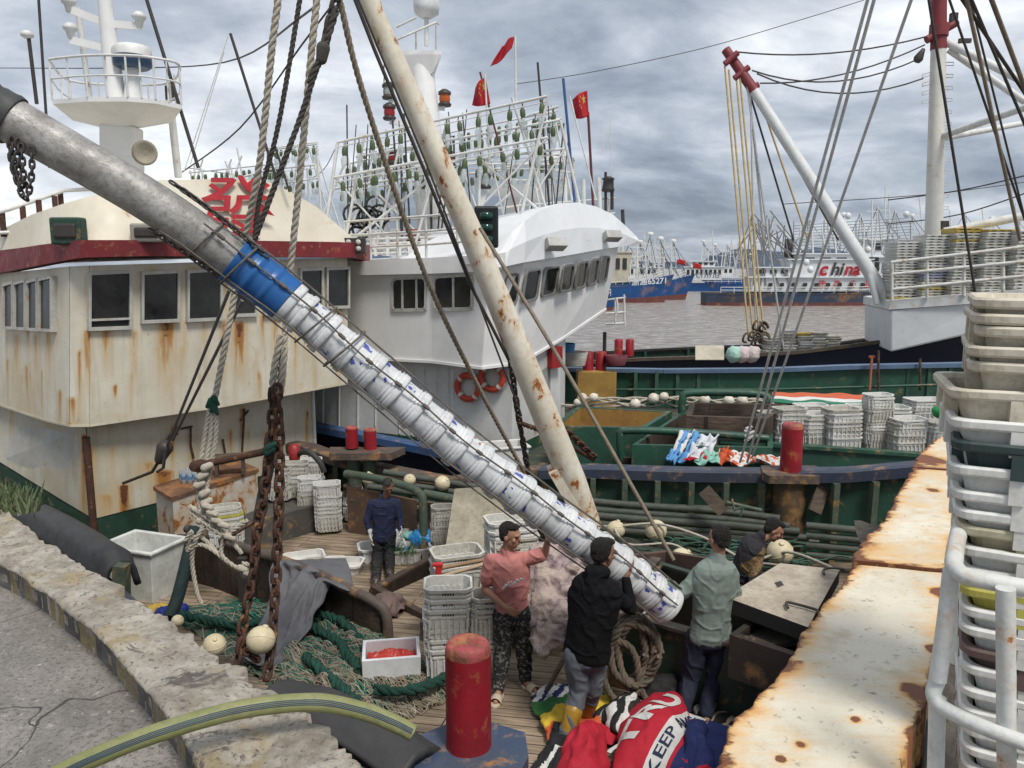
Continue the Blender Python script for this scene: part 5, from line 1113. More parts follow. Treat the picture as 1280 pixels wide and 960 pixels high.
# ================================================================== FAR BOATS
glassy = windark
def far_boat(name, label, Y, u0, u1, vw, vd, colors, bow, house, txt=None, masts=(), extras=True, red=True, sheer=6, grp=None):
    """hull from pixel u0..u1 at distance Y, waterline at vw, deck edge at vd"""
    root = thing(name, label, 'fishing boat', P((u0+u1)/2,vw,Y), grp); L_ = px(u1-u0,Y); W_ = L_*.22; x0 = P(u0,vw,Y).x; H = px(vw-vd,Y); wz = WZ
    n = 16; mb = MB(); 
    def half(t): # width along the length, t=0 left end
        s = t if bow > 0 else 1-t; return W_/2*(min(1, (s+.15)/.25) if s < .2 else 1)*(1-max(0,(s-.6)/.4)**2.2*.97)
    def sh(t): s = t if bow > 0 else 1-t; return H*(1+sheer/10*max(0,(s-.45)/.55)**1.8)
    rows = []
    for k in range(5):
        z = (0,.25,.3,.9,1)[k]; r = []
        for i in range(2*n+2):
            side = -1 if i <= n else 1; t = (i if i <= n else 2*n+1-i)/n; s = (t if bow > 0 else 1-t); w2 = half(t)*(.86+.14*z); over = px((12*z-6)*max(0,s-.8)/.2,Y)*bow
            r.append(V((x0+L_*t+over, Y+W_/2+side*w2, wz-.4*(k == 0)+sh(t)*z)))
        rows.append(r)
    m_ = 2*n+2
    for k in range(4):
        mb.add(rows[k]+rows[k+1], [(i,(i+1)%m_,m_+(i+1)%m_,m_+i) for i in range(m_)], 1 if k == 0 and red else 0)
    mb.add([p-V((0,0,H*.12)) for p in rows[4]], [tuple(range(m_))], 2); mb.build('hull', [colors[0], M('red_antifouling', (.17,.06,.055), .7, grime=.3, rust=.1, rs=.5), M('far_deck', (.12,.12,.11), .8)], root)
    for hi, (a, b, v0, v1, wins) in enumerate(house):
        X0, X1 = P(a,0,Y+W_*.3).x, P(b,0,Y+W_*.3).x; zb, zt = P(0,v1,Y+W_*.3).z, P(0,v0,Y+W_*.3).z; mb = MB(); yc = Y+W_*.5
        mb.hexa([V((X0,yc-W_*.3,zb)),V((X1,yc-W_*.3,zb)),V((X1,yc+W_*.3,zb)),V((X0,yc+W_*.3,zb)),V((X0-.3,yc-W_*.32,zt)),V((X1+.5,yc-W_*.32,zt)),V((X1+.5,yc+W_*.32,zt)),V((X0-.3,yc+W_*.32,zt))])
        mb.box(V(((X0+X1)/2,yc,zt+.08)), (X1-X0+1.4, W_*.74, .16)); h = mb.build('deckhouse', colors[1], root)
        for i in range(wins):
            t = (i+.5)/wins; w3 = (X1-X0)/wins*.6; mb = MB(); zc = lerp(zb,zt,.62); hh = (zt-zb)*.38; mb.box(V((lerp(X0,X1,t),yc-W_*.318,zc)), (w3,.12,hh)); mb.build('window', glassy, h)
    for (u,vt,vb,du,r) in masts:
        mb = MB(); a, b = P(u,vb,Y+W_/2), P(u+du,vt,Y+W_/2); mb.tube([a,b], [r*1.3,r], 7)
        for t in (.55,.8): mb.beam(lerp(a,b,t)-V((r*8,0,0)), lerp(a,b,t)+V((r*8,0,0)), r, r)
        mb.build('mast', whitem, root)
    mb = MB(); 
    for h in (.4,.8): mb.tube([V((x0+L_*t,Y+W_/2-half(t)*.95,wz+sh(t)+h)) for t in [i/16 for i in range(1,16)]], .05, 5)
    for i in range(1,16): t = i/16; p = V((x0+L_*t,Y+W_/2-half(t)*.95,wz+sh(t))); mb.tube([p,p+V((0,0,.8))], .045, 5)
    mb.build('deck_railing', whitem, root)
    return root, x0, L_, W_
fwhite = M('far_white', (0.68,0.71,0.73), .5, (0.58,0.6,0.62), .3, grime=.15, bs=2)
def tree_masts(n, u0, u1, vt, vb, seed):
    r = random.Random(seed); return [(lerp(u0,u1,(i+.5)/n)+r.uniform(-2,2), vt+r.uniform(0,(vb-vt)*.5), vb, r.uniform(-7,7), .10) for i in range(n)]
hb = M('far_blue_hull', (0.015,0.085,0.27), .45, (0.015,0.06,0.18), .3, grime=.2, rust=.05, rs=.4, bs=2)
r1, *_ = far_boat('distant_fishing_boat', 'blue hulled boat nearest the curved white wheelhouse, lettering on its bow', 118, 700, 838, 373, 351, (hb, fwhite), 1, [(770,800,333,349,5),(772,795,322,333,4)], masts=tree_masts(6,765,825,290,350,4))
r2, *_ = far_boat('distant_fishing_boat', 'dark blue bow showing right behind the lettered blue boat', 128, 760, 864, 368, 349, (hb, fwhite), 1, [(800,830,335,347,4)], masts=tree_masts(4,800,845,298,348,9), sheer=7)
mb = MB(); text_on(mb, '浙渔65271', P(812,352,116.0), (1,0,.05), (0,0,1), 1.2, bold=.02, off=.0); [None]; mb.build('bow_lettering', fwhite, r1)
r3, *_ = far_boat('distant_fishing_boat', 'white decked boat with a bright blue hull ahead of the rusty stern', 175, 800, 935, 361, 351, (hb, fwhite), -1, [(868,915,334,350,8),(875,905,327,334,4)], masts=tree_masts(5,880,925,288,335,12), sheer=2, red=False)
mb = MB(); text_on(mb, 'china', P(885,343,174), (1,0,0), (0,0,1), 2.6, bold=.01, off=0, shear=.2); mb.build('side_lettering', M('faded_lettering', (.22,.24,.27), .6), r3)
grimehull = M('far_hull_blue_grime', (0.04,0.075,0.14), .6, (0.06,0.06,0.07), .25, grime=.4, rust=.16, rs=.35, bs=2)
r4, x4, L4, W4 = far_boat('distant_fishing_boat', 'long white and blue boat with red lettering on its side and a rusty stern', 108, 886, 1135, 380, 364, (grimehull, fwhite), 1,
    [(955,1108,347,364,0),(1005,1105,325,347,0),(960,1003,335,347,3),(1010,1095,318,326,0)], masts=[(955,268,345,-2,.12),(962,262,345,4,.10),(1090,250,320,0,.10),(1000,285,340,0,.1)]+tree_masts(6,1010,1100,270,318,3), sheer=1)
Yf = 108+W4*.5-W4*.33-.1
mb = MB(); text_on(mb, 'c', P(1030,337,Yf), (1,0,0), (0,0,1), 2.6, bold=.035, off=.05, shear=.25); text_on(mb, 'na', P(1066,337,Yf), (1,0,0), (0,0,1), 2.4, bold=.03, off=.05, shear=.2)
for i, ch in enumerate('佛盈成品'): text_on(mb, ch, P(1025+i*19,356,Yf+.6), (1,0,0), (0,0,1), 1.15, bold=.02, off=.7)
mb.build('side_lettering', redpaint, r4)
mb = MB(); text_on(mb, 'hi', P(1047,337,Yf), (1,0,0), (0,0,1), 2.4, bold=.03, off=.05, shear=.25); text_on(mb, '.c', P(1092,338,Yf), (1,0,0), (0,0,1), 2.4, bold=.03, off=.05, shear=.2); mb.build('side_lettering', darkm, r4)
for i in range(5):
    mb = MB(); c = P(1022+i*19,332-2,Yf); mb.box(P(1012+i*20,329-0,Yf+.2)+V((0,.1,.55)), (1.5,.2,.6)); mb.build('window', glassy, r4, bevel=.1)
for i in range(10):
    mb = MB(); mb.box(P(965+i*14.5,356,Yf-.6)+V((0,.62,0)), (.5,.25,.5)); mb.build('window', glassy, r4)
# lamp rack of the lettered boat and those behind it
mb = MB()
for h in range(10): mb.tube([P(992,282+h*3.6,112),P(1140,272+h*3.6,112)], .06, 5)
for u in (992,1010,1030,1050,1070,1090,1110,1138): mb.tube([P(u,276,112),P(u,322,112)], .08, 5)
mb.build('lamp_rack', M('rack_grey', (.30,.33,.36), .6), r4)
mb = MB()
for i in range(26): u = 935+random.random()*50; mb.tube([P(u,262+random.random()*30,109),P(u+random.uniform(-30,60),300+random.random()*60,109)], .09, 5)
mb.build('gallows_frame', M('gallows_grey', (.22,.22,.22), .6), r4)
mb = MB(); mb.lathe([(.6,0),(.6,2.6),(.45,2.6)], P(985,322,110), n=12); mb.build('funnel', darkm, r4)
for (u,v) in ((1008,328),(1013,337),(1060,270),(1133,268),(1085,312)):
    mb = MB(); mb.ell(P(u,v,107.5), (.42,.42,.48)); mb.build('satellite_dome', fwhite, r4)
r5, *_ = far_boat('distant_fishing_boat', 'pale boat mostly hidden behind the white block and tray stacks', 140, 1070, 1420, 368, 352, (grimehull, fwhite), 1, [(1090,1150,322,352,6),(1100,1300,300,322,8)], masts=tree_masts(5,1095,1290,240,300,31)+[(1105,232,300,2,.12)], sheer=1, red=False)
r6, *_ = far_boat('distant_fishing_boat', 'small far boat in front of the mountains between the white decked boat and yellow ropes', 260, 880, 960, 352, 346, (hb, fwhite), -1, [(905,930,334,346,4)], masts=tree_masts(4,905,940,300,345,33), sheer=1, red=False)
r7, *_ = far_boat('distant_fishing_boat', 'pale superstructure seen under the curved white hood', 95, 640, 772, 372, 356, (hb, M('far_cream', (.52,.48,.38), .6, grime=.3)), 1, [(765,792,316,352,3)], masts=tree_masts(3,772,800,290,345,37), sheer=2)
for k, (u,v) in enumerate(((866,336),(846,331))):
    mb = MB(); a = P(u,v,110); mb.grid(lambda s,t: a+V((s*1.2,.1*math.sin(s*6),t*.7+.1*math.sin(s*5))), 8, 4); o = mb.build('red_flag', M('flag_red', (.42,.02,.02), .7, bump=.05), None, solid=.02); tag(o, 'small red flag flying over the distant boats, '+['right one','left one'][k], 'flag', 'small far red flags')
def gear_frames(root, Y, u0, u1, vt, vb, n, seed, sc=1.0):
    """lattice masts, derricks and rigging that give a far fishing boat its prickly outline"""
    r = random.Random(seed); mb = MB(); dm = MB()
    for i in range(n):
        u = lerp(u0,u1,(i+.5)/n); top = vt+r.uniform(0,(vb-vt)*.35)
        mb.tube([P(u-5*sc,vb,Y),P(u,top,Y)], .10, 5); mb.tube([P(u+5*sc,vb,Y+1),P(u,top,Y)], .09, 5)
        for t in (.3,.55,.78): mb.tube([P(u-5*sc*(1-t),lerp(vb,top,t),Y),P(u+5*sc*(1-t),lerp(vb,top,t),Y+.6)], .06, 4)
        dm.tube([P(u,top,Y),P(u+r.uniform(10,28)*sc*r.choice((-1,1)),vb,Y)], .05, 4); dm.tube([P(u,top+3,Y),P(u+r.uniform(10,28)*sc,vb-r.random()*10,Y)], .04, 4)
        if r.random() > .4: mb.lathe([(.5,0),(.55,.3),(.3,.5)], P(u,top,Y), n=8)
    mb.build('lattice_mast', whitem, root); dm.build('rigging', wire, root)
gear_frames(r1, 121, 768, 832, 292, 350, 5, 1); gear_frames(r2, 131, 800, 850, 300, 348, 3, 2); gear_frames(r3, 178, 872, 930, 300, 333, 4, 3, .8)
gear_frames(r4, 113, 1000, 1130, 258, 318, 6, 5); gear_frames(r5, 143, 1090, 1290, 262, 305, 6, 6); gear_frames(r6, 262, 900, 945, 312, 346, 3, 7, .6)
# ================================================================== CRATES
_CR = {}
def crate_proto(L_, W_, H, mat, kind=0):
    k = (round(L_,3), round(W_,3), round(H,3), mat.name, kind)
    if k in _CR: return _CR[k]
    mb = MB()
    def rg(sx, sy, z, ch=.06):
        a, b = L_/2*sx, W_/2*sy; c = ch
        return [V(p) for p in ((-a+c,-b,z),(a-c,-b,z),(a,-b+c,z),(a,b-c,z),(a-c,b,z),(-a+c,b,z),(-a,b-c,z),(-a,-b+c,z))]
    t = .92; rim = .02
    rows = [rg(.88,.86,0,.05), rg(.965,.95,H*.72), rg(1.0,1.0,H*.74), rg(1.0,1.0,H*.80), rg(.97,.96,H*.81), rg(.975,.965,H-.03), rg(1.04,1.06,H-.03), rg(1.05,1.07,H), rg(.95,.93,H), rg(.93,.91,H*.5), rg(.84,.81,.02,.05)]
    vs = [p for r in rows for p in r]; n = 8
    mb.add(vs, [(q*n+i,q*n+(i+1)%n,(q+1)*n+(i+1)%n,(q+1)*n+i) for q in range(len(rows)-1) for i in range(n)]+[tuple(range(7,-1,-1)), tuple(range((len(rows)-1)*n,len(rows)*n))])
    zb, zt = H*.12, H*.72                                    # ribs and hand slots
    if kind == 2:
        for x in (-.30,.02,.30):
            for s in (-1,1): mb.box((x*L_, s*(W_/2*.955), H*.5), (.035,.03,H*.72))
        for y in (-.2,.2):
            for s in (-1,1): mb.box((s*(L_/2*.955), y*W_, H*.5), (.03,.035,H*.72))
        for s in (-1,1): mb.box((0, s*W_/2*1.05, H-.016), (L_*1.0,.02,.030)); mb.box((-.02*L_, s*W_/2*1.06, H-.035), (.05,.022,.06))
    if kind == 0:
        for i in range(7):
            x = (i-3)/3*L_*.40
            for s in (-1,1): mb.box((x, s*(W_/2*.93), H*.42), (.018,.03,H*.55))
        for i in range(5):
            y = (i-2)/2*W_*.34
            for s in (-1,1): mb.box((s*(L_/2*.94), y, H*.42), (.03,.018,H*.55))
    for s in ((-1,1) if kind != 2 else ()):
        for i in range(5): mb.box(((i-2)*L_*.055, s*(W_/2*.972), H*.86), (L_*.03,.006,H*.10), m=1)
        mb.box((s*(L_/2*.98), 0, H*.86), (.006,W_*.28,H*.10), m=1)
    if kind == 2:
        mb = MB()
        def rr(sx, sy, z, cr=.055):
            a, b = L_/2*sx, W_/2*sy; out_ = []
            for cx, cy, a0 in ((a-cr,b-cr,0),(-a+cr,b-cr,90),(-a+cr,-b+cr,180),(a-cr,-b+cr,270)):
                for g in range(5): q = math.radians(a0+22.5*g); out_.append(V((cx+cr*math.cos(q),cy+cr*math.sin(q),z)))
            return out_
        rows = [rr(.80,.76,0),rr(.925,.905,H-.034),rr(1.03,1.045,H-.036),rr(1.05,1.07,H-.028),rr(1.055,1.075,H-.008),rr(1.035,1.05,H),rr(.985,.975,H-.002),rr(.95,.93,H-.02),rr(.79,.745,.02)]; n = 20
        mb.add([p for r_ in rows for p in r_], [(q*n+i,q*n+(i+1)%n,(q+1)*n+(i+1)%n,(q+1)*n+i) for q in range(len(rows)-1) for i in range(n)]+[tuple(range(n-1,-1,-1)), tuple(range(8*n,9*n))], 0, False)
        for x in (-.26,.10,.36): mb.box((x*L_, -W_/2*.965, H-.075), (.045,.05,.085)); mb.box((x*L_, W_/2*.965, H-.075), (.045,.05,.085))
        for y in (-.15,.2): mb.box((-L_/2*.975, y*W_, H-.075), (.045,.045,.085))
        mb.box((-.04*L_, -W_/2*1.075, H-.03), (.13,.012,.04))
    o = mb.build('fish_crate', [mat, slot], None); me = o.data; bpy.data.objects.remove(o); _CR[k] = me; return me
ORD = ['top','second','third','fourth','fifth','sixth','seventh','eighth','ninth','tenth','eleventh','twelfth','thirteenth','fourteenth','fifteenth','sixteenth','seventeenth','eighteenth','nineteenth','twentieth']+['%d%s' % (n, 'th' if 10 < n % 100 < 20 else {1:'st',2:'nd',3:'rd'}.get(n % 10,'th')) for n in range(21,60)]
NCR = [0]
def stack(base, n, pitch, L_, W_, H, rz, where, grp, mats=None, colors='white', jit=.012, name='fish_crate', cat='crate', kind=0, special={}, lean=(0,0), topskew=0, seed=0):
    r = random.Random(seed+n*7+int(abs(base.x)*100)); mats = mats or crate_mats; jit = jit*1.6
    for i in range(n):
        k = n-1-i; mt = special.get(k, (r.choice(mats),))[0]; col = special.get(k, (0, colors))[1]
        me = crate_proto(L_, W_, H, mt, kind); o = bpy.data.objects.new(name, me); C.objects.link(o)
        o.location = base+V((r.uniform(-jit,jit)+lean[0]*i*pitch, r.uniform(-jit,jit)+lean[1]*i*pitch, i*pitch)); o.rotation_euler = (r.uniform(-.015,.015), r.uniform(-.015,.015), rz+r.uniform(-.05,.05)+(topskew if k == 0 else 0))
        if k == 0 and topskew: o.rotation_euler.x += .05
        lab = ('%s %s, %s from the top, %s' % (col, cat, ORD[k], where)) if k else ('%s %s on top of the %s' % (col, cat, where))
        tag(o, lab, cat, grp); NCR[0] += 1
# ---- deck of the near boat, left side
g1 = 'white fish crates stacked on the near deck'
def st_pix(u, vtop, vbot, y, w_px, n, where, rz=.3, grp=g1, H=.2, ratio=.72, **k):
    b = P(u, vbot, y); L_ = px(w_px, y)/1.15; top = P(u, vtop, y).z; hgt = top-b.z; pitch = (hgt-H)/max(n-1,1)
    stack(b, n, pitch, L_, L_*ratio, H, rz, where, grp, **k)
st_pix(372,578,620,12.9,34,6,'low stack at the wheelhouse end of the deck', .25, H=.22)
st_pix(372,572,622,13.6,34,5,'stack against the lower wheelhouse wall', .25, H=.22)
st_pix(411,580,618,13.9,30,5,'stack behind, by the wheelhouse corner', .25, H=.22, special={1:(crate_yel,'yellow')})
st_pix(350,584,624,12.7,32,6,'stack left of the low one beside the chains', .25, H=.22)
st_pix(392,573,612,13.4,30,5,'stack between the wall stack and wheelhouse corner stack', .25, H=.22)
st_pix(388,596,640,12.6,32,7,'stack just left of the tall one on the platform', .25, H=.22)
st_pix(411,603,662,12.4,38,10,'tall stack between platform and the man in blue', .25, H=.22)
st_pix(442,606,650,13.0,26,8,'brown topped stack right of the tallest one', .25, H=.2, special={0:(crate_brn,'brown')})
st_pix(284,633,680,9.9,46,9,'stack behind the knotted white ropes', .42, H=.2, special={2:(crate_yel,'yellow')})
# loose crates on deck behind the grey cloth
for k, (u,v,rz) in enumerate(((380,704,.35),(405,712,.25),(428,712,-.1))):
    stack(PD(u,v+2), 1, .1, .58, .40, .15, rz, ('deck behind the grey cloth, left one','deck behind the grey cloth, middle one','deck behind the grey cloth, right one')[k], g1, kind=1)
# provision crates by the man in navy
for k, (u,v,rz) in enumerate(((478,697,.25),(440+70,700,.2),(497,683,.2),(535,676,.30),(556,672,.3))):
    if k == 4: continue
    stack(PD(u,v), 1, .1, .70, .40, .22, rz, ('deck left of the provisions','deck in front with green vegetables','deck behind the vegetables','deck right of the vegetables, marked in black')[k], g1, mats=[crate_mats[2]])
# tilted trug crates around the sacks
st_pix(554,632,680,10.7,34,7,'stack left of the leaning canvas board', .2, H=.26)
st_pix(640,648,720,8.6,72,5,'stack behind the man in pink', .25, H=.34, ratio=.7)
st_pix(572,688,745,7.9,74,3,'slanting stack behind the two wooden handles', .35, H=.3)
st_pix(560,728,840,7.05,70,7,'front stack beside the near red bollard', .12, H=.32, ratio=.8, mats=[crate_mats[2], crate_mats[0]])
st_pix(609,742,832,7.0,50,10,'grey stack between front stack and man in pink', .2, H=.28, ratio=.9, mats=[crate_mats[1]])
# ---- second boat
g2 = 'white fish crates on the deck of the second boat'
for (u,vt,vb,y,wp,n,wh,rz) in ((984,509,560,14.0,44,7,'leftmost front stack on the second boat',.1),(1011,505,556,14.8,44,8,'back stack left of centre on the second boat',.1),(988,498,532,15.6,44,5,'small stack at the back left on the second boat',.1),
    (1022,500,528,15.4,46,5,'small stack before the orange cover',.1),(1018,516,558,14.0,46,6,'front stack right behind the red bollard',.15),(1050,510,560,13.9,50,8,'broad front stack right of the bollard',.1),(1062,508,552,14.7,50,7,'stack hidden behind the broad front one',.1),
    (963,514,556,14.1,40,6,'stack at the far left beside the grey stay lines',.1),(1076,506,552,14.9,44,7,'stack just left of and behind the tallest',.1),(1112,508,552,14.8,44,7,'stack between the tallest and the tipped crate',.1),(1093,492,562,13.9,38,15,'tallest stack on the second boat',.15),(1130,522,566,13.7,48,7,'stack with a tipped crate, right of the tallest',.1),(1153,498,528,15.3,50,5,'wide low stack back right on second boat',.05),(1172,526,568,13.9,44,6,'stack carrying the green jug',.1),(1197,510,545,15.2,36,5,'back stack partly hidden by the crate tower',.1)):
    st_pix(u,vt,vb,y,wp,n,wh,rz,g2,H=.24,ratio=.66,topskew=.12 if 'tipped' in wh else 0)
# ---- third boat: loose flat stacks on its deck, and tray stacks on the white block
g3 = 'flat grey trays piled on the third boat deck'
for (u,vt,vb,n,wh) in ((962,421,448,8,'left pile on the third boat deck'),(983,412,446,9,'second pile on the third boat deck'),(1003,416,443,8,'third pile on the third boat deck'),(1021,415,441,7,'fourth pile on the third boat deck'),(1038,419,437,6,'right end pile on the third boat deck')):
    st_pix(u,vt,vb,24.8,22,n,wh,.1,g3,H=.11,ratio=.8,name='fish_tray',cat='tray',jit=.04,kind=1,special={0:(tray_y,'yellow')} if n == 8 and u > 970 else {})
g4 = 'flat fish trays stacked on the white block'
def trays():
    y0 = 21.9
    for c, (u, vt, vb, n, w_) in enumerate(((1134,302,375,21,34),(1170,293,373,23,35),(1207,284,371,24,36),(1246,286,368,24,38),(1285,288,366,18,36))):
        y = y0-(u-1134)*.008; r = random.Random(c); b = P(u,vb,y); L_ = px(w_,y)/1.08; top = P(u,vt,y).z; pitch = (top-b.z)/n; me = {}
        wh = ('leftmost tray stack','second tray stack from the left','middle tray stack','fourth tray stack from the left','rightmost tray stack by the frame edge')[c]
        for i in range(n):
            k = n-1-i; mt = tray_y if (c,k) in ((0,20),(1,12),(1,19),(2,0),(2,1),(2,4),(3,0)) else tray_b if (c,k) in ((1,13),(1,14),(1,15)) else r.choice(crate_mats)
            col = 'yellow' if mt is tray_y else 'bluish' if mt is tray_b else 'white'
            if mt.name not in me:
                mb = MB(); H = pitch; l, w2 = L_, .8; mb.hexa([V(p) for p in ((-l/2*.96,-w2/2*.96,0),(l/2*.96,-w2/2*.96,0),(l/2*.96,w2/2*.96,0),(-l/2*.96,w2/2*.96,0),(-l/2*.98,-w2/2*.98,H*.55),(l/2*.98,-w2/2*.98,H*.55),(l/2*.98,w2/2*.98,H*.55),(-l/2*.98,w2/2*.98,H*.55))])
                mb.box((0,0,H*.72),(l*1.03,w2*1.03,H*.34))
                for x in (-.28,0,.28): mb.box((x*l,-w2/2*.98,H*.3),(l*.14,.012,H*.26), m=1)
                o = mb.build('fish_tray', [mt, slot]); me[mt.name] = o.data; bpy.data.objects.remove(o)
            o = bpy.data.objects.new('fish_tray', me[mt.name]); C.objects.link(o); o.location = b+V((r.uniform(-.025,.025),.45+r.uniform(-.02,.02),i*pitch)); o.rotation_euler = (0,r.uniform(-.012,.012),r.uniform(-.03,.03))
            tag(o, ('%s tray, %s from the top, %s' % (col, ORD[k], wh)) if k else '%s tray on top of the %s' % (col, wh), 'tray', g4)
trays()
# ---- crate tower on the right
def tower():
    y = 2.75; L_, W_, H = .74, .50, .30; x0 = P(1206,700,y).x
    g = 'big stained crates in the tower on the right'
    cols = {7:(crate_ygr,'dark green'), 11:(M('crate_old_yellow', (0.52,0.48,0.33), .5, grime=.4),'faded yellow'), 14:(crate_yel,'bright yellow'), 17:(crate_brn,'brown')}
    cr = M('crate_stained_cream', (0.64,0.60,0.50), .5, (0.47,0.41,0.30), 4.5, grime=.6, bump=.12); crw = M('crate_tower_white', (0.70,0.70,0.67), .45, (0.58,0.57,0.53), 4, grime=.4, bump=.08)
    vs = [355,372,393,416,438,468,505,568+0,600-15,612,642,672,690,712,740,775]
    r = random.Random(5); zs = []; v = 368
    tops = [372,392,408,430,452,486,522,548,580,612,634,656,680,706,732,758,780,806,830,856,882,908,932,958,984,1010,1036]
    for k, vt in enumerate(tops):
        mt, col = cols.get(k, ((cr if k < 6 else crw), 'cream' if k < 6 else 'white')); h = H
        me = crate_proto(L_*(.98 if k < 5 else 1.0), W_, h, mt, 2); o = bpy.data.objects.new('fish_crate', me); C.objects.link(o)
        yc = y-W_/2; z = P(1206,vt,yc).z; ang = -.50+r.uniform(-.03,.03)+(.10 if k in (5,6) else 0); lft = {0:1214,1:1212,2:1214,3:1207,4:1207,5:1189,6:1188,7:1190,8:1188,9:1191,10:1194,11:1196,12:1196}.get(k,1198+(k-12)*.4)
        q = P(lft,vt,yc)+Matrix.Rotation(ang,3,'Z')@V((L_/2*1.05, W_/2*1.06, 0)); o.location = V((q.x, q.y, z-h)); o.rotation_euler = (r.uniform(-.012,.012), r.uniform(-.01,.01), ang)
        tag(o, '%s crate, %s from the top of the big tower on the right' % (col, ORD[k]) if k else 'stained cream crate topping the big tower on the right', 'crate', g)
tower()
# ---- white pipe rail in front of the tower
def pipe_rail():
    t = thing('pipe_rail', 'white painted steel pipe guard rail with rust spots in front of the crate tower', 'guard rail', P(1175,960,2.2))
    r = px(11.5,2.2); c1 = P(1192,708,2.28); mb = MB()
    mb.tube(smoothpath([P(1214,560,3.25),P(1203,640,2.7),P(1193,695,2.33),P(1196,712,2.25),P(1215,722,2.2),P(1300,738,2.12),P(1400,752,2.05)],6), r, 16); mb.build('top_pipe', railwhite, t)
    mb = MB(); mb.tube(smoothpath([P(1190,712,2.27),P(1182,780,2.27),P(1172,850,2.27)],4), r, 16); mb.build('post', railwhite, t)
    mb = MB(); mb.tube(smoothpath([P(1172,850,2.28),P(1167,868,2.27),P(1178,884,2.24),P(1220,905,2.15),P(1300,935,2.05),P(1400,965,2.0)],6), r*.9, 16); mb.build('lower_pipe', railwhite, t)
    mb = MB(); mb.tube([P(1172,872,2.27),P(1166,1100,2.27)], r*.95, 16); mb.build('post', railwhite, t)
    mb = MB(); mb.tube([P(1257,735,2.12),P(1259,1100,2.12)], r*1.0, 16); mb.build('post', railwhite, t)
    mb = MB(); mb.tube([P(1220,600,3.0),P(1196,830,2.9)], r*.9, 12); mb.build('post', railwhite, t)
pipe_rail()
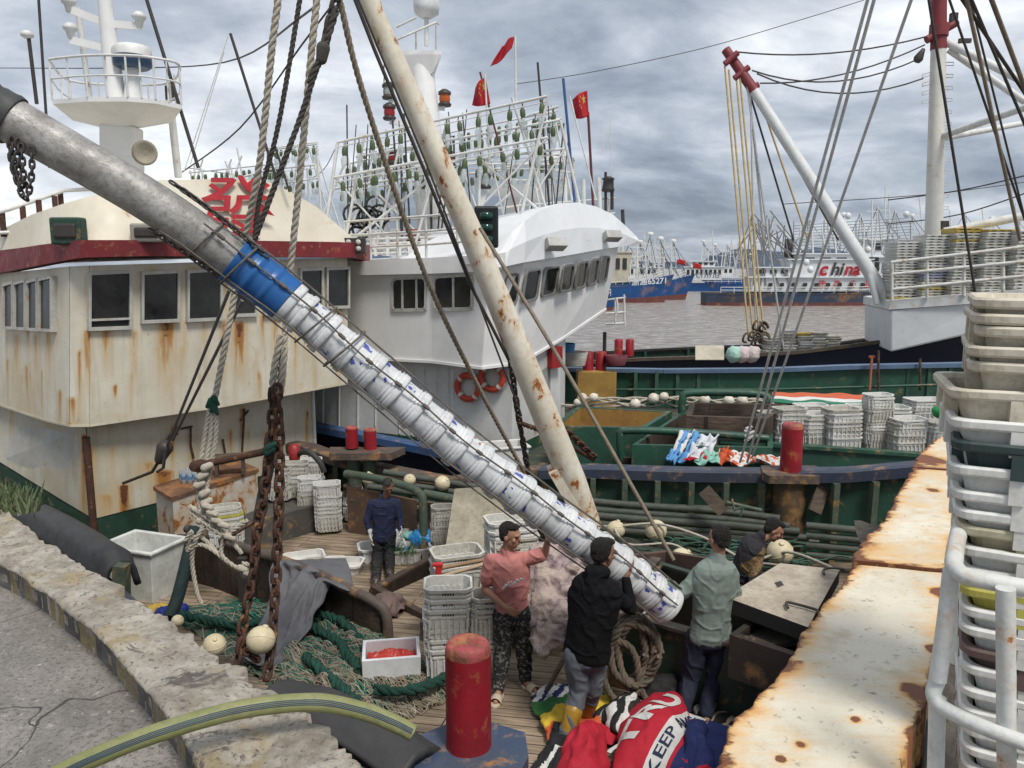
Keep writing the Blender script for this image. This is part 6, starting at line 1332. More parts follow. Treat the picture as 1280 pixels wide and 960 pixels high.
# ================================================================== BOOM SLEEVED WITH PLASTIC BUCKETS
def bucket_boom():
    Q = [(-90,88,5.2),(0,142,5.45),(180,247,5.6),(300,330,5.8),(362,378,5.88),(470,470,5.98),(560,548,6.04),(650,618,6.1),(720,668,6.16),(780,712,6.22),(845,766,6.3)]
    path = smoothpath([P(*q) for q in Q], 10); t = thing('bucket_sleeved_boom', 'long grey boom sleeved with white plastic buckets and a blue barrel, lashed by ropes', 'boom', P(845,766,6.3))
    step = .01; pp = resample(path, step); n = len(pp)
    def at_u(u):
        best = min(range(n), key=lambda i: abs((640+FPX*(pp[i].x)/((pp[i]-O).dot(_F)))-u)); return best
    R0 = px(27,5.5)
    i0, i1, i2 = 0, at_u(306), at_u(341)
    mb = MB(); mb.tube([pp[i] for i in range(0, i2, 12)], [R0+.006*fnoise((i*.01,0,0),1) for i in range(0, i2, 12)], 28); mb.build('steel_pipe', galv, t)
    # blue barrel
    seg = pp[i1-10:i2+14:2]; m_ = len(seg); rs = []
    for i in range(m_):
        q = i/m_; rs.append(R0+.022+(.014 if .30 < q < .38 or .60 < q < .66 else 0)+(.012 if q < .05 else 0))
    mb = MB(); mb.tube(seg, rs, 32); mb.build('blue_barrel', M('blue_plastic', (0.012,0.10,0.32), .35, (0.02,0.10,0.27), 4, grime=.15, bump=.05), t)
    # buckets
    bw = M('bucket_white', (0.64,0.655,0.67), .4, (0.50,0.51,0.51), 4, grime=.5, bump=.02); bl = M('bucket_mark_blue', (0.03,0.05,0.30), .4, (0.10,0.14,0.42), 20, grime=0, bump=0); bo = M('bucket_mark_orange', (0.50,0.16,0.05), .4, bump=0, grime=.1)
    start = i2+2; L_ = (n-start-4)*step; nb = 19; rng = random.Random(11); pos = start
    pitchs = [.6,.5]+[1.0]*6+[.92]*6+[.84]*6; tot = sum(pitchs); k = 0; bounds = [start]
    for q in pitchs: bounds.append(bounds[-1]+int(q/tot*(n-start-6)))
    for k in range(len(pitchs)):
        a, b = bounds[k], bounds[k+1]; l = b-a; idx = list(range(a, b+5, 1)); pts = [pp[min(i,n-1)] for i in idx]; rr = []
        for i in range(len(idx)):                            # narrow body, ribs, wide lip towards the lower end
            q = i/max(l,1); r = R0*(.95+.08*q)
            if .70 < q < .74: r += .009
            if q > .84: r = R0*1.03+.018
            if .89 < q < .92: r -= .012
            rr.append(r*(.97+.012*(k % 3)))
        rr[-1] *= .97; ax = (pts[-1]-pts[0]).normalized(); off = V((rng.uniform(-.003,.003),0,rng.uniform(-.004,.004)))
        mb = MB(); mb.tube([p+off for p in pts], rr, 36, caps=True)
        # torn label prints wrapped on the curved side
        to_cam = (O-pts[0]); to_cam = (to_cam-ax*to_cam.dot(ax)).normalized(); sd = ax.cross(to_cam)
        for (ang, w_, h_, mt, q0) in ((rng.uniform(-.2,.5),.55,.42,1,.18),(rng.uniform(-1.2,-.85),.5,.4,1,.2),(rng.uniform(.75,1.1),.3,.3,1,.25)):
            if k < 2 or rng.random() < .30: continue
            if k in (9,3) and ang < -.8: mt = 2
            sx = rng.uniform(0,50); G = 12; vs = {}; keep = []
            for i in range(G):
                for j in range(G):
                    if fnoise((i*.15+sx, j*.15, k*3.7), 1) > (.20 if ang > -.8 else .0): keep.append((i,j))
            def vtx(i, j):
                q = q0+h_*i/G; ii = int(q*l); a_ = ang+w_*(j/G-.5); c = pts[min(ii,len(pts)-1)]+off; rad = rr[min(ii,len(rr)-1)]+.0015
                return c+(to_cam*math.cos(a_)+sd*math.sin(a_))*rad
            for i, j in keep: mb.quad(vtx(i,j), vtx(i,j+1), vtx(i+1,j+1), vtx(i+1,j), mt)
        mb.build('bucket', [bw, bl, bo], t)
    # lashing ropes running the length and their knots
    end = n-12
    for k, (ang, a, b, r) in enumerate(((.80,i1-60,end,.008),(-.35,i1-40,end,.008),(-1.30,i1-70,end,.009),(1.35,i1-10,end,.007))):
        mb = MB(); q = []
        for i in range(max(a,0), b, 4):
            ax = (pp[min(i+4,n-1)]-pp[max(i-4,0)]).normalized(); tc_ = (O-pp[i]); tc_ = (tc_-ax*tc_.dot(ax)).normalized(); sd = ax.cross(tc_)
            an = ang+.05*math.sin(i*.06)+.04*math.sin(i*.021+k); q.append(pp[i]+(tc_*math.cos(an)+sd*math.sin(an))*(R0*1.10+.026 if i > i2 else R0+.045)); 
        mb.tube(q, r, 6)
        for m_ in range(3, len(q)-3, 7): 
            if k in (1,4): mb.cone(q[m_], q[m_+1], r*1.9, r*1.9, 8)
        mb.build('lashing_rope', M('lashing_rope_grey', (0.16,0.14,0.12), .9, (0.10,0.085,0.075), 20, grime=.2, bump=.4, bs=150), t)
    for u in (258,300,395,430):                       # straps round it
        i = at_u(u); ax = (pp[i+3]-pp[i-3]).normalized(); a = ax.cross(V((0,0,1))).normalized(); b = a.cross(ax); ax2 = (ax+b*.25).normalized(); rad = (R0+.02 if u < 300 else R0+.05)
        mb = MB(); mb.tube([pp[i]+(a*math.cos(g/24*2*math.pi)+b*math.sin(g/24*2*math.pi))*rad+ax*.03*math.sin(g/24*2*math.pi) for g in range(25)], .009, 6); mb.build('strap', MATS['lashing_rope_grey'], t)
    mb = MB(); q = []                                        # chain over the upper pipe
    for i in range(at_u(205), at_u(300), 6):
        ax = (pp[i+3]-pp[i-3]).normalized(); tc_ = (O-pp[i]); tc_ = (tc_-ax*tc_.dot(ax)).normalized(); sd = ax.cross(tc_); q.append(pp[i]+(tc_*math.cos(1.3)+sd*math.sin(1.3))*(R0+.02))
    chain(mb, q, .055, .007); mb.build('lashing_chain', darkm, t); mb = MB()
    q = []
    for i in range(at_u(195), at_u(330), 6):
        ax = (pp[i+3]-pp[i-3]).normalized(); tc_ = (O-pp[i]); tc_ = (tc_-ax*tc_.dot(ax)).normalized(); sd = ax.cross(tc_); an = -1.1+.2*math.sin(i*.03); q.append(pp[i]+(tc_*math.cos(an)+sd*math.sin(an))*(R0+.05))
    chain(mb, q, .06, .008); mb.build('lashing_chain', darkm, t)
    # dark rubber wrap and hanging chain at the upper end
    iA, iB = at_u(-30), at_u(18); mb = MB(); seg = pp[iA:iB:3]; mb.tube(seg, [R0+.02+.015*fnoise((i*.5,0,0)) for i in range(len(seg))], 24); mb.build('rubber_wrap', rubber, t)
    mb = MB(); g = lambda u,v: P(u,v,5.35)
    for q in ([g(14,172),g(18,215),g(32,250),g(40,215),g(38,180)],[g(22,175),g(22,210),g(30,235),g(28,200),g(26,180)],[g(12,176),g(15,205),g(24,232)]): chain(mb, smoothpath(q,8), .06, .008, seed=3)
    mb.build('hanging_chain', darkm, t)
    return pp, R0
BPP, BR0 = bucket_boom()
def ext(a, b, k): return a+(a-b)*k                            # carry a line on past its first point
# ================================================================== RUSTY WHITE DERRICK of the near boat
dk_ = thing('derrick_boom', 'thick white derrick boom with rust blisters rising up and out of the photo', 'derrick', P(722,640,9.8))
mb = MB(); mb.tube([ext(P(440,-60,8.6),P(468,20,8.7),4),P(440,-60,8.6),P(468,20,8.7),P(590,295,9.2),P(715,600,9.75),P(735,660,9.9)], [px(11,8.6),px(12.5,8.6),px(12.8,8.7),px(15,9.2),px(17.8,9.75),px(18,9.9)], 28)
mb.build('pole', M('blistered_cream_pole', (0.72,0.68,0.58), .5, (0.60,0.54,0.42), 2.5, grime=.25, rust=.30, rs=5.5, bump=.2, stretch=(1,1,.8)), dk_)
mb = MB(); mb.beam(P(690,585,9.7),P(738,668,9.8), .12,.3, up=V((0,1,0))); mb.build('heel_web', MATS['blistered_cream_pole'], dk_)
mb = MB(); mb.tube([P(440,-10,8.4),P(468,62,8.5),P(530,212,8.8),P(590,360,9.1),P(636,450,9.4)], .02, 6); mb.tube([P(446,-5,8.4),P(536,212,8.8),P(652,520,9.4)], .012, 6); mb.build('conduit', darkm, dk_)
# ================================================================== ROPES, CHAINS, STAYS
line('hoisting_rope', 'thick white laid rope hanging in front of the red character', 'rope', [ext(P(353,-40,5.9),P(340,60,5.95),3),P(353,-40,5.9),P(340,60,5.95),P(325,200,6.1),P(306,300,6.3),P(293,370,6.4),P(276,460,6.4),P(266,510,6.4)], .027, ropew, True)
mb = MB(); 
for k in range(3): twist(mb, smoothpath([P(266,505,6.4)+V((.02*k-.02,0,0)),P(256+7*k,545,6.4),P(248+6*k,600,6.3),P(250+2*k,640,6.25)],6), .020)
for i in range(7): c = P(252+random.uniform(-6,8),585+i*11,6.25); mb.cone(c, c+V((.04,.01,.02)), .035, .03, 8)
tag(mb.build('rope_splice', ropew), 'knotted white splice hanging between rope and rusty bar', 'rope')
mb = MB()
for i in range(5): c = P(266+random.uniform(-4,4),498+i*3,6.38); mb.cone(c, c+V((random.uniform(-.04,.04),0,-.05)), .03, .015, 8)
tag(mb.build('green_twine_knot', netg), 'green twine knot binding the thick white rope', 'twine')
line('hoisting_rope', 'thick white laid rope hanging down to the rusty chain', 'rope', [ext(P(400,-40,6.1),P(388,80,6.15),3),P(400,-40,6.1),P(388,80,6.15),P(372,250,6.3),P(362,345,6.4),P(356,420,6.4),P(349,490,6.4)], .028, ropew, True)
mb = MB(); twist(mb, smoothpath([P(352,418,6.38),P(344,455,6.36),P(341,485,6.35),P(346,500,6.35),P(352,480,6.35),P(356,430,6.38)],6), .03); tag(mb.build('rope_eye', ropew), 'spliced white eye through which the rusty chain hangs', 'rope')
line('hoisting_rope', 'brown rope rising from the red band to the dark hook', 'rope', [P(318,300,6.0),P(350,215,6.0),P(378,140,6.0),P(396,85,6.0),P(404,66,6.0)], .022, roped, True)
line('hoisting_rope', 'dark brown rope left of the white one, running up past the knot', 'rope', [ext(P(378,-20,6.3),P(360,90,6.3),2.5),P(378,-20,6.3),P(360,90,6.3),P(345,170,6.3),P(325,245,6.3),P(318,300,6.3)], .02, roped, True)
mb = MB(); chain(mb, [ext(P(424,-10,6.0),P(414,18,6.0),4),P(424,-10,6.0),P(414,18,6.0),P(404,66,6.0)], .10, .014); mb.cone(P(404,60,6),P(402,74,6),.05,.04,10); twist(mb, [P(420,12,6),P(402,70,6),P(386,105,6)], .028); tag(mb.build('hook_chain', roped), 'dark chain and knotted rope at the upper edge above the brown rope', 'chain')
line('guy_rope', 'long tan rope slanting down behind the bucket boom to the blue rail', 'rope', [ext(P(420,-20,8.0),P(455,120,8.4),1.5),P(420,-20,8.0),P(455,120,8.4),P(530,340,9.4),P(596,480,10.3),P(655,590,11.2)], .032, ropeb, True)
line('guy_rope', 'thin tan line slanting from the derrick down to the deck near the floats', 'rope', [P(600,285,8.8),P(700,450,8.4),P(842,700,7.9)], .022, ropeb, False)
for k, (a, b) in enumerate((((1090,-20),(925,578)),((1098,-20),(934,578)),((1146,-20),(940,572)))):
    line('grey_stay', ['left','right','separate third'][k]+' grey white stay line '+('of the close pair ' if k < 2 else '')+'coming down to the blue rail', 'rope', [ext(P(*a,8.0),P(*b,11.6),.5),P(*b,11.6)], .019, ropes_grey, False, 'grey stay lines to the blue rail')
mb = MB(); 
for i in range(6): c = P(934+random.uniform(-3,3),536+i*3,11.4); mb.cone(c, c+V((.06,0,.03)), .03, .02, 7)
tag(mb.build('stay_knot', ropes_grey), 'lashing knot binding the grey stay lines just above the rail', 'rope')
for k, (a, b, r, m_, y0, y1) in enumerate((((1158,-20),(1222,385),.030,roped,9,10),((1204,-20),(1275,300),.030,ropeb,7,8),((1206,-20),(1300,200),.026,wire,7,8),((1190,-20),(1300,145),.028,wire,7,8),((1232,-20),(1300,160),.036,ropeb,7,8),((1208,-20),(1300,350),.02,wire,8,9),((1180,-20),(1300,330),.022,roped,8,9))):
    line('rigging_rope', ['brown rope crossing the mast down to the white block','tan rope right of the tall mast','black cable crossing the tan rope','black cable over the mast brace','tan rope in the upper right corner','thin black cable leading to the tray stacks','thin brown rope leading to the tray stacks'][k], 'rope', [ext(P(*a,y0),P(*b,y1),.6),P(*b,y1)], r*.62, m_)
for k, (a, b) in enumerate((((287,362),(208,560)),((303,375),(216,550)))):
    line('wire_strop', ['left','right'][k]+' grey wire rope coming down from the boom to the wheelhouse hook', 'rope', [P(*a,8.5),P(b[0],b[1],11.3)], .022, M('grey_wire_rope', (0.15,0.145,0.135), .7, grime=.2), False, 'pair of grey wire ropes')
mb = MB(); mb.cone(P(206,560,11.3),P(200,574,11.3),.12,.08,10); mb.tube([P(200,574,11.3),P(190,590,11.3),P(154,604,11.6)], .025, 6); mb.tube([P(207,562,11.2),P(204,585,11.2),P(196,590,11.2)], .025, 6); tag(mb.build('shackle_block', darkm), 'dark shackle joining the grey wire ropes to the lower wheelhouse wall', 'shackle')
mb = MB(); chain(mb, smoothpath([P(346,483,6.3),P(349,540,6.3),P(349,620,6.25),P(346,700,6.2),P(343,760,6.1),P(338,815,6.0),P(333,848,5.9)],8), .135, .017, seed=2); tag(mb.build('chain', rusty), 'rusty heavy chain hanging straight down, right of the other chain', 'chain')
mb = MB(); chain(mb, smoothpath([P(342,486,6.35),P(340,530,6.35),P(336,560,6.3),P(330,620,6.25),P(322,660,6.2),P(317,710,6.15),P(306,770,6.05),P(301,805,5.95),P(318,820,5.92),P(330,835,5.9)],8), .135, .017, seed=5); chain(mb, [P(303,800,5.95),P(298,825,5.9),P(292,845,5.85)], .135, .017, seed=8); tag(mb.build('chain', rusty), 'rusty heavy chain left of the straight one, looped at its lower end', 'chain')
mb = MB(); mb.tube(smoothpath([P(341,540,6.4),P(337,580,6.35),P(328,620,6.3),P(322,655,6.25)],4), .045, 8); tag(mb.build('rubber_hose', M('grey_green_hose', (.05,.06,.055), .6)), 'dark hose sleeve along the chain beside the rusty bar', 'hose')
mb = MB(); mb.tube([P(248,582,6.3),P(342,562,6.35)], .032, 8); mb.cone(P(244,583,6.3),P(252,581,6.3),.05,.05,8); tag(mb.build('iron_bar', rusty), 'rusty iron bar tied between the white splice and the chain', 'bar')
mb = MB(); 
for i in range(4): c = P(336+random.uniform(-4,4),562+random.uniform(-4,4),6.25); mb.cone(c, c+V((.05,0,.03)), .035, .02, 8)
tag(mb.build('green_twine_knot', netg), 'green twine knot at the chain end of the rusty bar', 'twine')
mb = MB()                                                    # lower lashing knots from splice to chain
for a in ([(250,640),(236,632),(262,650),(285,672),(304,694)],[(238,640),(262,658),(282,668),(310,650)],[(232,676),(252,672),(280,700),(300,714),(312,712)],[(234,684),(256,682),(290,706),(310,718)],[(262,650),(246,672),(240,700),(246,740),(252,755)],[(282,668),(276,690),(284,702)],[(232,676),(240,664),(234,688),(246,680)],[(300,712),(308,722),(314,708),(302,704)]):
    twist(mb, smoothpath([P(u,v,6.25-.002*i+random.uniform(-.03,.03)) for i,(u,v) in enumerate(a)],6), .019)
for u,v in ((262,640),(256,632),(268,650),(276,655),(284,670),(300,710),(308,716)): c = P(u,v,6.2); mb.cone(c, c+V((.05,0,-.02)), .032, .026, 8)
tag(mb.build('rope_bridle', ropew), 'tangle of knotted white rope tied between the splice and the left chain', 'rope')
line('iron_rod', 'thin rusty rod inside the tangle of white rope', 'rod', [P(280,676,6.2),P(318,652,6.2)], .014, rusty, sm=False)
line('dark_pole', 'dark net wrapped pole leaning against the big white tub', 'pole', [P(243,660,8.0),P(224,740,7.5),P(212,772,7.3)], .07, M('dark_wrapped_pole', (.012,.03,.028), .7, grime=.4, bump=.5))
# hose in the foreground
hy = M('yellow_green_hose', (0.17,0.19,0.065), .55, (0.24,0.24,0.11), 7, grime=.5, bump=.2); hb_ = M('hose_blue_stripe', (0.03,0.055,0.09), .5)
hp = [P(40,985,1.70),P(110,950,1.84),P(200,915,1.98),P(300,887,2.08),P(390,878,2.14),P(450,888,2.18),P(490,903,2.2),P(516,916,2.2)]
hpath = smoothpath(hp, 8); t = thing('water_hose', 'thick yellow green hose with dark blue stripes lying over the quay kerb', 'hose', PZ(300,900,KZ))
mb = MB(); m_ = len(hpath); rad = [px(lerp(13.5,11,i/m_),hpath[i].y)*(1+.05*fnoise((i*.35,0,0))) for i in range(m_)]; mb.tube(hpath, rad, 28); mb.build('tube', hy, t)
for k in range(4):
    mb = MB(); q = []
    for i in range(m_-1):
        ax = (hpath[min(i+1,m_-1)]-hpath[max(i-1,0)]).normalized(); tc_ = (O-hpath[i]); tc_ = (tc_-ax*tc_.dot(ax)).normalized(); sd = ax.cross(tc_); an = .10+(k-1.5)*.17-i/m_*.2; q.append(hpath[i]+(tc_*math.cos(an)+sd*math.sin(an))*rad[i]*.965)
    mb.tube(q, rad[0]*.09, 6); mb.build('stripe', hb_, t)
mb = MB(); e = hpath[-1]; ax = (hpath[-1]-hpath[-2]).normalized(); mb.lathe([(rad[-1]*.7,.001),(rad[-1]*.72,.003)], e, ax, 20); mb.build('hose_mouth', darkm, t)
# ================================================================== PEOPLE
def remesh(name, mb, mat, parent, voxel=.009, smooth=3, disp=0.0, ds=8.0, mats=None, split=None, fold=0.0, hem=None):
    me = bpy.data.meshes.new('tmp'); o_ = ORG[parent.name]; me.from_pydata([p-o_ for p in mb.v], [], mb.f); me.update()
    tmp = bpy.data.objects.new('tmp', me); C.objects.link(tmp)
    r = tmp.modifiers.new('r', 'REMESH'); r.mode = 'VOXEL'; r.voxel_size = voxel; r.use_smooth_shade = True
    if smooth: s = tmp.modifiers.new('s', 'SMOOTH'); s.iterations = smooth; s.factor = .5
    bpy.context.view_layer.update(); m2 = bpy.data.meshes.new_from_object(tmp.evaluated_get(bpy.context.evaluated_depsgraph_get()))
    bpy.data.objects.remove(tmp); bpy.data.meshes.remove(me)
    if disp or fold:
        nrm = [v.normal.copy() for v in m2.vertices]
        for v, vn in zip(m2.vertices, nrm):
            p = v.co; d = disp*(fnoise((p.x*ds,p.y*ds,p.z*ds*.9),1,3)*.9+.55*fnoise(p,ds*2.1,5))
            if fold: q = fnoise((p.x*7+p.z*5,p.y*7-p.z*4,p.z*5-p.x*3),1,9); d += fold*(1-abs(q)*5 if abs(q) < .2 else 0)
            v.co = p+vn*d
    if hem:
        hc, ha = hem[0]-o_, hem[1].normalized()
        for v in m2.vertices:
            d = (v.co-hc).dot(ha)
            if d < 0: v.co = v.co-ha*d*.97
    m2.name = name; m2.materials.clear()
    for mt in (mats or [mat]): m2.materials.append(mt)
    for p in m2.polygons:
        p.use_smooth = True
        if split: p.material_index = split(p.center+o_)
    o = bpy.data.objects.new(name, m2); C.objects.link(o); o.parent = parent; return o
def frame(f, u):
    f = f.normalized(); s = f.cross(u).normalized(); return f, s.cross(f).normalized(), s     # forward, up, right
def head(mb, c, f, u, k=1.0):
    f, u, s = frame(f, u); R = Matrix((s, f, u)).transposed()
    W_ = lambda x,y,z: c+(s*x+f*y+u*z)*k
    mb.ell(W_(0,-.008,.028), (.074*k,.092*k,.088*k), R, 18); mb.ell(W_(0,.018,-.035), (.060*k,.068*k,.078*k), R, 16); mb.ell(W_(0,.050,-.082), (.030*k,.026*k,.024*k), R, 10)
    mb.ell(W_(0,.076,.030), (.048*k,.018*k,.013*k), R, 10); mb.cone(W_(0,.082,.022), W_(0,.104,-.020), .009*k, .014*k, 8); mb.ell(W_(.0,.078,-.050), (.026*k,.013*k,.010*k), R, 8)
    for q in (-1,1):
        mb.ell(W_(q*.076,-.004,-.004), (.012*k,.020*k,.030*k), R, 8); mb.ell(W_(q*.040,.060,-.014), (.022*k,.022*k,.020*k), R, 8)
    return W_, R
def face_bits(t, W_, R, k=1.0):
    m1 = M('eye_dark', (.015,.012,.010), .3, bump=0, grime=0); m2 = M('lip', (.30,.12,.10), .5, bump=0, grime=0)
    for q in (-1,1):
        mb = MB(); mb.ell(W_(q*.031,.080,.006), (.012*k,.006*k,.0055*k), R, 8); mb.build('eye', m1, t)
        mb = MB(); mb.ell(W_(q*.032,.088,.026), (.018*k,.006*k,.0045*k), R, 8); mb.build('eyebrow', hairm, t)
    mb = MB(); mb.ell(W_(0,.089,-.052), (.021*k,.005*k,.0055*k), R, 8); mb.build('lips', m2, t)
def hair(t, c, f, u, k=1.0, mat=None, length=0.0, name='hair', bald=0):
    f, u, s = frame(f, u); R = Matrix((s, f, u)).transposed(); mb = MB(); W_ = lambda x,y,z: c+(s*x+f*y+u*z)*k
    mb.ell(W_(0,-.030,.046), (.080*k,.082*k,.082*k), R, 20); mb.ell(W_(0,-.050,.004-length), (.072*k,.052*k,.070*k), R, 16); mb.ell(W_(.008,.020,.096), (.060*k,.060*k,.026*k), R, 12)
    for q in (-1,1): mb.ell(W_(q*.070,-.020,.022), (.011*k,.028*k,.036*k), R, 10)
    return remesh(name, mb, mat or hairm, t, .005, 1, .0055, 62)
def hand(mb, w, d, n, side, curl=.5, k=1.0, spread=.0):
    """w wrist, d direction of the hand, n palm normal, side +1 thumb on d x n side"""
    d = d.normalized(); n = (n-d*n.dot(d)).normalized(); s = d.cross(n)*side; R = Matrix((s, d, n)).transposed()
    mb.ell(w+d*.045*k, (.040*k,.052*k,.017*k), R, 12); mb.cone(w-d*.02, w+d*.03*k, .025*k, .027*k, 10)
    for i, (x, l) in enumerate(((.030,.066),(.011,.074),(-.009,.068),(-.028,.054))):
        b = w+d*.082*k+s*x*k; a = curl*.6; d1 = (d*math.cos(a)+n*math.sin(a)+s*x*spread*6).normalized(); a2 = curl*1.5; d2 = (d*math.cos(a2)+n*math.sin(a2)+s*x*spread*6).normalized()
        m_ = b+d1*l*.52*k; mb.cone(b-d*.015*k, m_, .0095*k, .0088*k, 8); mb.cone(m_, m_+d2*l*.52*k, .0088*k, .0078*k, 8)
    b = w+d*.025*k+s*.028*k; e = b+(d*.5+s*.75+n*.3).normalized()*.042*k; mb.cone(b, e, .013*k, .0105*k, 8); mb.cone(e, e+(d*.8+s*.25+n*.4).normalized()*.034*k, .0105*k, .009*k, 8)
def limb(mb, pts, rs):
    for i in range(len(pts)-1): mb.cone(pts[i], pts[i+1], rs[i], rs[i+1], 14)
def torso(mb, sh, hp, f, w1, w2, dep, m=0, g=0.0, waist=.86):
    """chain of ellipsoids from hips to shoulders"""
    for i in range(17):
        t = i/16; c = lerp(hp, sh, t); w_ = lerp(w2, w1, t)*(1-(1-waist)*math.sin(math.pi*min(t*1.3,1)) if t < .77 else 1); ax = (sh-hp).normalized(); ff, uu, ss = frame(f-ax*f.dot(ax), ax); R = Matrix((ss, ff, uu)).transposed()
        if t > .9: w_ *= .92
        mb.ell(c, (w_+g, dep*(1-.1*abs(t-.6))+g, .10+g), R, 18)
def person(label, hd, hf, hu, neck, chest, pelvis, face, arms, legs, shw=.19, hipw=.135, dep=.11, skinm=None, top=None, bottom=None, topd=.006, sleeve=1.0, k=1.0, hairmat=None, hands=(), footwear=None, hood=False, gloves=None, hairk=1.0, toplow=.0, bothigh=0, feetskin=True, rib=None):
    t = thing('person', label, 'person', V((pelvis.x, pelvis.y, min(l[-1][2] for l in legs)))); sm_ = skinm or skin
    mb = MB(); W_, R = head(mb, hd, hf, hu, k); mb.cone(hd-V((0,0,.06))*k-hf.normalized()*.012, neck, .050*k, .056*k)
    torso(mb, chest, pelvis, face, shw*.86, hipw*1.0, dep*.9)
    mb.cone(neck, chest+V((0,0,.03)), .06, .09)
    for a in arms: limb(mb, a, [.048,.043,.036,.026] if len(a) == 4 else [.048,.038,.026])
    for (w_, d, n, s, c) in hands: hand(mb, w_, d, n, s, c, k)
    for l in legs: limb(mb, l[:3], [.082,.056,.040]); 
    for l in legs: fd = l[3]-l[2]; mb.cone(l[2]-V((0,0,.01)), l[3], .036, .024); mb.cone(l[2]-V((0,0,.02))-fd*.2, l[3], .030, .026)
    remesh('body', mb, sm_, t, .0075, 2)
    face_bits(t, W_, R, k); hair(t, hd, hf, hu, k*hairk, hairmat)
    mb = MB(); torso(mb, chest+V((0,0,.01)), pelvis+V((0,0,toplow)), face, shw*.96, hipw*1.1, dep, g=.010+topd)
    mb.cone(neck+(neck-chest)*.12, chest+(neck-chest)*.2, .066, .11); mb.cone(chest+(neck-chest)*.45, arms[0][0]+V((0,0,.005)), .07, .062); mb.cone(chest+(neck-chest)*.45, arms[1][0]+V((0,0,.005)), .07, .062)
    for a in arms:
        sh = a[0]; mb.ell(sh, (.064,.064,.064), n=12)
        if sleeve >= 1: limb(mb, a[:-1]+[lerp(a[-2],a[-1],.93)], ([.066,.058,.050,.040] if len(a) == 4 else [.068,.056,.040]))
        else:
            e = lerp(a[0],a[1],sleeve); limb(mb, [a[0],e], [.068,.070])
    if hood: ff, uu, ss = frame(hf, V((0,0,1))); mb.ell(neck-face.normalized()*.05+V((0,0,.02)), (.105,.075,.07), n=14); mb.ell(neck-face.normalized()*.085-V((0,0,.05)), (.095,.05,.085), n=14)
    tops = remesh('top', mb, None, t, .009, 3, .007, 9, mats=top, fold=.009, split=rib, hem=(pelvis-(chest-pelvis).normalized()*(.075-toplow*.6), chest-pelvis))
    mb = MB(); 
    for l in legs: limb(mb, [l[0]+V((0,0,.03)), l[1], lerp(l[1],l[2],.93)], [.104,.078,.058])
    mb.ell(lerp(legs[0][0],legs[1][0],.5)+V((0,0,.03)), (hipw*1.12, dep*1.15, .13), Matrix((frame(face,UP)[2],frame(face,UP)[0],UP)).transposed(), n=16); mb.ell(pelvis+V((0,0,.0+bothigh)), (hipw*1.02, dep*1.02, .11), Matrix((frame(face,UP)[2],frame(face,UP)[0],UP)).transposed(), n=16)
    remesh('trousers', mb, None, t, .009, 3, .008, 8, mats=bottom[0], fold=.010, split=bottom[1] if len(bottom) > 1 else None)
    return t, W_, R
def sandal(t, ankle, toe, mat):
    d = (toe-ankle); d.z = 0; d.normalize(); s = V((d.y,-d.x,0)); z = min(ankle.z, toe.z)-.03; c = V((toe.x+ankle.x,toe.y+ankle.y,0))/2; c.z = z; mb = MB()
    out_ = [c+d*(.15*math.cos(a))+s*(.052*math.sin(a)*(1+.12*math.cos(a))) for a in [2*math.pi*i/20 for i in range(20)]]
    mb.prism([p-V((0,0,.012)) for p in out_], (0,0,.028)); b = c+d*.05
    mb.grid(lambda q,r: b+d*(r-.5)*.09+s*.052*math.cos(math.pi*q)*1.05+V((0,0,.014+.058*math.sin(math.pi*q))), 10, 4); return mb.build('sandal', mat, t, solid=.006)
def boot(t, ankle, toe, top_, mat, r=.062):
    mb = MB(); d = toe-ankle; d.z = 0; d.normalize(); mb.cone(top_, ankle, r*1.08, r*.80); mb.cone(ankle-V((0,0,.03)), toe+d*.02, .048, .042); mb.cone(ankle-V((0,0,.04))-d*.035, toe, .040, .040); return remesh('boot', mb, mat, t, .008, 2, .003, 12)
UP = V((0,0,1))
pinkm = M('pink_tshirt', (0.52,0.21,0.19), .85, (0.46,0.18,0.165), 6, grime=.08, bump=.3, bs=70)
camo = bpy.data.materials.new('black_camo_fabric')
def mk_camo():
    camo.use_nodes = True; N = camo.node_tree.nodes; K = camo.node_tree.links.new; b = N['Principled BSDF']; tc = N.new('ShaderNodeTexCoord'); n = N.new('ShaderNodeTexNoise'); K(tc.outputs['Object'], n.inputs[0]); n.inputs['Scale'].default_value = 22; n.inputs['Detail'].default_value = 6; n.inputs['Distortion'].default_value = 1.6
    r = N.new('ShaderNodeValToRGB'); K(n.outputs[0], r.inputs[0]); r.color_ramp.elements[0].position = .53; r.color_ramp.elements[0].color = (.014,.014,.015,1); r.color_ramp.elements[1].position = .62; r.color_ramp.elements[1].color = (.17,.165,.15,1); K(r.outputs[0], b.inputs[0]); b.inputs['Roughness'].default_value = .9
mk_camo()
blackm = M('black_jacket', (0.006,0.0065,0.008), .85, (0.010,0.0105,0.012), 5, grime=.1, bump=.3, bs=50, spec=.12)
jeans = M('grey_jeans', (0.13,0.15,0.17), .85, (0.085,0.10,0.12), 7, grime=.25, bump=.4, bs=120)
sage = M('sage_sweatshirt', (0.21,0.26,0.235), .9, (0.185,0.23,0.205), 5, grime=.05, bump=.35, bs=140)
navt = M('navy_trousers', (0.018,0.022,0.045), .85, (0.013,0.016,0.032), 5, grime=.1, bump=.3, bs=90)
navs = bpy.data.materials.new('navy_striped_shirt')
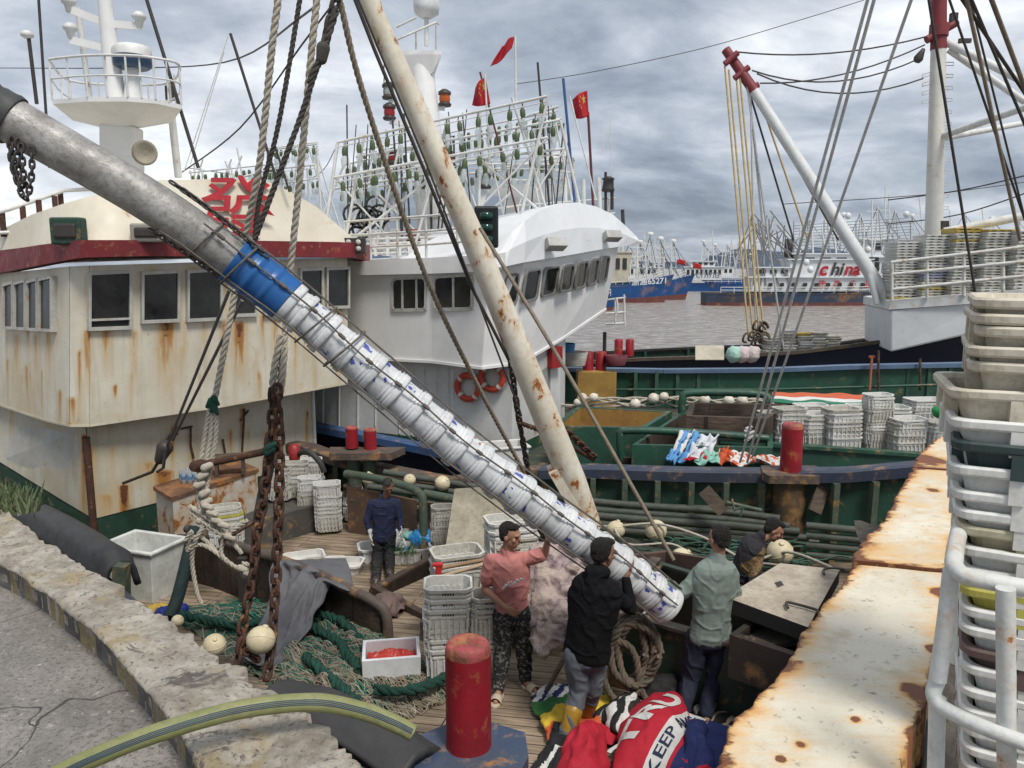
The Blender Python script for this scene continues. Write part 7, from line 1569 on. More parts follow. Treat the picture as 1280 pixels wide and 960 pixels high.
def mk_stripe():
    navs.use_nodes = True; N = navs.node_tree.nodes; K = navs.node_tree.links.new; b = N['Principled BSDF']; tc = N.new('ShaderNodeTexCoord'); w_ = N.new('ShaderNodeTexWave'); w_.bands_direction = 'Z'; w_.inputs['Scale'].default_value = 9; w_.inputs['Distortion'].default_value = .8; K(tc.outputs['Object'], w_.inputs[0])
    r = N.new('ShaderNodeValToRGB'); K(w_.outputs[0], r.inputs[0]); r.color_ramp.elements[0].position = .70; r.color_ramp.elements[0].color = (.010,.015,.05,1); r.color_ramp.elements[1].position = .9; r.color_ramp.elements[1].color = (.018,.026,.062,1); K(r.outputs[0], b.inputs[0]); b.inputs['Roughness'].default_value = .85
mk_stripe()
blkt = M('black_trousers', (0.012,0.012,0.014), .8, grime=.2, bump=.3)
bootb = M('mottled_rubber_boot', (0.07,0.05,0.045), .35, (0.03,0.022,0.02), 14, grime=.4, bump=.1)
booty = M('yellow_rubber_boot', (0.34,0.20,0.025), .35, (0.24,0.14,0.02), 4, grime=.35, bump=.12)
slip = M('beige_slider', (0.50,0.42,0.32), .7, grime=.2); slipg = M('grey_slider', (0.33,0.33,0.34), .7, grime=.3)
# --- man in pink
y = 6.85; p = lambda u,v,dy=0: P(u,v,y+dy)
fa = [PD(624,862,.075), PD(656,850,.075)]
arms = [[p(613,702,.02),p(608,735,-.06),p(622,752,-.16),p(631,758,-.20)], [p(662,697,.02),p(678,692,-.22),p(684,678,-.28),p(687,668,-.30)]]
arms = [[p(614,701,.02),p(606,737,.0),p(630,757,-.16)], [p(663,698,.02),p(681,692,-.02),p(686,671,-.12)]]
legs = [[p(629,772),p(629,812,-.03),fa[0],fa[0]+V((-.03,-.15,-.03))], [p(652,771,.03),p(655,812,.0),fa[1],fa[1]+V((.09,-.13,-.03))]]
t, W_, R = person('man in pink t-shirt and dark patterned trousers, one arm raised under the white buckets', p(638,670,.0), V((.85,-.48,-.10)), V((-.05,0,1)), p(634,690,.03), p(638,706,.03), p(640,765,.03), V((.35,-.94,0)), arms, legs, shw=.185, hipw=.145, dep=.115,
    top=[pinkm], bottom=([camo],), sleeve=.62, hands=[(arms[0][2], V((.8,-.3,-.5)), V((0,1,.2)), 1, .5), (arms[1][2], V((.25,.1,.95)), V((.2,.9,.3)), 1, .6)], k=1.06, toplow=-.05)
for f_ in (0,1): sandal(t, legs[f_][2], legs[f_][3], slip)
mb = MB(); rp = random.Random(2)
for i in range(16):
    c = P(628+i*1.6+rp.uniform(-.5,.5),734-i*.7+rp.uniform(-2,2),6.700-i*.0012); mb.box(c, (.010+.010*rp.random(),.03,.006+.008*rp.random()), .3)
mb.build('shirt_print', M('print_white', (.6,.56,.55), .8), t)
# --- man in black jacket
y = 5.85; p = lambda u,v,dy=0: P(u,v,y+dy)
a0, a1 = PD(706,926,.10), PD(731,896,.10)
arms = [[p(726,738,.02),p(722,775,.12),p(740,790,.28)], [p(764,742,.02),p(788,760,.12),p(782,722,.22)]]
legs = [[p(720,822),p(724,862,.02),a0,a0+V((.10,.13,-.05))], [p(744,822,.06),p(742,860,.08),a1,a1+V((.16,.04,-.05))]]
t, W_, R = person('man in black hooded jacket, grey jeans and yellow rubber boots, seen from behind', p(754,692,.05), V((.80,.60,-.12)), V((.05,0,1)), p(748,716,.03), p(745,738,.02), p(733,806,.02), V((.35,.94,0)), arms, legs, shw=.21, hipw=.16, dep=.13, skinm=skind,
    top=[blackm], bottom=([jeans],), hood=True, topd=.016, hands=[(arms[1][2], V((.35,.2,.9)), V((-.3,.9,.2)), -1, .35)], k=1.08, toplow=-.06)
for f_, tp in ((0,p(706,880,.0)),(1,p(732,868,.12))): boot(t, legs[f_][2], legs[f_][3], lerp(legs[f_][1], legs[f_][2], .42), booty, .072)
# --- man in sage sweatshirt
y = 6.35; p = lambda u,v,dy=0: P(u,v,y+dy)
a0, a1 = PD(853,893,.07), PD(882,895,.07)
arms = [[p(874,716,.02),p(853,742,-.02),p(832,728,-.08)], [p(914,718,.02),p(920,752,.08),p(905,765,.25)]]
legs = [[p(873,800,.0),p(863,848,.02),a0,a0+V((-.06,.12,-.03))], [p(900,800,.02),p(892,848,.03),a1,a1+V((-.02,.14,-.03))]]
t, W_, R = person('man in sage green sweatshirt and navy trousers, back turned, holding the bucket end', p(899,674,.0), V((-.45,.88,-.1)), V((0,0,1)), p(897,696,.0), p(894,716,.0), p(888,788,.0), V((-.30,.95,0)), arms, legs, shw=.205, hipw=.165, dep=.125,
    top=[sage], bottom=([navt],), topd=.010, hands=[(arms[0][2], V((-.85,.2,.35)), V((.1,.6,-.7)), 1, .8)], k=1.04, toplow=-.05)
for f_ in (0,1): sandal(t, legs[f_][2], legs[f_][3], slipg)
# --- man bending in dark knit sweater
y = 7.9; p = lambda u,v,dy=0: P(u,v,y+dy)
a0, a1 = PD(905,818,.08)+V((0,.4,0)), PD(925,818,.08)+V((0,.4,0))
knit = M('dark_knit', (0.022,0.022,0.032), .9, (0.04,0.036,0.035), 40, grime=.1, bump=.5, bs=120); gold = M('gold_knit_pattern', (0.30,0.19,0.07), .8, (0.03,0.025,0.03), 60, grime=.2, bump=.3, bs=160)
arms = [[p(931,690,-.08),p(930,715,-.05),p(938,742,-.15)], [p(948,688,-.12),p(944,720,-.26),p(938,748,-.34)]]
legs = [[p(913,750,.04),p(912,785,.0),a0,a0+V((.15,0,-.03))], [p(927,752,.0),p(924,785,-.02),a1,a1+V((.15,0,-.03))]]
gc = p(944,702,-.2)
t, W_, R = person('man in dark knit sweater with gold patch, bending forward beside the grey lid', p(967,663,-.10), V((.82,-.25,-.50)), V((.50,0,.85)), p(951,672,-.08), p(941,685,-.06), p(920,742,.0), V((.93,-.3,0)), arms, legs, shw=.20, hipw=.15, dep=.12,
    top=[knit, gold], bottom=([blkt],), topd=.012, hands=[(arms[1][2], V((.1,-.1,-1)), V((1,0,0)), 1, .4)], k=1.04, rib=lambda c: 1 if (c-gc).length < .17 and abs(c.z-gc.z-(c.x-gc.x)*.8) < .09 else 0)
mb = MB(); hand(mb, arms[1][2]-V((0,0,.0)), V((.1,-.1,-1)), V((1,0,0)), 1, .4, 1.22); mb.cone(lerp(arms[1][1],arms[1][2],.8), arms[1][2], .045,.040); remesh('glove', mb, M('blue_glove', (.02,.07,.35), .5), t, .007, 1)
# --- man in navy on the far deck
y = 11.0; p = lambda u,v,dy=0: P(u,v,y+dy)
a0, a1 = PD(470,727,.09), PD(487,717,.09); a0.z -= 0; 
arms = [[p(465,630),p(459,650,-.03),p(463,667,-.08)], [p(495,629),p(500,648,-.02),p(501,662,-.10)]]
legs = [[p(473,672),p(472,695,-.05),V((a0.x,a0.y,a0.z)),a0+V((-.02,-.15,-.05))], [p(486,671),p(487,692,-.04),a1,a1+V((.08,-.13,-.05))]]
t, W_, R = person('man in navy striped shirt, white gloves and rubber boots standing over the provision crates', p(485,608,-.06), V((.30,-.80,-.52)), V((0,-.3,.95)), p(482,622,-.01), p(481,632), p(480,668), V((.3,-.95,0)), arms, legs, shw=.19, hipw=.15, dep=.12, skinm=skind,
    top=[navs], bottom=([blkt],), topd=.012, k=1.0, toplow=-.04, hands=[(arms[0][2], V((.1,-.1,-1)), V((1,0,0)), 1, .4),(arms[1][2], V((.1,-.1,-1)), V((-1,0,0)), -1, .4)], hairmat=M('greying_hair', (.03,.028,.026), .7), hairk=.97)
glv = M('white_cotton_glove', (.60,.60,.56), .9)
for a, s in ((arms[0],1),(arms[1],-1)): mb = MB(); hand(mb, a[2], V((.1,-.1,-1)), V((s,0,0)), s, .4, 1.2); mb.cone(lerp(a[1],a[2],.75), a[2], .045,.040); remesh('glove', mb, glv, t, .009, 1)
for f_ in (0,1): boot(t, legs[f_][2], legs[f_][3], lerp(legs[f_][1], legs[f_][2], .15), bootb, .068)
# ================================================================== CLOTHS, NETS, SACKS, SMALL THINGS
def cloth(name, q, z_fn, mats, label, cat='flag', nu=60, nv=60, mf=None, grp=None, solid=.008, ground=True):
    """q: four pixel corners on the deck, crumpled by z_fn(s,t,p)"""
    c = [PD(*k) for k in q]; mb = MB()
    def fn(s, t):
        p = lerp(lerp(c[0],c[1],s), lerp(c[3],c[2],s), t); p = V((p.x,p.y,0))+V((.05*fnoise((s*5,t*5,p.x)),.05*fnoise((s*5,t*5,9+p.x)),0)); p.z = deckz(p.y)+z_fn(s,t,p); return p
    mb.grid(fn, nu, nv, mf=mf); o = mb.build(name, mats, None, solid=solid); tag(o, label, cat, grp); return fn, o
def crump(p, a, f=5, seed=0): 
    r = 1-abs(fnoise((p.x*f,p.y*f,seed)))*2.4; return a*(max(r,-.2)*.55+.6*fnoise((p.x*f*.6,p.y*f*.6,seed+4))+.25*(1-abs(fnoise((p.x*f*2.3,p.y*f*2.3,seed)))*2.4))
F = lambda n, c, **k: M('fabric_'+n, c, .8, tuple(x*.86 for x in c), 5, grime=.08, bump=.25, bs=60, **k)
fr, fwh, fbk, fbl, fgr, fye, foran = F('red',(.42,.012,.03)), F('white',(.60,.60,.58)), F('black',(.012,.012,.013)), F('navy',(.012,.022,.10)), F('green',(.03,.13,.035)), F('yellow',(.55,.38,.03)), F('orange',(.50,.09,.03))
bump_ = lambda h: (lambda s,t: h*math.sin(math.pi*min(max(s,0),1))**.6*math.sin(math.pi*min(max(t,0),1))**.6)
b1 = bump_(.14)
cloth('striped_cloth', [(664,872),(722,862),(735,880),(668,890)], lambda s,t,p: .03+b1(s,t)*.6+crump(p,.04,7), [fwh, fbl], 'crumpled white and navy cloth behind the yellow boots', 'cloth', 30, 20, mf=lambda s,t: int(s*7+t*3) % 2)
cloth('rainbow_flag', [(662,885),(750,868),(785,905),(735,965)][0:2]+[(790,925),(700,960)], lambda s,t,p: .03+b1(s,t)*.5+crump(p,.06,6,2), [fgr, fye, foran, fr], 'green, yellow and orange striped flag under the yellow boots', mf=lambda s,t: min(int((t*.9+.1*fnoise((s*4,t*4,1)))*4.2),3))
cloth('patterned_cloth', [(690,925),(720,905),(742,975),(665,985)], lambda s,t,p: .05+b1(s,t)*.7+crump(p,.06,6,3), [fbk, fwh], 'black cloth with white stripes at the lower edge beside the blue bollard plate', 'cloth', mf=lambda s,t: 1 if (t > .62 and int(s*6+t*6) % 3 == 0) else 0)
cloth('red_cloth', [(704,940),(752,918),(764,1000),(690,1010)], lambda s,t,p: .05+bump_(.26)(s,t)+crump(p,.05,5,5), [fr], 'bunched plain red cloth at the bottom of the photo before the lettered flag', 'cloth')
cloth('dark_flag', [(738,908),(800,880),(815,910),(770,930)], lambda s,t,p: .07+bump_(.16)(s,t)+crump(p,.05,6,6), [fbk, fwh], 'black flag with bold white bands folded between boots and lettered flag', mf=lambda s,t: 1 if int((s*.8+t*.8+.1*fnoise((s*3,t*3,0)))*6) % 2 and t > .25 else 0)
fn, o = cloth('lettered_flag', [(768,965+20),(775,905),(858,876),(868,968+25)], lambda s,t,p: .10+bump_(.20)(s,t)+crump(p,.022,4,7), [fr, fwh, fbl], 'red campaign flag with big white letters and a white lettered band', nu=80, nv=80, mf=lambda s,t: 0)
def lettered():
    fl = M('lettered_fabric_white', (.62,.62,.60), .8); y_ = F('letter_yellow',(.55,.38,.03))
    c = [PD(*k) for k in ((755,985),(770,912),(842,880),(868,930))]
    # flag frame: text baseline runs from the lower left towards the upper right
    o_.clear() if False else None
    def put(s_, u0, v0, u1, v1, h, mat, name, bold=.02, off=.012):
        a, b = PD(u0,v0), PD(u1,v1); xa = (b-a); L_ = xa.length; xa.normalize(); ya = V((-xa.y,xa.x,0)); vs, fs = textmesh(s_, 1.0, bold)
        mb = MB(); ws = max(p.x for p in vs)-min(p.x for p in vs); q = []
        for p in vs:
            w_ = a+xa*((p.x/ws+.5)*L_)+ya*p.y*h; q.append(w_)
        # height from the flag surface under each point
        dg = SURF
        for i, w_ in enumerate(q): w_.z = dg(w_.x, w_.y)+off
        mb.add(q, fs, 0)
        # subdivide long letter faces so that they follow the folds
        bm = __import__('bmesh').new(); me = bpy.data.meshes.new('t'); me.from_pydata(mb.v, [], mb.f); bm.from_mesh(me)
        __import__('bmesh').ops.triangulate(bm, faces=bm.faces[:])
        for _ in range(3):
            es = [e for e in bm.edges if e.calc_length() > .035]
            if es: __import__('bmesh').ops.subdivide_edges(bm, edges=es, cuts=1)
            __import__('bmesh').ops.triangulate(bm, faces=bm.faces[:])
        for v in bm.verts: v.co.z = dg(v.co.x, v.co.y)+off
        vs2 = [v.co.copy() for v in bm.verts]; bm.verts.index_update(); fs2 = [[v.index for v in f.verts] for f in bm.faces]; bm.free(); bpy.data.meshes.remove(me)
        mb = MB(); mb.add(vs2, fs2, 0); r = mb.build(name, mat); r.parent = o; return r
    N_ = 60; tab = [[fn(i/N_, j/N_) for i in range(N_+1)] for j in range(N_+1)]
    flat = [p for r in tab for p in r]
    KD = []
    def SURF(x, y_):
        kd = __import__('mathutils').kdtree
        if not KD:
            k_ = kd.KDTree(len(flat)); [k_.insert(V((p.x,p.y,0)), i) for i, p in enumerate(flat)]; k_.balance(); KD.append(k_)
        b_ = KD[0].find_n(V((x,y_,0)), 4); return sum(flat[i].z/(d*d+1e-5) for _, i, d in b_)/sum(1/(d*d+1e-5) for _, i, d in b_)
    globals()['SURF'] = SURF
    put('TRU', 772,962, 846,903, .23, fl, 'letters', .035)
    # white band with navy lettering beside it, and yellow scrawl
    a, b = PD(806,1000), PD(872,912); xa = (b-a).normalized(); ya = V((-xa.y,xa.x,0)); mb = MB()
    def band(s,t):
        w_ = a+(b-a)*s+ya*(t-.5)*.145; w_.z = SURF(w_.x,w_.y)+.010; return w_
    mb.grid(band, 40, 6); r = mb.build('white_band', fl); r.parent = o
    mb = MB(); mb.grid(lambda s,t: (lambda w_: V((w_.x,w_.y,SURF(w_.x,w_.y)+.007)))(a+(b-a)*s-ya*(.10+t*.40)), 40, 12); r = mb.build('blue_field', fbl); r.parent = o
    put('KEEP AME', 811,993, 869,916, .115, F('letter_navy',(.015,.02,.06)), 'letters', .012, .016)
    put('Finci', 770,925, 786,905, .09, y_, 'letters', .01, .014)
lettered_ok = True
SURF = None
o_ = []
lettered()
cloth('star_flag', [(776,895),(800,868),(872,874),(858,893)], lambda s,t,p: .06+bump_(.20)(s,t)+crump(p,.06,6,8), [fbk], 'black flag with small white stars folded behind the red lettered flag')
def stars():
    f2 = [x for x in bpy.data.objects if x.name.startswith('star_flag')][0]; mb = MB(); me = f2.data; r = random.Random(4); polys = [p for p in me.polygons]
    pts = []; tries = 0
    while len(pts) < 42 and tries < 3000:
        tries += 1; p = r.choice(polys)
        if p.normal.z < .3 or any((p.center-q.center).length < .085 for q in pts): continue
        pts.append(p)
    for p in pts:
        n_ = p.normal.normalized(); a = n_.cross(V((r.uniform(-1,1),1,0))).normalized(); b = n_.cross(a); c = p.center+n_*.009; vs = [c+(a*math.cos(g*math.pi/5)+b*math.sin(g*math.pi/5))*(.034 if g % 2 == 0 else .014) for g in range(10)]
        mb.add(vs+[c+n_*.001], [(g,(g+1)%10,10) for g in range(10)])
    s = mb.build('stars', fwh); s.parent = f2; tag(s, kind=None)
stars()
cloth('navy_cloth', [(846,925),(880,915),(895,985),(850,1000)], lambda s,t,p: .05+bump_(.20)(s,t)+crump(p,.04,5,9), [fbl, fr], 'bunched navy blue cloth right of the lettered flag', 'cloth', mf=lambda s,t: 1 if t > .9 else 0)
cloth('striped_cloth', [(848,905),(905,890),(930,915),(880,935)], lambda s,t,p: .03+crump(p,.04,5,10), [fbk, F('tan',(.35,.29,.22)), fr], 'flat dark cloth with tan stripes under the sandals by the green coaming', 'cloth', mf=lambda s,t: 1 if int(t*6+.8*fnoise((s*3,t*3,0))) % 2 and s > .1 else 0)
# ---- pile of net sacks
def sacks():
    m_ = M('net_sack_pale', (0.46,0.38,0.31), .8, (0.27,0.205,0.235), 5, grime=.4, bump=.7, bs=26)
    pts = ((682,706,7.35,.26,'top left'),(706,700,7.55,.26,'top right'),(690,735,7.2,.27,'middle left'),(716,732,7.3,.25,'middle right'),(683,762,7.0,.24,'lower left'),(706,776,6.9,.22,'lower right'),(690,796,6.75,.18,'bottom left'),(722,760,7.1,.24,'lower back'))
    for k,(u,v,y,r,w_) in enumerate(pts):
        t = thing('net_sack', 'bulging pale mesh sack beside the man in pink, '+w_+' of the pile', 'sack', P(u,v,y), 'bulging pale mesh sacks'); mb = MB(); c = P(u,v,y)
        mb.ell(c, (r*1.05,r*.8,r*.85), None, 20); mb.cone(c+V((r*.5,0,r*.5)), c+V((r*.8,-.05,r*.9)), .06, .03); mb.ell(c+V((-r*.5,-.05,-r*.3)), (r*.6,r*.6,r*.6)); remesh('sack_body', mb, m_, t, .012, 1, .040, 9, fold=.022)
sacks()
mb = MB(); mb.grid(lambda s,t: P(lerp(652,664,t)+s*14,lerp(690,716,t)+s*4,7.25)+V((0,.06*math.sin(s*8),.03*math.sin(t*7))), 10, 12); tag(mb.build('green_bag', M('bright_green_plastic', (.09,.50,.20), .5, bump=.1), None, solid=.01), 'bright green plastic bag between the man in pink and the sacks', 'bag')
# ---- leaning canvas board, handles
a, b, c, d = P(568,612,10.2), P(556,690,9.4), P(650,690,9.0), P(645,640,9.8); e = P(600,610,10.2)
mb = MB(); mb.prism([a,b,c,d,e], (.01,.05,.0)); tag(mb.build('canvas_board', M('stained_canvas', (0.36,0.33,0.25), .85, (0.25,0.22,0.16), 4, grime=.5, bump=.25)), 'large stained tan board leaning behind the crates and the man in pink', 'board')
line('broom_handle', 'dark wooden handle with red end lying across the crates, farther one', 'handle', [P(547,711,7.5),P(604,700,7.6)], .022, M('handle_wood', (.30,.19,.11), .7), sm=False)
line('broom_handle', 'pale wooden handle lying across the crates, nearer one', 'handle', [P(547,722,7.4),P(606,705,7.5)], .020, M('handle_pale', (.45,.33,.22), .7), sm=False)
mb = MB(); mb.box(P(548,711,7.48), (.06,.05,.13)); mb.box(P(547,706,7.47), (.11,.04,.04)); tag(mb.build('handle_grip', M('red_plastic', (.50,.03,.03), .4), None, bevel=.01), 'red plastic grip at the end of the farther handle', 'grip')
line('wooden_stick', 'wooden stick leaning down to the deck between man in pink and man in black', 'stick', [P(708,818,6.5),P(684,862,6.4)], .022, woodm, sm=False)
# ---- styrofoam box
def styro():
    c = PD(494,852); c = PD(490,848); t = thing('foam_box', 'white foam box holding a red bag, in front of the wooden partition', 'box', c); mb = MB(); R = Matrix.Rotation(.16,3,'Z'); L_, W_, H, th = .56, .42, .32, .035
    def rg(a, b, z): return [c+R@V((x*a/2,y*b/2,z)) for x,y in ((-1,-1),(1,-1),(1,1),(-1,1))]
    rows = [rg(L_*.97,W_*.97,0),rg(L_,W_,H),rg(L_-2*th,W_-2*th,H),rg(L_-2.3*th,W_-2.3*th,.05)]; mb.add([p for r in rows for p in r], [(k*4+i,k*4+(i+1)%4,(k+1)*4+(i+1)%4,(k+1)*4+i) for k in range(3) for i in range(4)]+[(3,2,1,0),(12,13,14,15)])
    mb.build('box_wall', M('foam_white', (0.72,0.74,0.76), .7, (0.62,0.63,0.64), 6, grime=.2, bump=.2, bs=60), t, bevel=.008)
    mb = MB(); mb.grid(lambda s,t_: c+R@V(((s-.5)*(L_-.1),(t_-.5)*(W_-.1),H-.13+.09*math.sin(math.pi*s)*math.sin(math.pi*t_)+.03*(1-abs(fnoise((s*6,t_*5,1)))*3))), 40, 30)
    tag(mb.build('red_bag', M('red_film', (.55,.06,.04), .35, (.45,.04,.03), 9, grime=.1, bump=.2)), 'crinkled red plastic bag inside the white foam box', 'bag')
styro()
# ---- grey cloth over the partition
def drape():
    m_ = M('grey_drape', (0.13,0.13,0.14), .9, (0.095,0.095,0.105), 3, grime=.2, bump=.35, bs=50); mb = MB()
    rows = [[(352,702,9.4),(395,699,9.5),(432,698,9.4)],[(345,698,8.9),(390,706,8.7),(442,738,8.25)],[(343,712,8.75),(382,716,8.5),(412,731,8.3)],[(340,745,8.4),(378,745,8.15),(398,758,8.05)],[(330,775,8.0),(366,780,7.8),(388,788,7.8)],[(310,800,7.6),(345,812,7.4),(362,816,7.4)],[(300,818,7.3),(325,832,7.2),(345,836,7.15)]]
    G = [smoothpath([P(*q) for q in r], 1) for r in rows]; cols = [smoothpath([g[i] for g in G], 8) for i in range(3)]
    def fn(s, t):
        k = t*(len(cols[0])-1); i = min(int(k), len(cols[0])-2); f_ = k-i; c3 = [lerp(c[i],c[i+1],f_) for c in cols]
        p = (c3[0]*(1-s)**2+c3[1]*2*s*(1-s)+c3[2]*s*s) if False else (lerp(c3[0],c3[1],s*2) if s < .5 else lerp(c3[1],c3[2],s*2-1))
        w_ = .05*math.sin(s*15+7*fnoise((s*2.2,t*2.5,1))+t*5)*min(t*2.2,1)+.09*fnoise((s*5,t*4,2))+.04*fnoise((s*13,t*9,2)); return p+V((-.3*w_,-1.0*w_,.5*w_))
    mb.grid(fn, 80, 90); tag(mb.build('grey_cloth', m_, None, solid=.012), 'crumpled grey cloth thrown over the wooden partition behind the chains', 'cloth')
drape()
cloth('brown_rag', [(455,765),(500,752),(505,768),(470,785)], lambda s,t,p: .03+bump_(.18)(s,t)+crump(p,.08,7,12), [M('rag', (.16,.11,.095), .9, grime=.4, bump=.5)], 'small brown rag lying at the end of the wooden partition', 'rag', 26, 26, solid=.01)
# ---- green nets and tan cords heap
def nets():
    area = [(215,772),(300,790),(560,872),(520,905),(390,880),(300,815)]
    m_ = M('net_heap_mix', (0.02,0.12,0.085), .9, (0.20,0.17,0.125), 7, grime=.6, bump=1.0, bs=55)
    mb = MB(); C4 = [PD(190,765),PD(330,745),PD(575,850),PD(470,935)]; C4 = [PD(205,765),PD(395,738),PD(580,862),PD(430,925)]
    def surf(s, t):
        p = lerp(lerp(C4[0],C4[1],t),lerp(C4[3],C4[2],t),s); e = min(s,1-s,t,1-t); p.z = deckz(p.y)+.01+.20*min(e*4,1)*(.5+.7*fnoise((p.x*1.6,p.y*1.6,2)))+.05*fnoise((p.x*6,p.y*6,1)); return p
    mb.grid(surf, 110, 70); tag(mb.build('net_heap', m_), 'heap of green netting on the near deck', 'net', kind='stuff')
    r = random.Random(21); mats = [M('bright_net_cord', (0.02,.20,.135), .9, (.01,.11,.08), 12, bump=.4), nett, M('pale_cord', (.42,.38,.30), .9), M('dark_green_net', (.012,.06,.045), .9, bump=.6, bs=90)]
    for mi, cnt, rad, nm, lab in ((0,230,.0045,'green_cord_pile','green net cords strewn over the heap on the near deck'),(1,520,.0045,'tan_cord_pile','tan cords strewn over the net heap on the near deck'),(2,140,.004,'pale_cord_pile','pale cords strewn over the net heap on the near deck')):
        mb = MB()
        for i in range(cnt):
            s, t = r.uniform(.02,.98), r.uniform(.02,.98)
            if mi == 1: s = r.uniform(.4,1.02); 
            if mi == 0: s = r.uniform(0,.8)
            a = r.uniform(-.5,.9) if r.random() < .75 else r.uniform(0,6.3); q = []; st = r.uniform(.012,.022); cv = r.uniform(-.12,.12)
            for j in range(r.randint(10,26)):
                p = surf(min(max(s,-.03),1.03),min(max(t,-.03),1.03)); q.append(p+V((0,0,.015+.03*r.random()*0+.02*abs(math.sin(j*.5+i))))); s += math.cos(a)*st*.8; t += math.sin(a)*st*1.1; a += cv+r.uniform(-.15,.15)
                if not (-.03 < s < 1.03 and -.03 < t < 1.03): break
            if len(q) > 3: mb.tube(smoothpath(q,2), rad*r.uniform(.8,1.3), 4)
        tag(mb.build(nm, mats[mi]), lab, 'cord', kind='stuff')
    # fat twisted net rolls
    for k, q in enumerate(([(225,768),(262,776),(300,782),(345,772),(362,770)],[(385,782),(420,800),(436,820),(452,840)],[(380,820),(405,840),(430,862),(448,878)],[(468,862),(505,864),(530,858),(560,846)],[(398,768),(425,775),(446,795),(455,815)])):
        mb = MB(); pts = smoothpath([PD(u,v,.17) for u,v in q],6); twist(mb, pts, .050 if k != 3 else .05, pitch=.30, n=7)
        nn = []
        for v in mb.v: nn.append(v+V((fnoise(v,17,1),fnoise(v,17,2),fnoise(v,17,3)))*.030)
        mb.v = nn; tag(mb.build('net_roll', netg if k != 3 else mats[3]), ['green rolled net beyond the blue and yellow bag','green rolled net left of the foam box','green rolled net nearest the quay kerb','dark green rolled net before the foam box and red bollard','green rolled net along the foot of the partition'][k], 'net', 'rolled green nets')
nets()
for k,(u,v,y,rp,lb) in enumerate(((268,806,5.9,15,'beside the quay kerb left of the chains'),(326,800,5.95,19,'behind the chain loop'),(222,776,6.9,8,'small one at the foot of the wrapped pole'))):
    float_(u,v,y,rp,'cream float '+lb,'cream floats on the near boat')
for k,(u,v,y,rp,lb) in enumerate(((770,662,9.6,12,'left of the thin tan line'),(820,663,9.5,14,'by the thin tan line above the buckets'),(852,698,8.9,14,'between tan line and sage sweatshirt'),(975,690,8.6,17,'right of the bending man'),(461,599,12.6,9,'leftmost by the pipe rail'),(512,600,12.4,8,'middle one by the pipe rail'),(553,604,12.2,10,'right one by the pipe rail'))):
    float_(u,v,y,rp,'cream float '+lb,'cream floats on the near boat')
line('float_line', 'white line tied from float to float along the near boat and over the grey lid', 'rope', [P(730,655,9.9),P(765,658,9.6),P(822,655,9.4),P(880,672,9.0),P(935,700,8.6),P(985,690,8.4),P(1045,712,7.4)], .016, ropew)
line('float_line', 'white line sagging from the left float towards the coaming', 'rope', [P(765,655,9.6),P(785,680,9.2),P(840,680,9.1),P(880,700,8.9),P(960,705,8.2),P(1020,715,7.6)], .014, ropew)
mb = MB(); r = random.Random(8)
for i in range(46):
    u, v = r.uniform(790,960), r.uniform(668,705); y = 9.6-(v-668)*.02; q = [P(u+j*r.uniform(8,16),v+j*r.uniform(.5,3)+r.uniform(-1,1),y-j*.06) for j in range(r.randint(4,9))]; mb.tube(smoothpath(q,3), .011, 4)
tag(mb.build('green_net_strands', M('dull_green_strands', (.05,.11,.08), .9)), 'loose green net strands along the inside of the far rail', 'net', kind='stuff')
a, b, c, d = P(735,655,10.0),P(960,690,8.9),P(1010,720,8.2),P(770,705,8.9)
mb = MB(); mb.grid(lambda s,t: lerp(lerp(a,b,s),lerp(d,c,s),t)+V((0,0,-.10+.04*fnoise((s*9,t*5,0)))), 30, 10); tag(mb.build('net_bed', M('dark_net_bed', (.05,.05,.035), .95, (.03,.05,.035), 6, grime=.5, bump=.8, bs=50)), 'dark bed of netting under the floats by the far rail', 'net', kind='stuff')
# ---- brown hold boards below the bucket end
mb = MB(); a, b, c = P(740,668,8.0), P(800,690,7.7), P(905,722,7.3)
for p0, p1 in ((P(742,700,7.6),P(832,690,8.4)),(P(832,690,8.4),P(895,700,7.9))): mb.hexa([p0-V((0,0,.55)),p1-V((0,0,.55)),p1+V((0,.06,-.55)),p0+V((0,.06,-.55)),p0,p1,p1+V((0,.06,0)),p0+V((0,.06,0))])
tag(mb.build('hold_board', M('reddish_board', (.11,.065,.05), .75, (.07,.045,.038), 3, grime=.4)), 'reddish brown boards around the hold under the bucket boom end', 'board')
# ---- grey lid
L4 = [P(906,746,6.35),P(1012,796,5.95),P(1052,712,7.15),P(962,704,7.45)]; zl = L4[0].z; L4 = [PZ(u,v,zl) for u,v in ((906,746),(1010,784),(1050,712),(975,704))]
mb = MB(); mb.prism([p-V((0,0,.13)) for p in L4], (0,0,.13), 0, 1); 
lid = thing('hatch_lid', 'stained grey hatch lid with two bent handles, lying open beside the cream slabs', 'hatch lid', L4[0]); mb.build('lid_board', [M('lid_concrete_grey', (0.50,0.44,0.35), .8, (0.32,0.27,0.21), 3, grime=.5, bump=.35), M('lid_edge_dark', (.03,.027,.025), .7)], lid, bevel=.015)
for q in (((985,760),(983,753),(995,755),(1020,762),(1022,766)),((1030,718),(1030,712),(1042,710),(1056,712))):
    mb = MB(); mb.tube(smoothpath([PZ(u,v,zl+.03) for u,v in q],4), .012, 6); mb.build('handle', darkm, lid)
mb = MB(); mb.add([PZ(u,v,zl+.004) for u,v in ((968,728),(976,726),(980,731),(972,734))], [(0,1,2,3)]); mb.build('hole', darkm, lid)
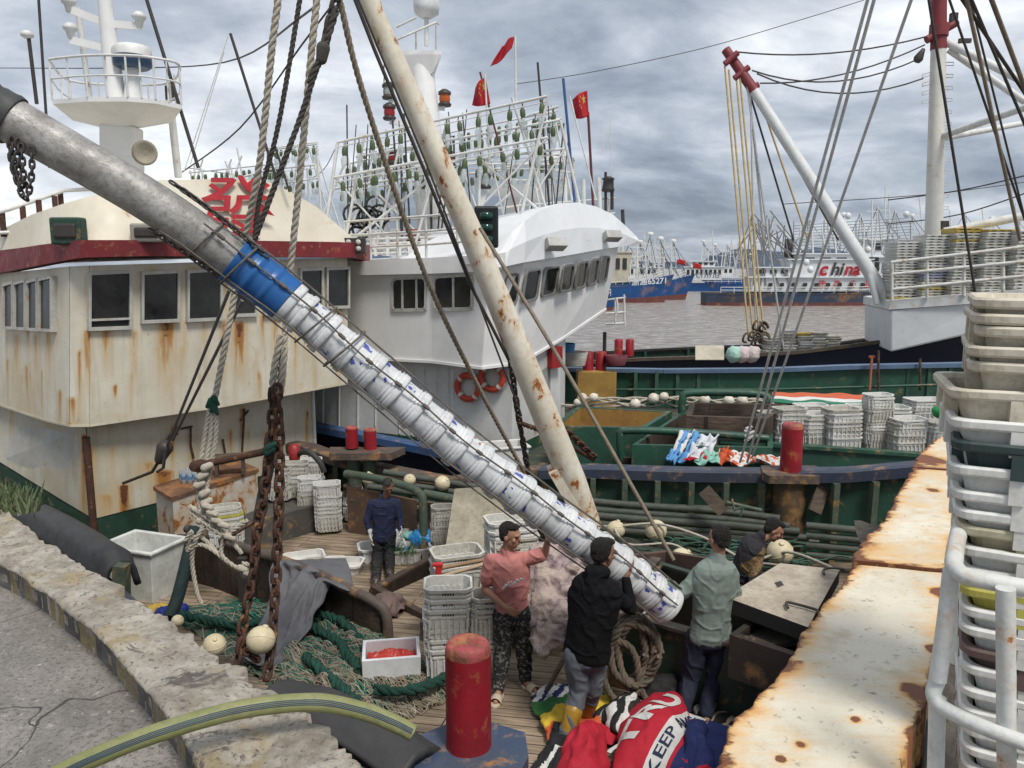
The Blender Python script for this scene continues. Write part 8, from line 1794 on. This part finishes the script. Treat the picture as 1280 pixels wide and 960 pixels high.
# ---- rope coils by the coaming
mb = MB(); r = random.Random(3)
for i in range(9):
    c = P(786+r.uniform(-6,6),806,6.45)+V((0,-.06-i*.012,0)); A_, B_ = .16+r.uniform(-.04,.05), .30+r.uniform(-.05,.05); q = [c+V((A_*math.cos(g*.5236)+.02*r.random(),.04*math.sin(g*1.3+i),B_*math.sin(g*.5236))) for g in range(13)]; twist(mb, smoothpath(q,4), .030)
for a in ([(752,812),(756,850),(766,872),(782,878)],[(796,820),(798,850),(806,872),(812,880)],[(770,800),(790,812),(800,850),(796,868)]): twist(mb, smoothpath([P(u,v,6.3) for u,v in a],6), .030)
tag(mb.build('rope_coil', M('brown_grey_rope', (0.20,0.15,0.11), .9, (0.13,0.12,0.09), 8, grime=.4, bump=.5, bs=100)), 'coils of thick brown rope hung on the green coaming behind the man in black', 'rope')
line('white_cord', 'thin white cord looping over the top of the green coaming', 'cord', [P(808,790,6.7),P(800,785,6.6),P(802,770,6.6),P(812,762,6.7)], .012, ropew)
# ---- things on and around the wheelhouse platform
def rustbox():
    q = [PZ(197,662,.0),PZ(222,700,0),PZ(322,655,0),PZ(300,622,0)]; t = thing('freezer_chest', 'rust eaten white steel chest against the lower wheelhouse wall', 'chest', q[1])
    top = [P(194,610,11.3),P(216,626,10.75),P(322,596,12.3),P(296,587,12.9)]; z = top[1].z; base = [V((p.x,p.y,deckz(11))) for p in top]; tt = [V((p.x,p.y,z)) for p in top]
    mb = MB(); mb.hexa(base+tt, 0); mb.build('chest_body', rustbox_m, t, bevel=.01); mb = MB(); c = sum(tt,V())/4; mb.prism([c+(p-c)*1.04+V((0,0,.002)) for p in tt], (0,0,.06)); mb.build('chest_lid', M('rust_lid', (.22,.11,.06), .7, (.10,.05,.035), 2, grime=.4, rust=.25, bump=.3), t, bevel=.01)
    return tt, z
rustbox_m = rustbox_mat = MATS['rust_eaten_white_paint']
TT, ZT = rustbox()
for i in range(2):
    for k in range(4):
        c = PZ(230+k*8-i*3,604-i*3,ZT+.06); mb = MB(); mb.lathe([(.03,0),(.033,.02),(.033,.14),(.014,.19),(.014,.215),(0,.217)], c, n=12); mb.lathe([(.034,.06),(.034,.11)], c, n=12, m=1)
        tag(mb.build('water_bottle', [M('bottle_clear', (.55,.62,.66), .12, bump=0, grime=0, alpha=.55), M('bottle_label_blue', (.10,.25,.48), .4, bump=0)]), '%s water bottle in the %s row on the rusty chest' % (('first','second','third','fourth')[k], ('front','back')[i]), 'bottle', 'water bottles on the rusty chest')
mb = MB(); c = PZ(288,592,ZT+.07); mb.box(c+V((0,0,.28)), (.52,.3,.05), .3)
for s in (-1,1): mb.box(c+Matrix.Rotation(.3,3,'Z')@V((s*.2,0,0))+V((0,0,.13)), (.05,.26,.26), .3)
tag(mb.build('small_stool', woodm), 'small dark wooden stool standing on the rusty chest', 'stool')
mb = MB(); c = P(368,566,13.2); mb.lathe([(.09,-.12),(.10,-.08),(.10,.12),(.03,.16)], c, n=14); tag(mb.build('red_canister', M('canister_red', (.35,.03,.03), .4)), 'small red canister behind the crates by the wheelhouse corner', 'canister')
mb = MB(); mb.tube(smoothpath([P(372,568,13.2),P(385,564,13),P(400,578,12.9),P(405,590,12.9)],4), .05, 8); tag(mb.build('dark_hose', rubber), 'short dark hose over the crates behind the chain', 'hose')
# provisions in the crates by the man in navy
def blob(name, u, v, h, r, mat, lab, cat, seed=0, k=.03):
    c = PD(u,v,h); t = thing(name, lab, cat, c); mb = MB(); mb.ell(c, (r,r*.7,r*.55), None, 16); mb.ell(c+V((r*.5,0,r*.2)), (r*.6,r*.5,r*.45)); mb.ell(c+V((-r*.55,0,.0)), (r*.5,r*.5,r*.4)); remesh(name+'_body', mb, mat, t, .014, 1, k, 9, fold=k*.6)
blb = M('blue_plastic_bag', (.03,.22,.55), .3, (.05,.30,.60), 8, grime=0, bump=.15)
blob('blue_bag', 529,672,.25,.22,blb,'blue plastic bag in the crate right of the man in navy','bag'); blob('blue_bag', 500,690,.12,.14,blb,'blue plastic bag in the crate at the boots of the man in navy','bag')
blob('pale_bag', 511,670,.22,.13,M('pale_green_bag',(.25,.50,.45),.3),'pale turquoise bag beside the green vegetables','bag')
mb = MB(); r = random.Random(6)
for i in range(110):
    c = PD(504,692,.18)+V((r.uniform(-.16,.16),r.uniform(-.14,.14),0)); d = V((r.uniform(-.5,.5),r.uniform(-.5,.5),1)).normalized()*r.uniform(.1,.28); s = d.cross(V((1,.3,0))).normalized()*.012; mb.add([c-s,c+s,c+d+s*.3+V((.03,0,-.02)),c+d-s*.3+V((.03,0,-.02))],[(0,1,2,3)])
tag(mb.build('green_vegetables', M('leaf_green', (.05,.16,.04), .6, (.07,.22,.06), 20, bump=0)), 'leafy green vegetables in the crate right of the boots', 'vegetables')
mb = MB(); text_on(mb, '1 9 5', PD(540,690,.11)+V((0,-.215,0)), (1,0,.12), (0,0,1), .17, bold=.02, off=.03); tag(mb.build('crate_number', M('marker_black',(.02,.02,.02),.7)), 'black hand painted numerals on the crate side right of the vegetables', 'number')
# ---- blue and yellow bag by the tub, rubber fender sheet
blob('blue_bag', 213,768,.12,.18,M('royal_blue_cloth',(.015,.03,.22),.7),'blue and yellow cloth bag between tub and quay kerb','bag'); blob('yellow_bag', 196,762,.12,.12,M('ochre_cloth',(.50,.33,.06),.7),'yellow cloth flap beside the blue bag','cloth')
def fender():
    prof = []; R = [(40,648,10.4),(100,668,9.4),(160,700,8.3),(200,728,7.6)]; mb = MB(); ctr = [PZ(56,628,.98),PZ(95,648,.98),PZ(140,676,.97),PZ(196,722-2,.95)]
    ctr = [PZ(10,632,.90),PZ(60,652,.90),PZ(105,678,.90),PZ(150,708,.88)]
    pts = smoothpath(ctr, 6); m_ = len(pts)
    def fn(s, t):
        p = poly_at(pts, t); d = (pts[-1]-pts[0]).normalized(); n_ = V((d.y,-d.x,0)); a = (s-.5)*2; w_ = .18; return p+n_*(a*w_)+V((0,0,.14*(1-a*a)-.16*max(0,abs(a)-.75)*4+.012*fnoise((s*6,t*8,0))-.1*(t if t > .95 else 0)))
    mb.grid(fn, 20, 40); tag(mb.build('rubber_fender', rubber, None, solid=.06), 'black rubber sheet fender lying along the near rail beside the wheelhouse', 'fender')
    mb = MB(); pts2 = [PZ(330,862,.98),PZ(380,858,1.0),PZ(430,866,.98),PZ(520,930,.9)]
    pts2 = smoothpath([PZ(345,872,.80),PZ(400,886,.84),PZ(460,918,.84),PZ(525,962,.80)], 6)
    def fn2(s, t): p = poly_at(pts2, t); d = (pts2[-1]-pts2[0]).normalized(); n_ = V((d.y,-d.x,0)); a = (s-.5)*2; return p+n_*(a*.20)+V((0,0,.09*(1-a*a)+.01*fnoise((s*6,t*8,3))))
    mb.grid(fn2, 20, 40); tag(mb.build('rubber_fender', rubber, None, solid=.06), 'black rubber sheet fender between kerb, hose and blue bollard plate', 'fender')
fender()
# ---- weeds on the quay corner
mb = MB(); r = random.Random(12)
for i in range(700):
    c = PZ(r.gauss(8,16),r.gauss(634,5),KZ-.03); d = V((r.uniform(-.6,.6),r.uniform(-.6,.6),1)).normalized()*r.uniform(.04,.14); s = V((r.uniform(-1,1),r.uniform(-1,1),.2)).normalized()*.011; mb.add([c-s,c+s,c+d+s*.2,c+d-s*.2],[(0,1,2,3)])
tag(mb.build('weeds', M('weed_green', (.07,.11,.045), .8, (.16,.17,.09), 20, bump=0)), 'weeds growing at the far left end of the quay kerb', 'weeds', kind='stuff')
# ---- big flags flying from the second boat
def flag(name, pts, label, star=True, seed=0):
    t_ = thing(name, label, 'flag', pts[0], 'red flags above the second boat'); mb = MB(); a, b, c, d = pts   # a top hoist, b top fly, c bottom fly, d bottom hoist
    fn = lambda s, t: lerp(lerp(a,b,s),lerp(d,c,s),t)+V((0,.12*math.sin(s*7+t*2+seed)*s,.05*math.sin(s*5+t*3)*s)); mb.grid(fn, 20, 14); mb.build('cloth', M('national_red', (.42,.015,.02), .75, (.35,.012,.02), 2, grime=.05, bump=.1), t_, solid=.008)
    if star:
        mb = MB(); w_ = (b-a).length
        for cs, ct, r_ in ((.28,.30,.16),(.52,.16,.045),(.60,.28,.045),(.60,.44,.045),(.52,.56,.045)):
            for off in (-.012,.012):
                vs = []
                for g in range(10):
                    rr = r_ if g % 2 == 0 else r_*.4; an = g*math.pi/5-math.pi/2; p = fn(cs+rr*math.cos(an), ct+rr*math.sin(an)*1.4); vs.append(p+V((0,off,0)))
                mb.add(vs+[fn(cs,ct)+V((0,off,0))], [(g,(g+1)%10,10) for g in range(10)])
        mb.build('star', M('star_yellow', (.62,.45,.08), .7, bump=0), t_)
flag('national_flag', [P(734,113,19.4),P(716,121,19.4),P(720,150,19.4),P(736,145,19.4)], 'red flag with yellow star on the rightmost pole above the white hood')
flag('national_flag', [P(607,96,16.4),P(594,106,16.4),P(590,134,16.4),P(613,130,16.4)], 'red flag with yellow star hanging at the top of the lamp rack')
flag('torn_flag', [P(644,45,19),P(628,54,19),P(613,88,19),P(640,60,19)], 'torn dark red flag strip on the thin pole above the lamp racks', False, 2)
# ---- cloths and covers on the second boat
def sheet(name, q, mats, label, mf, cat='cloth', amp=.11, nu=30, nv=24):
    c = [P(*k) for k in q]; mb = MB(); mb.grid(lambda s,t: lerp(lerp(c[0],c[1],s),lerp(c[3],c[2],s),t)+V((0,-amp*abs(math.sin(s*9+t*3)),amp*fnoise((s*6,t*6,c[0].x)))), nu, nv, mf=mf); tag(mb.build(name, mats, None, solid=.02), label, cat)
lb, cb = F('light_blue',(.10,.28,.55)), F('pale_grey',(.55,.57,.60))
sheet('draped_sheet', [(850,540,13.1),(868,538,13.2),(842,576,12.5),(832,573,12.5)], [fwh,lb], 'blue and white striped sheet hanging over the green pipe rail', lambda s,t: 1 if .3 < s < .7 or t > .7 else 0)
sheet('draped_sheet', [(868,540,13.1),(898,544,13.1),(884,572,12.6),(843,576,12.6)], [lb,cb,fr], 'pale sheet with a light blue edge spread beside the striped one', lambda s,t: 0 if s < .22 else 2 if t > .88 else 1)
sheet('draped_sheet', [(880,565,12.7),(910,558,12.8),(918,578,12.5),(866,577,12.5)], [F('mint',(.25,.50,.42)),foran], 'mint and orange cloth on the blue rail', lambda s,t: 1 if s > .6 else 0)
sheet('draped_sheet', [(908,563,12.8),(975,571,12.6),(1000,578,12.4),(912,578,12.4)], [fwh,foran], 'white cloth with orange marks along the blue rail behind the red bollard', lambda s,t: 1 if fnoise((s*14,t*8,0)) > .12 else 0)
sheet('tarpaulin', [(965,490,15.9),(1080,493,15.6),(1075,508,15.0),(962,502,15.2)], [F('tarp_orange',(.50,.11,.05)),fwh,F('tarp_green',(.02,.16,.09))], 'orange, white and green tarpaulin behind the crates of the second boat', lambda s,t: 0 if t < .45 else (1 if t < .7 else 2), 'tarpaulin', .03)
sheet('canvas_cover', [(869,432,23.3),(905,432,23.3),(905,450,22.9),(869,450,22.9)], [M('cream_canvas', (.50,.46,.37), .85, grime=.4)], 'pale tan board standing on the third boat deck', lambda s,t: 0, 'board', .0)
for k,(u,m_) in enumerate(((917,F('pale_mint',(.35,.55,.48))),(928,F('pale_pink',(.55,.45,.47))),(940,F('pale_lilac',(.50,.44,.42))))):
    c = P(u,443,23.0); t = thing('stuffed_sack', ['pale mint sack','pale pink sack','pale lilac sack'][k]+' lying on the third boat beside the tan board', 'sack', c); mb = MB(); mb.ell(c,(.22,.3,.26)); mb.ell(c+V((.1,0,.1)),(.14,.2,.16)); remesh('sack_body', mb, m_, t, .03, 1, .03, 6)
t = thing('jerry_can', 'green plastic jug lying on the crates beside the tower', 'jug', P(1180,514,13.4)); mb = MB(); mb.ell(P(1180,514,13.4),(.22,.14,.15)); mb.cone(P(1190,512,13.4),P(1198,518,13.4),.09,.05); remesh('jug_body', mb, M('jug_green',(.03,.28,.08),.4), t, .02, 1)
mb = MB(); mb.tube([P(1090,445,18.5),P(1087,488,18.3)], .03, 8); mb.box(P(1090,446,18.5),(.14,.08,.05)); tag(mb.build('shovel_handle', M('shovel_red',(.30,.09,.05),.6)), 'red handled tool leaning on the green bulwark of the second boat', 'tool')
for u, v in ((1098,438),(1150,448)): mb = MB(); mb.tube([P(u,v,18.4),P(u,488,18.3)], .03, 8); tag(mb.build('iron_pole', rusty), 'rusty upright pole at the bulwark, '+('beside the red handled tool' if u < 1100 else 'right of the red handled tool'), 'pole')
for k, u in enumerate((773,787)): mb = MB(); mb.lathe([(.14,-.1),(.14,.42),(.1,.46),(0,.46)], P(u,441,25.3), n=16); tag(mb.build('bollard', redboll), ['left','right'][k]+' small red bollard of the farther pair on the third boat', 'bollard', 'far pair of red bollards')
# clutter by the second boat's wheelhouse front
for k,(u,v,w_,h_,m_,lab) in enumerate(((707,440,.5,.45,M('blue_tub_plastic',(.03,.16,.35),.5),'blue plastic tub'),(718,448,.7,.35,crate_mats[1],'white crate pile'),(770,450,.6,.25,M('maroon_heap',(.14,.03,.04),.7),'maroon bundle'))):
    c = P(u,v,19.6); mb = MB(); mb.lathe([(w_*.4,-h_/2),(w_*.5,h_/2),(w_*.46,h_/2),(w_*.36,-h_/2+.04)], c, n=18); tag(mb.build('deck_tub', m_), lab+' behind the corner of the curved white wheelhouse', 'tub')
mb = MB(); mb.tube(smoothpath([P(770,372,20),P(772,385,20),P(768,398,20)],4), .03,6)
for a, b in (((757,375),(782,372)),((757,392),(782,390)),((757,405),(780,404)),((780,368),(781,408)),((769,372),(769,406))): mb.tube([P(*a,20.3),P(*b,20.3)], .03, 6)
tag(mb.build('boarding_ladder', whitem), 'small white ladder frame behind the front of the curved white wheelhouse', 'ladder')
mb = MB(); mb.tube([P(756,415,20.5),P(755,470,20.5)], .05, 8); tag(mb.build('dark_post', darkm), 'dark upright post below the front of the curved white wheelhouse', 'post')
# ---- wires across the sky
for k,(pts,r,lab) in enumerate((([(0,85,40),(150,85,30),(280,78,22),(378,20,14),(400,-10,12)],.02,'dark wire sagging from the radar mast up to the upper edge'),([(228,215,14),(300,160,12),(378,55,10),(420,0,9)],.012,'dark wire from the wheelhouse roof rising to the hook chain'),([(420,185,30),(380,225,30),(235,210,30)],.015,'thin wire between radar mast and lamp racks'),
    ([(645,105,26),(740,90,26),(880,60,26),(1010,22,26),(1080,0,26)],.012,'long thin wire crossing the sky to the right'),([(1110,250,60),(1200,238,55),(1300,215,50)],.05,'dark wire over the far boats, right side'),([(980,255,60),(1160,243,60),(1300,225,60)],.035,'thin wire behind the tall mast over the far boats'),([(1110,280,60),(1200,268,55),(1300,235,50)],.045,'drooping wire bundle near the frame edge above the trays'))):
    line('sky_wire', lab, 'wire', [P(*q) for q in pts], r, wire)
# flying gull-free sky; chain from derrick down to the blue rail
mb = MB(); chain(mb, smoothpath([P(636,430,9.6),P(645,500,10),P(655,560,10.6),P(662,600,11)],6), .13, .017); tag(mb.build('chain', darkm), 'dark chain hanging left of the derrick foot', 'chain')
mb = MB(); twist(mb, smoothpath([P(648,528,10.2),P(690,545,10.8),P(742,575,11.8)],6), .035); chain(mb, smoothpath([P(690,522,10.6),P(715,545,11.2),P(745,573,11.8)],6), .16, .022, seed=4); tag(mb.build('lashing', rusty), 'rusty chain and rope lashing from the derrick to the blue rail', 'chain')
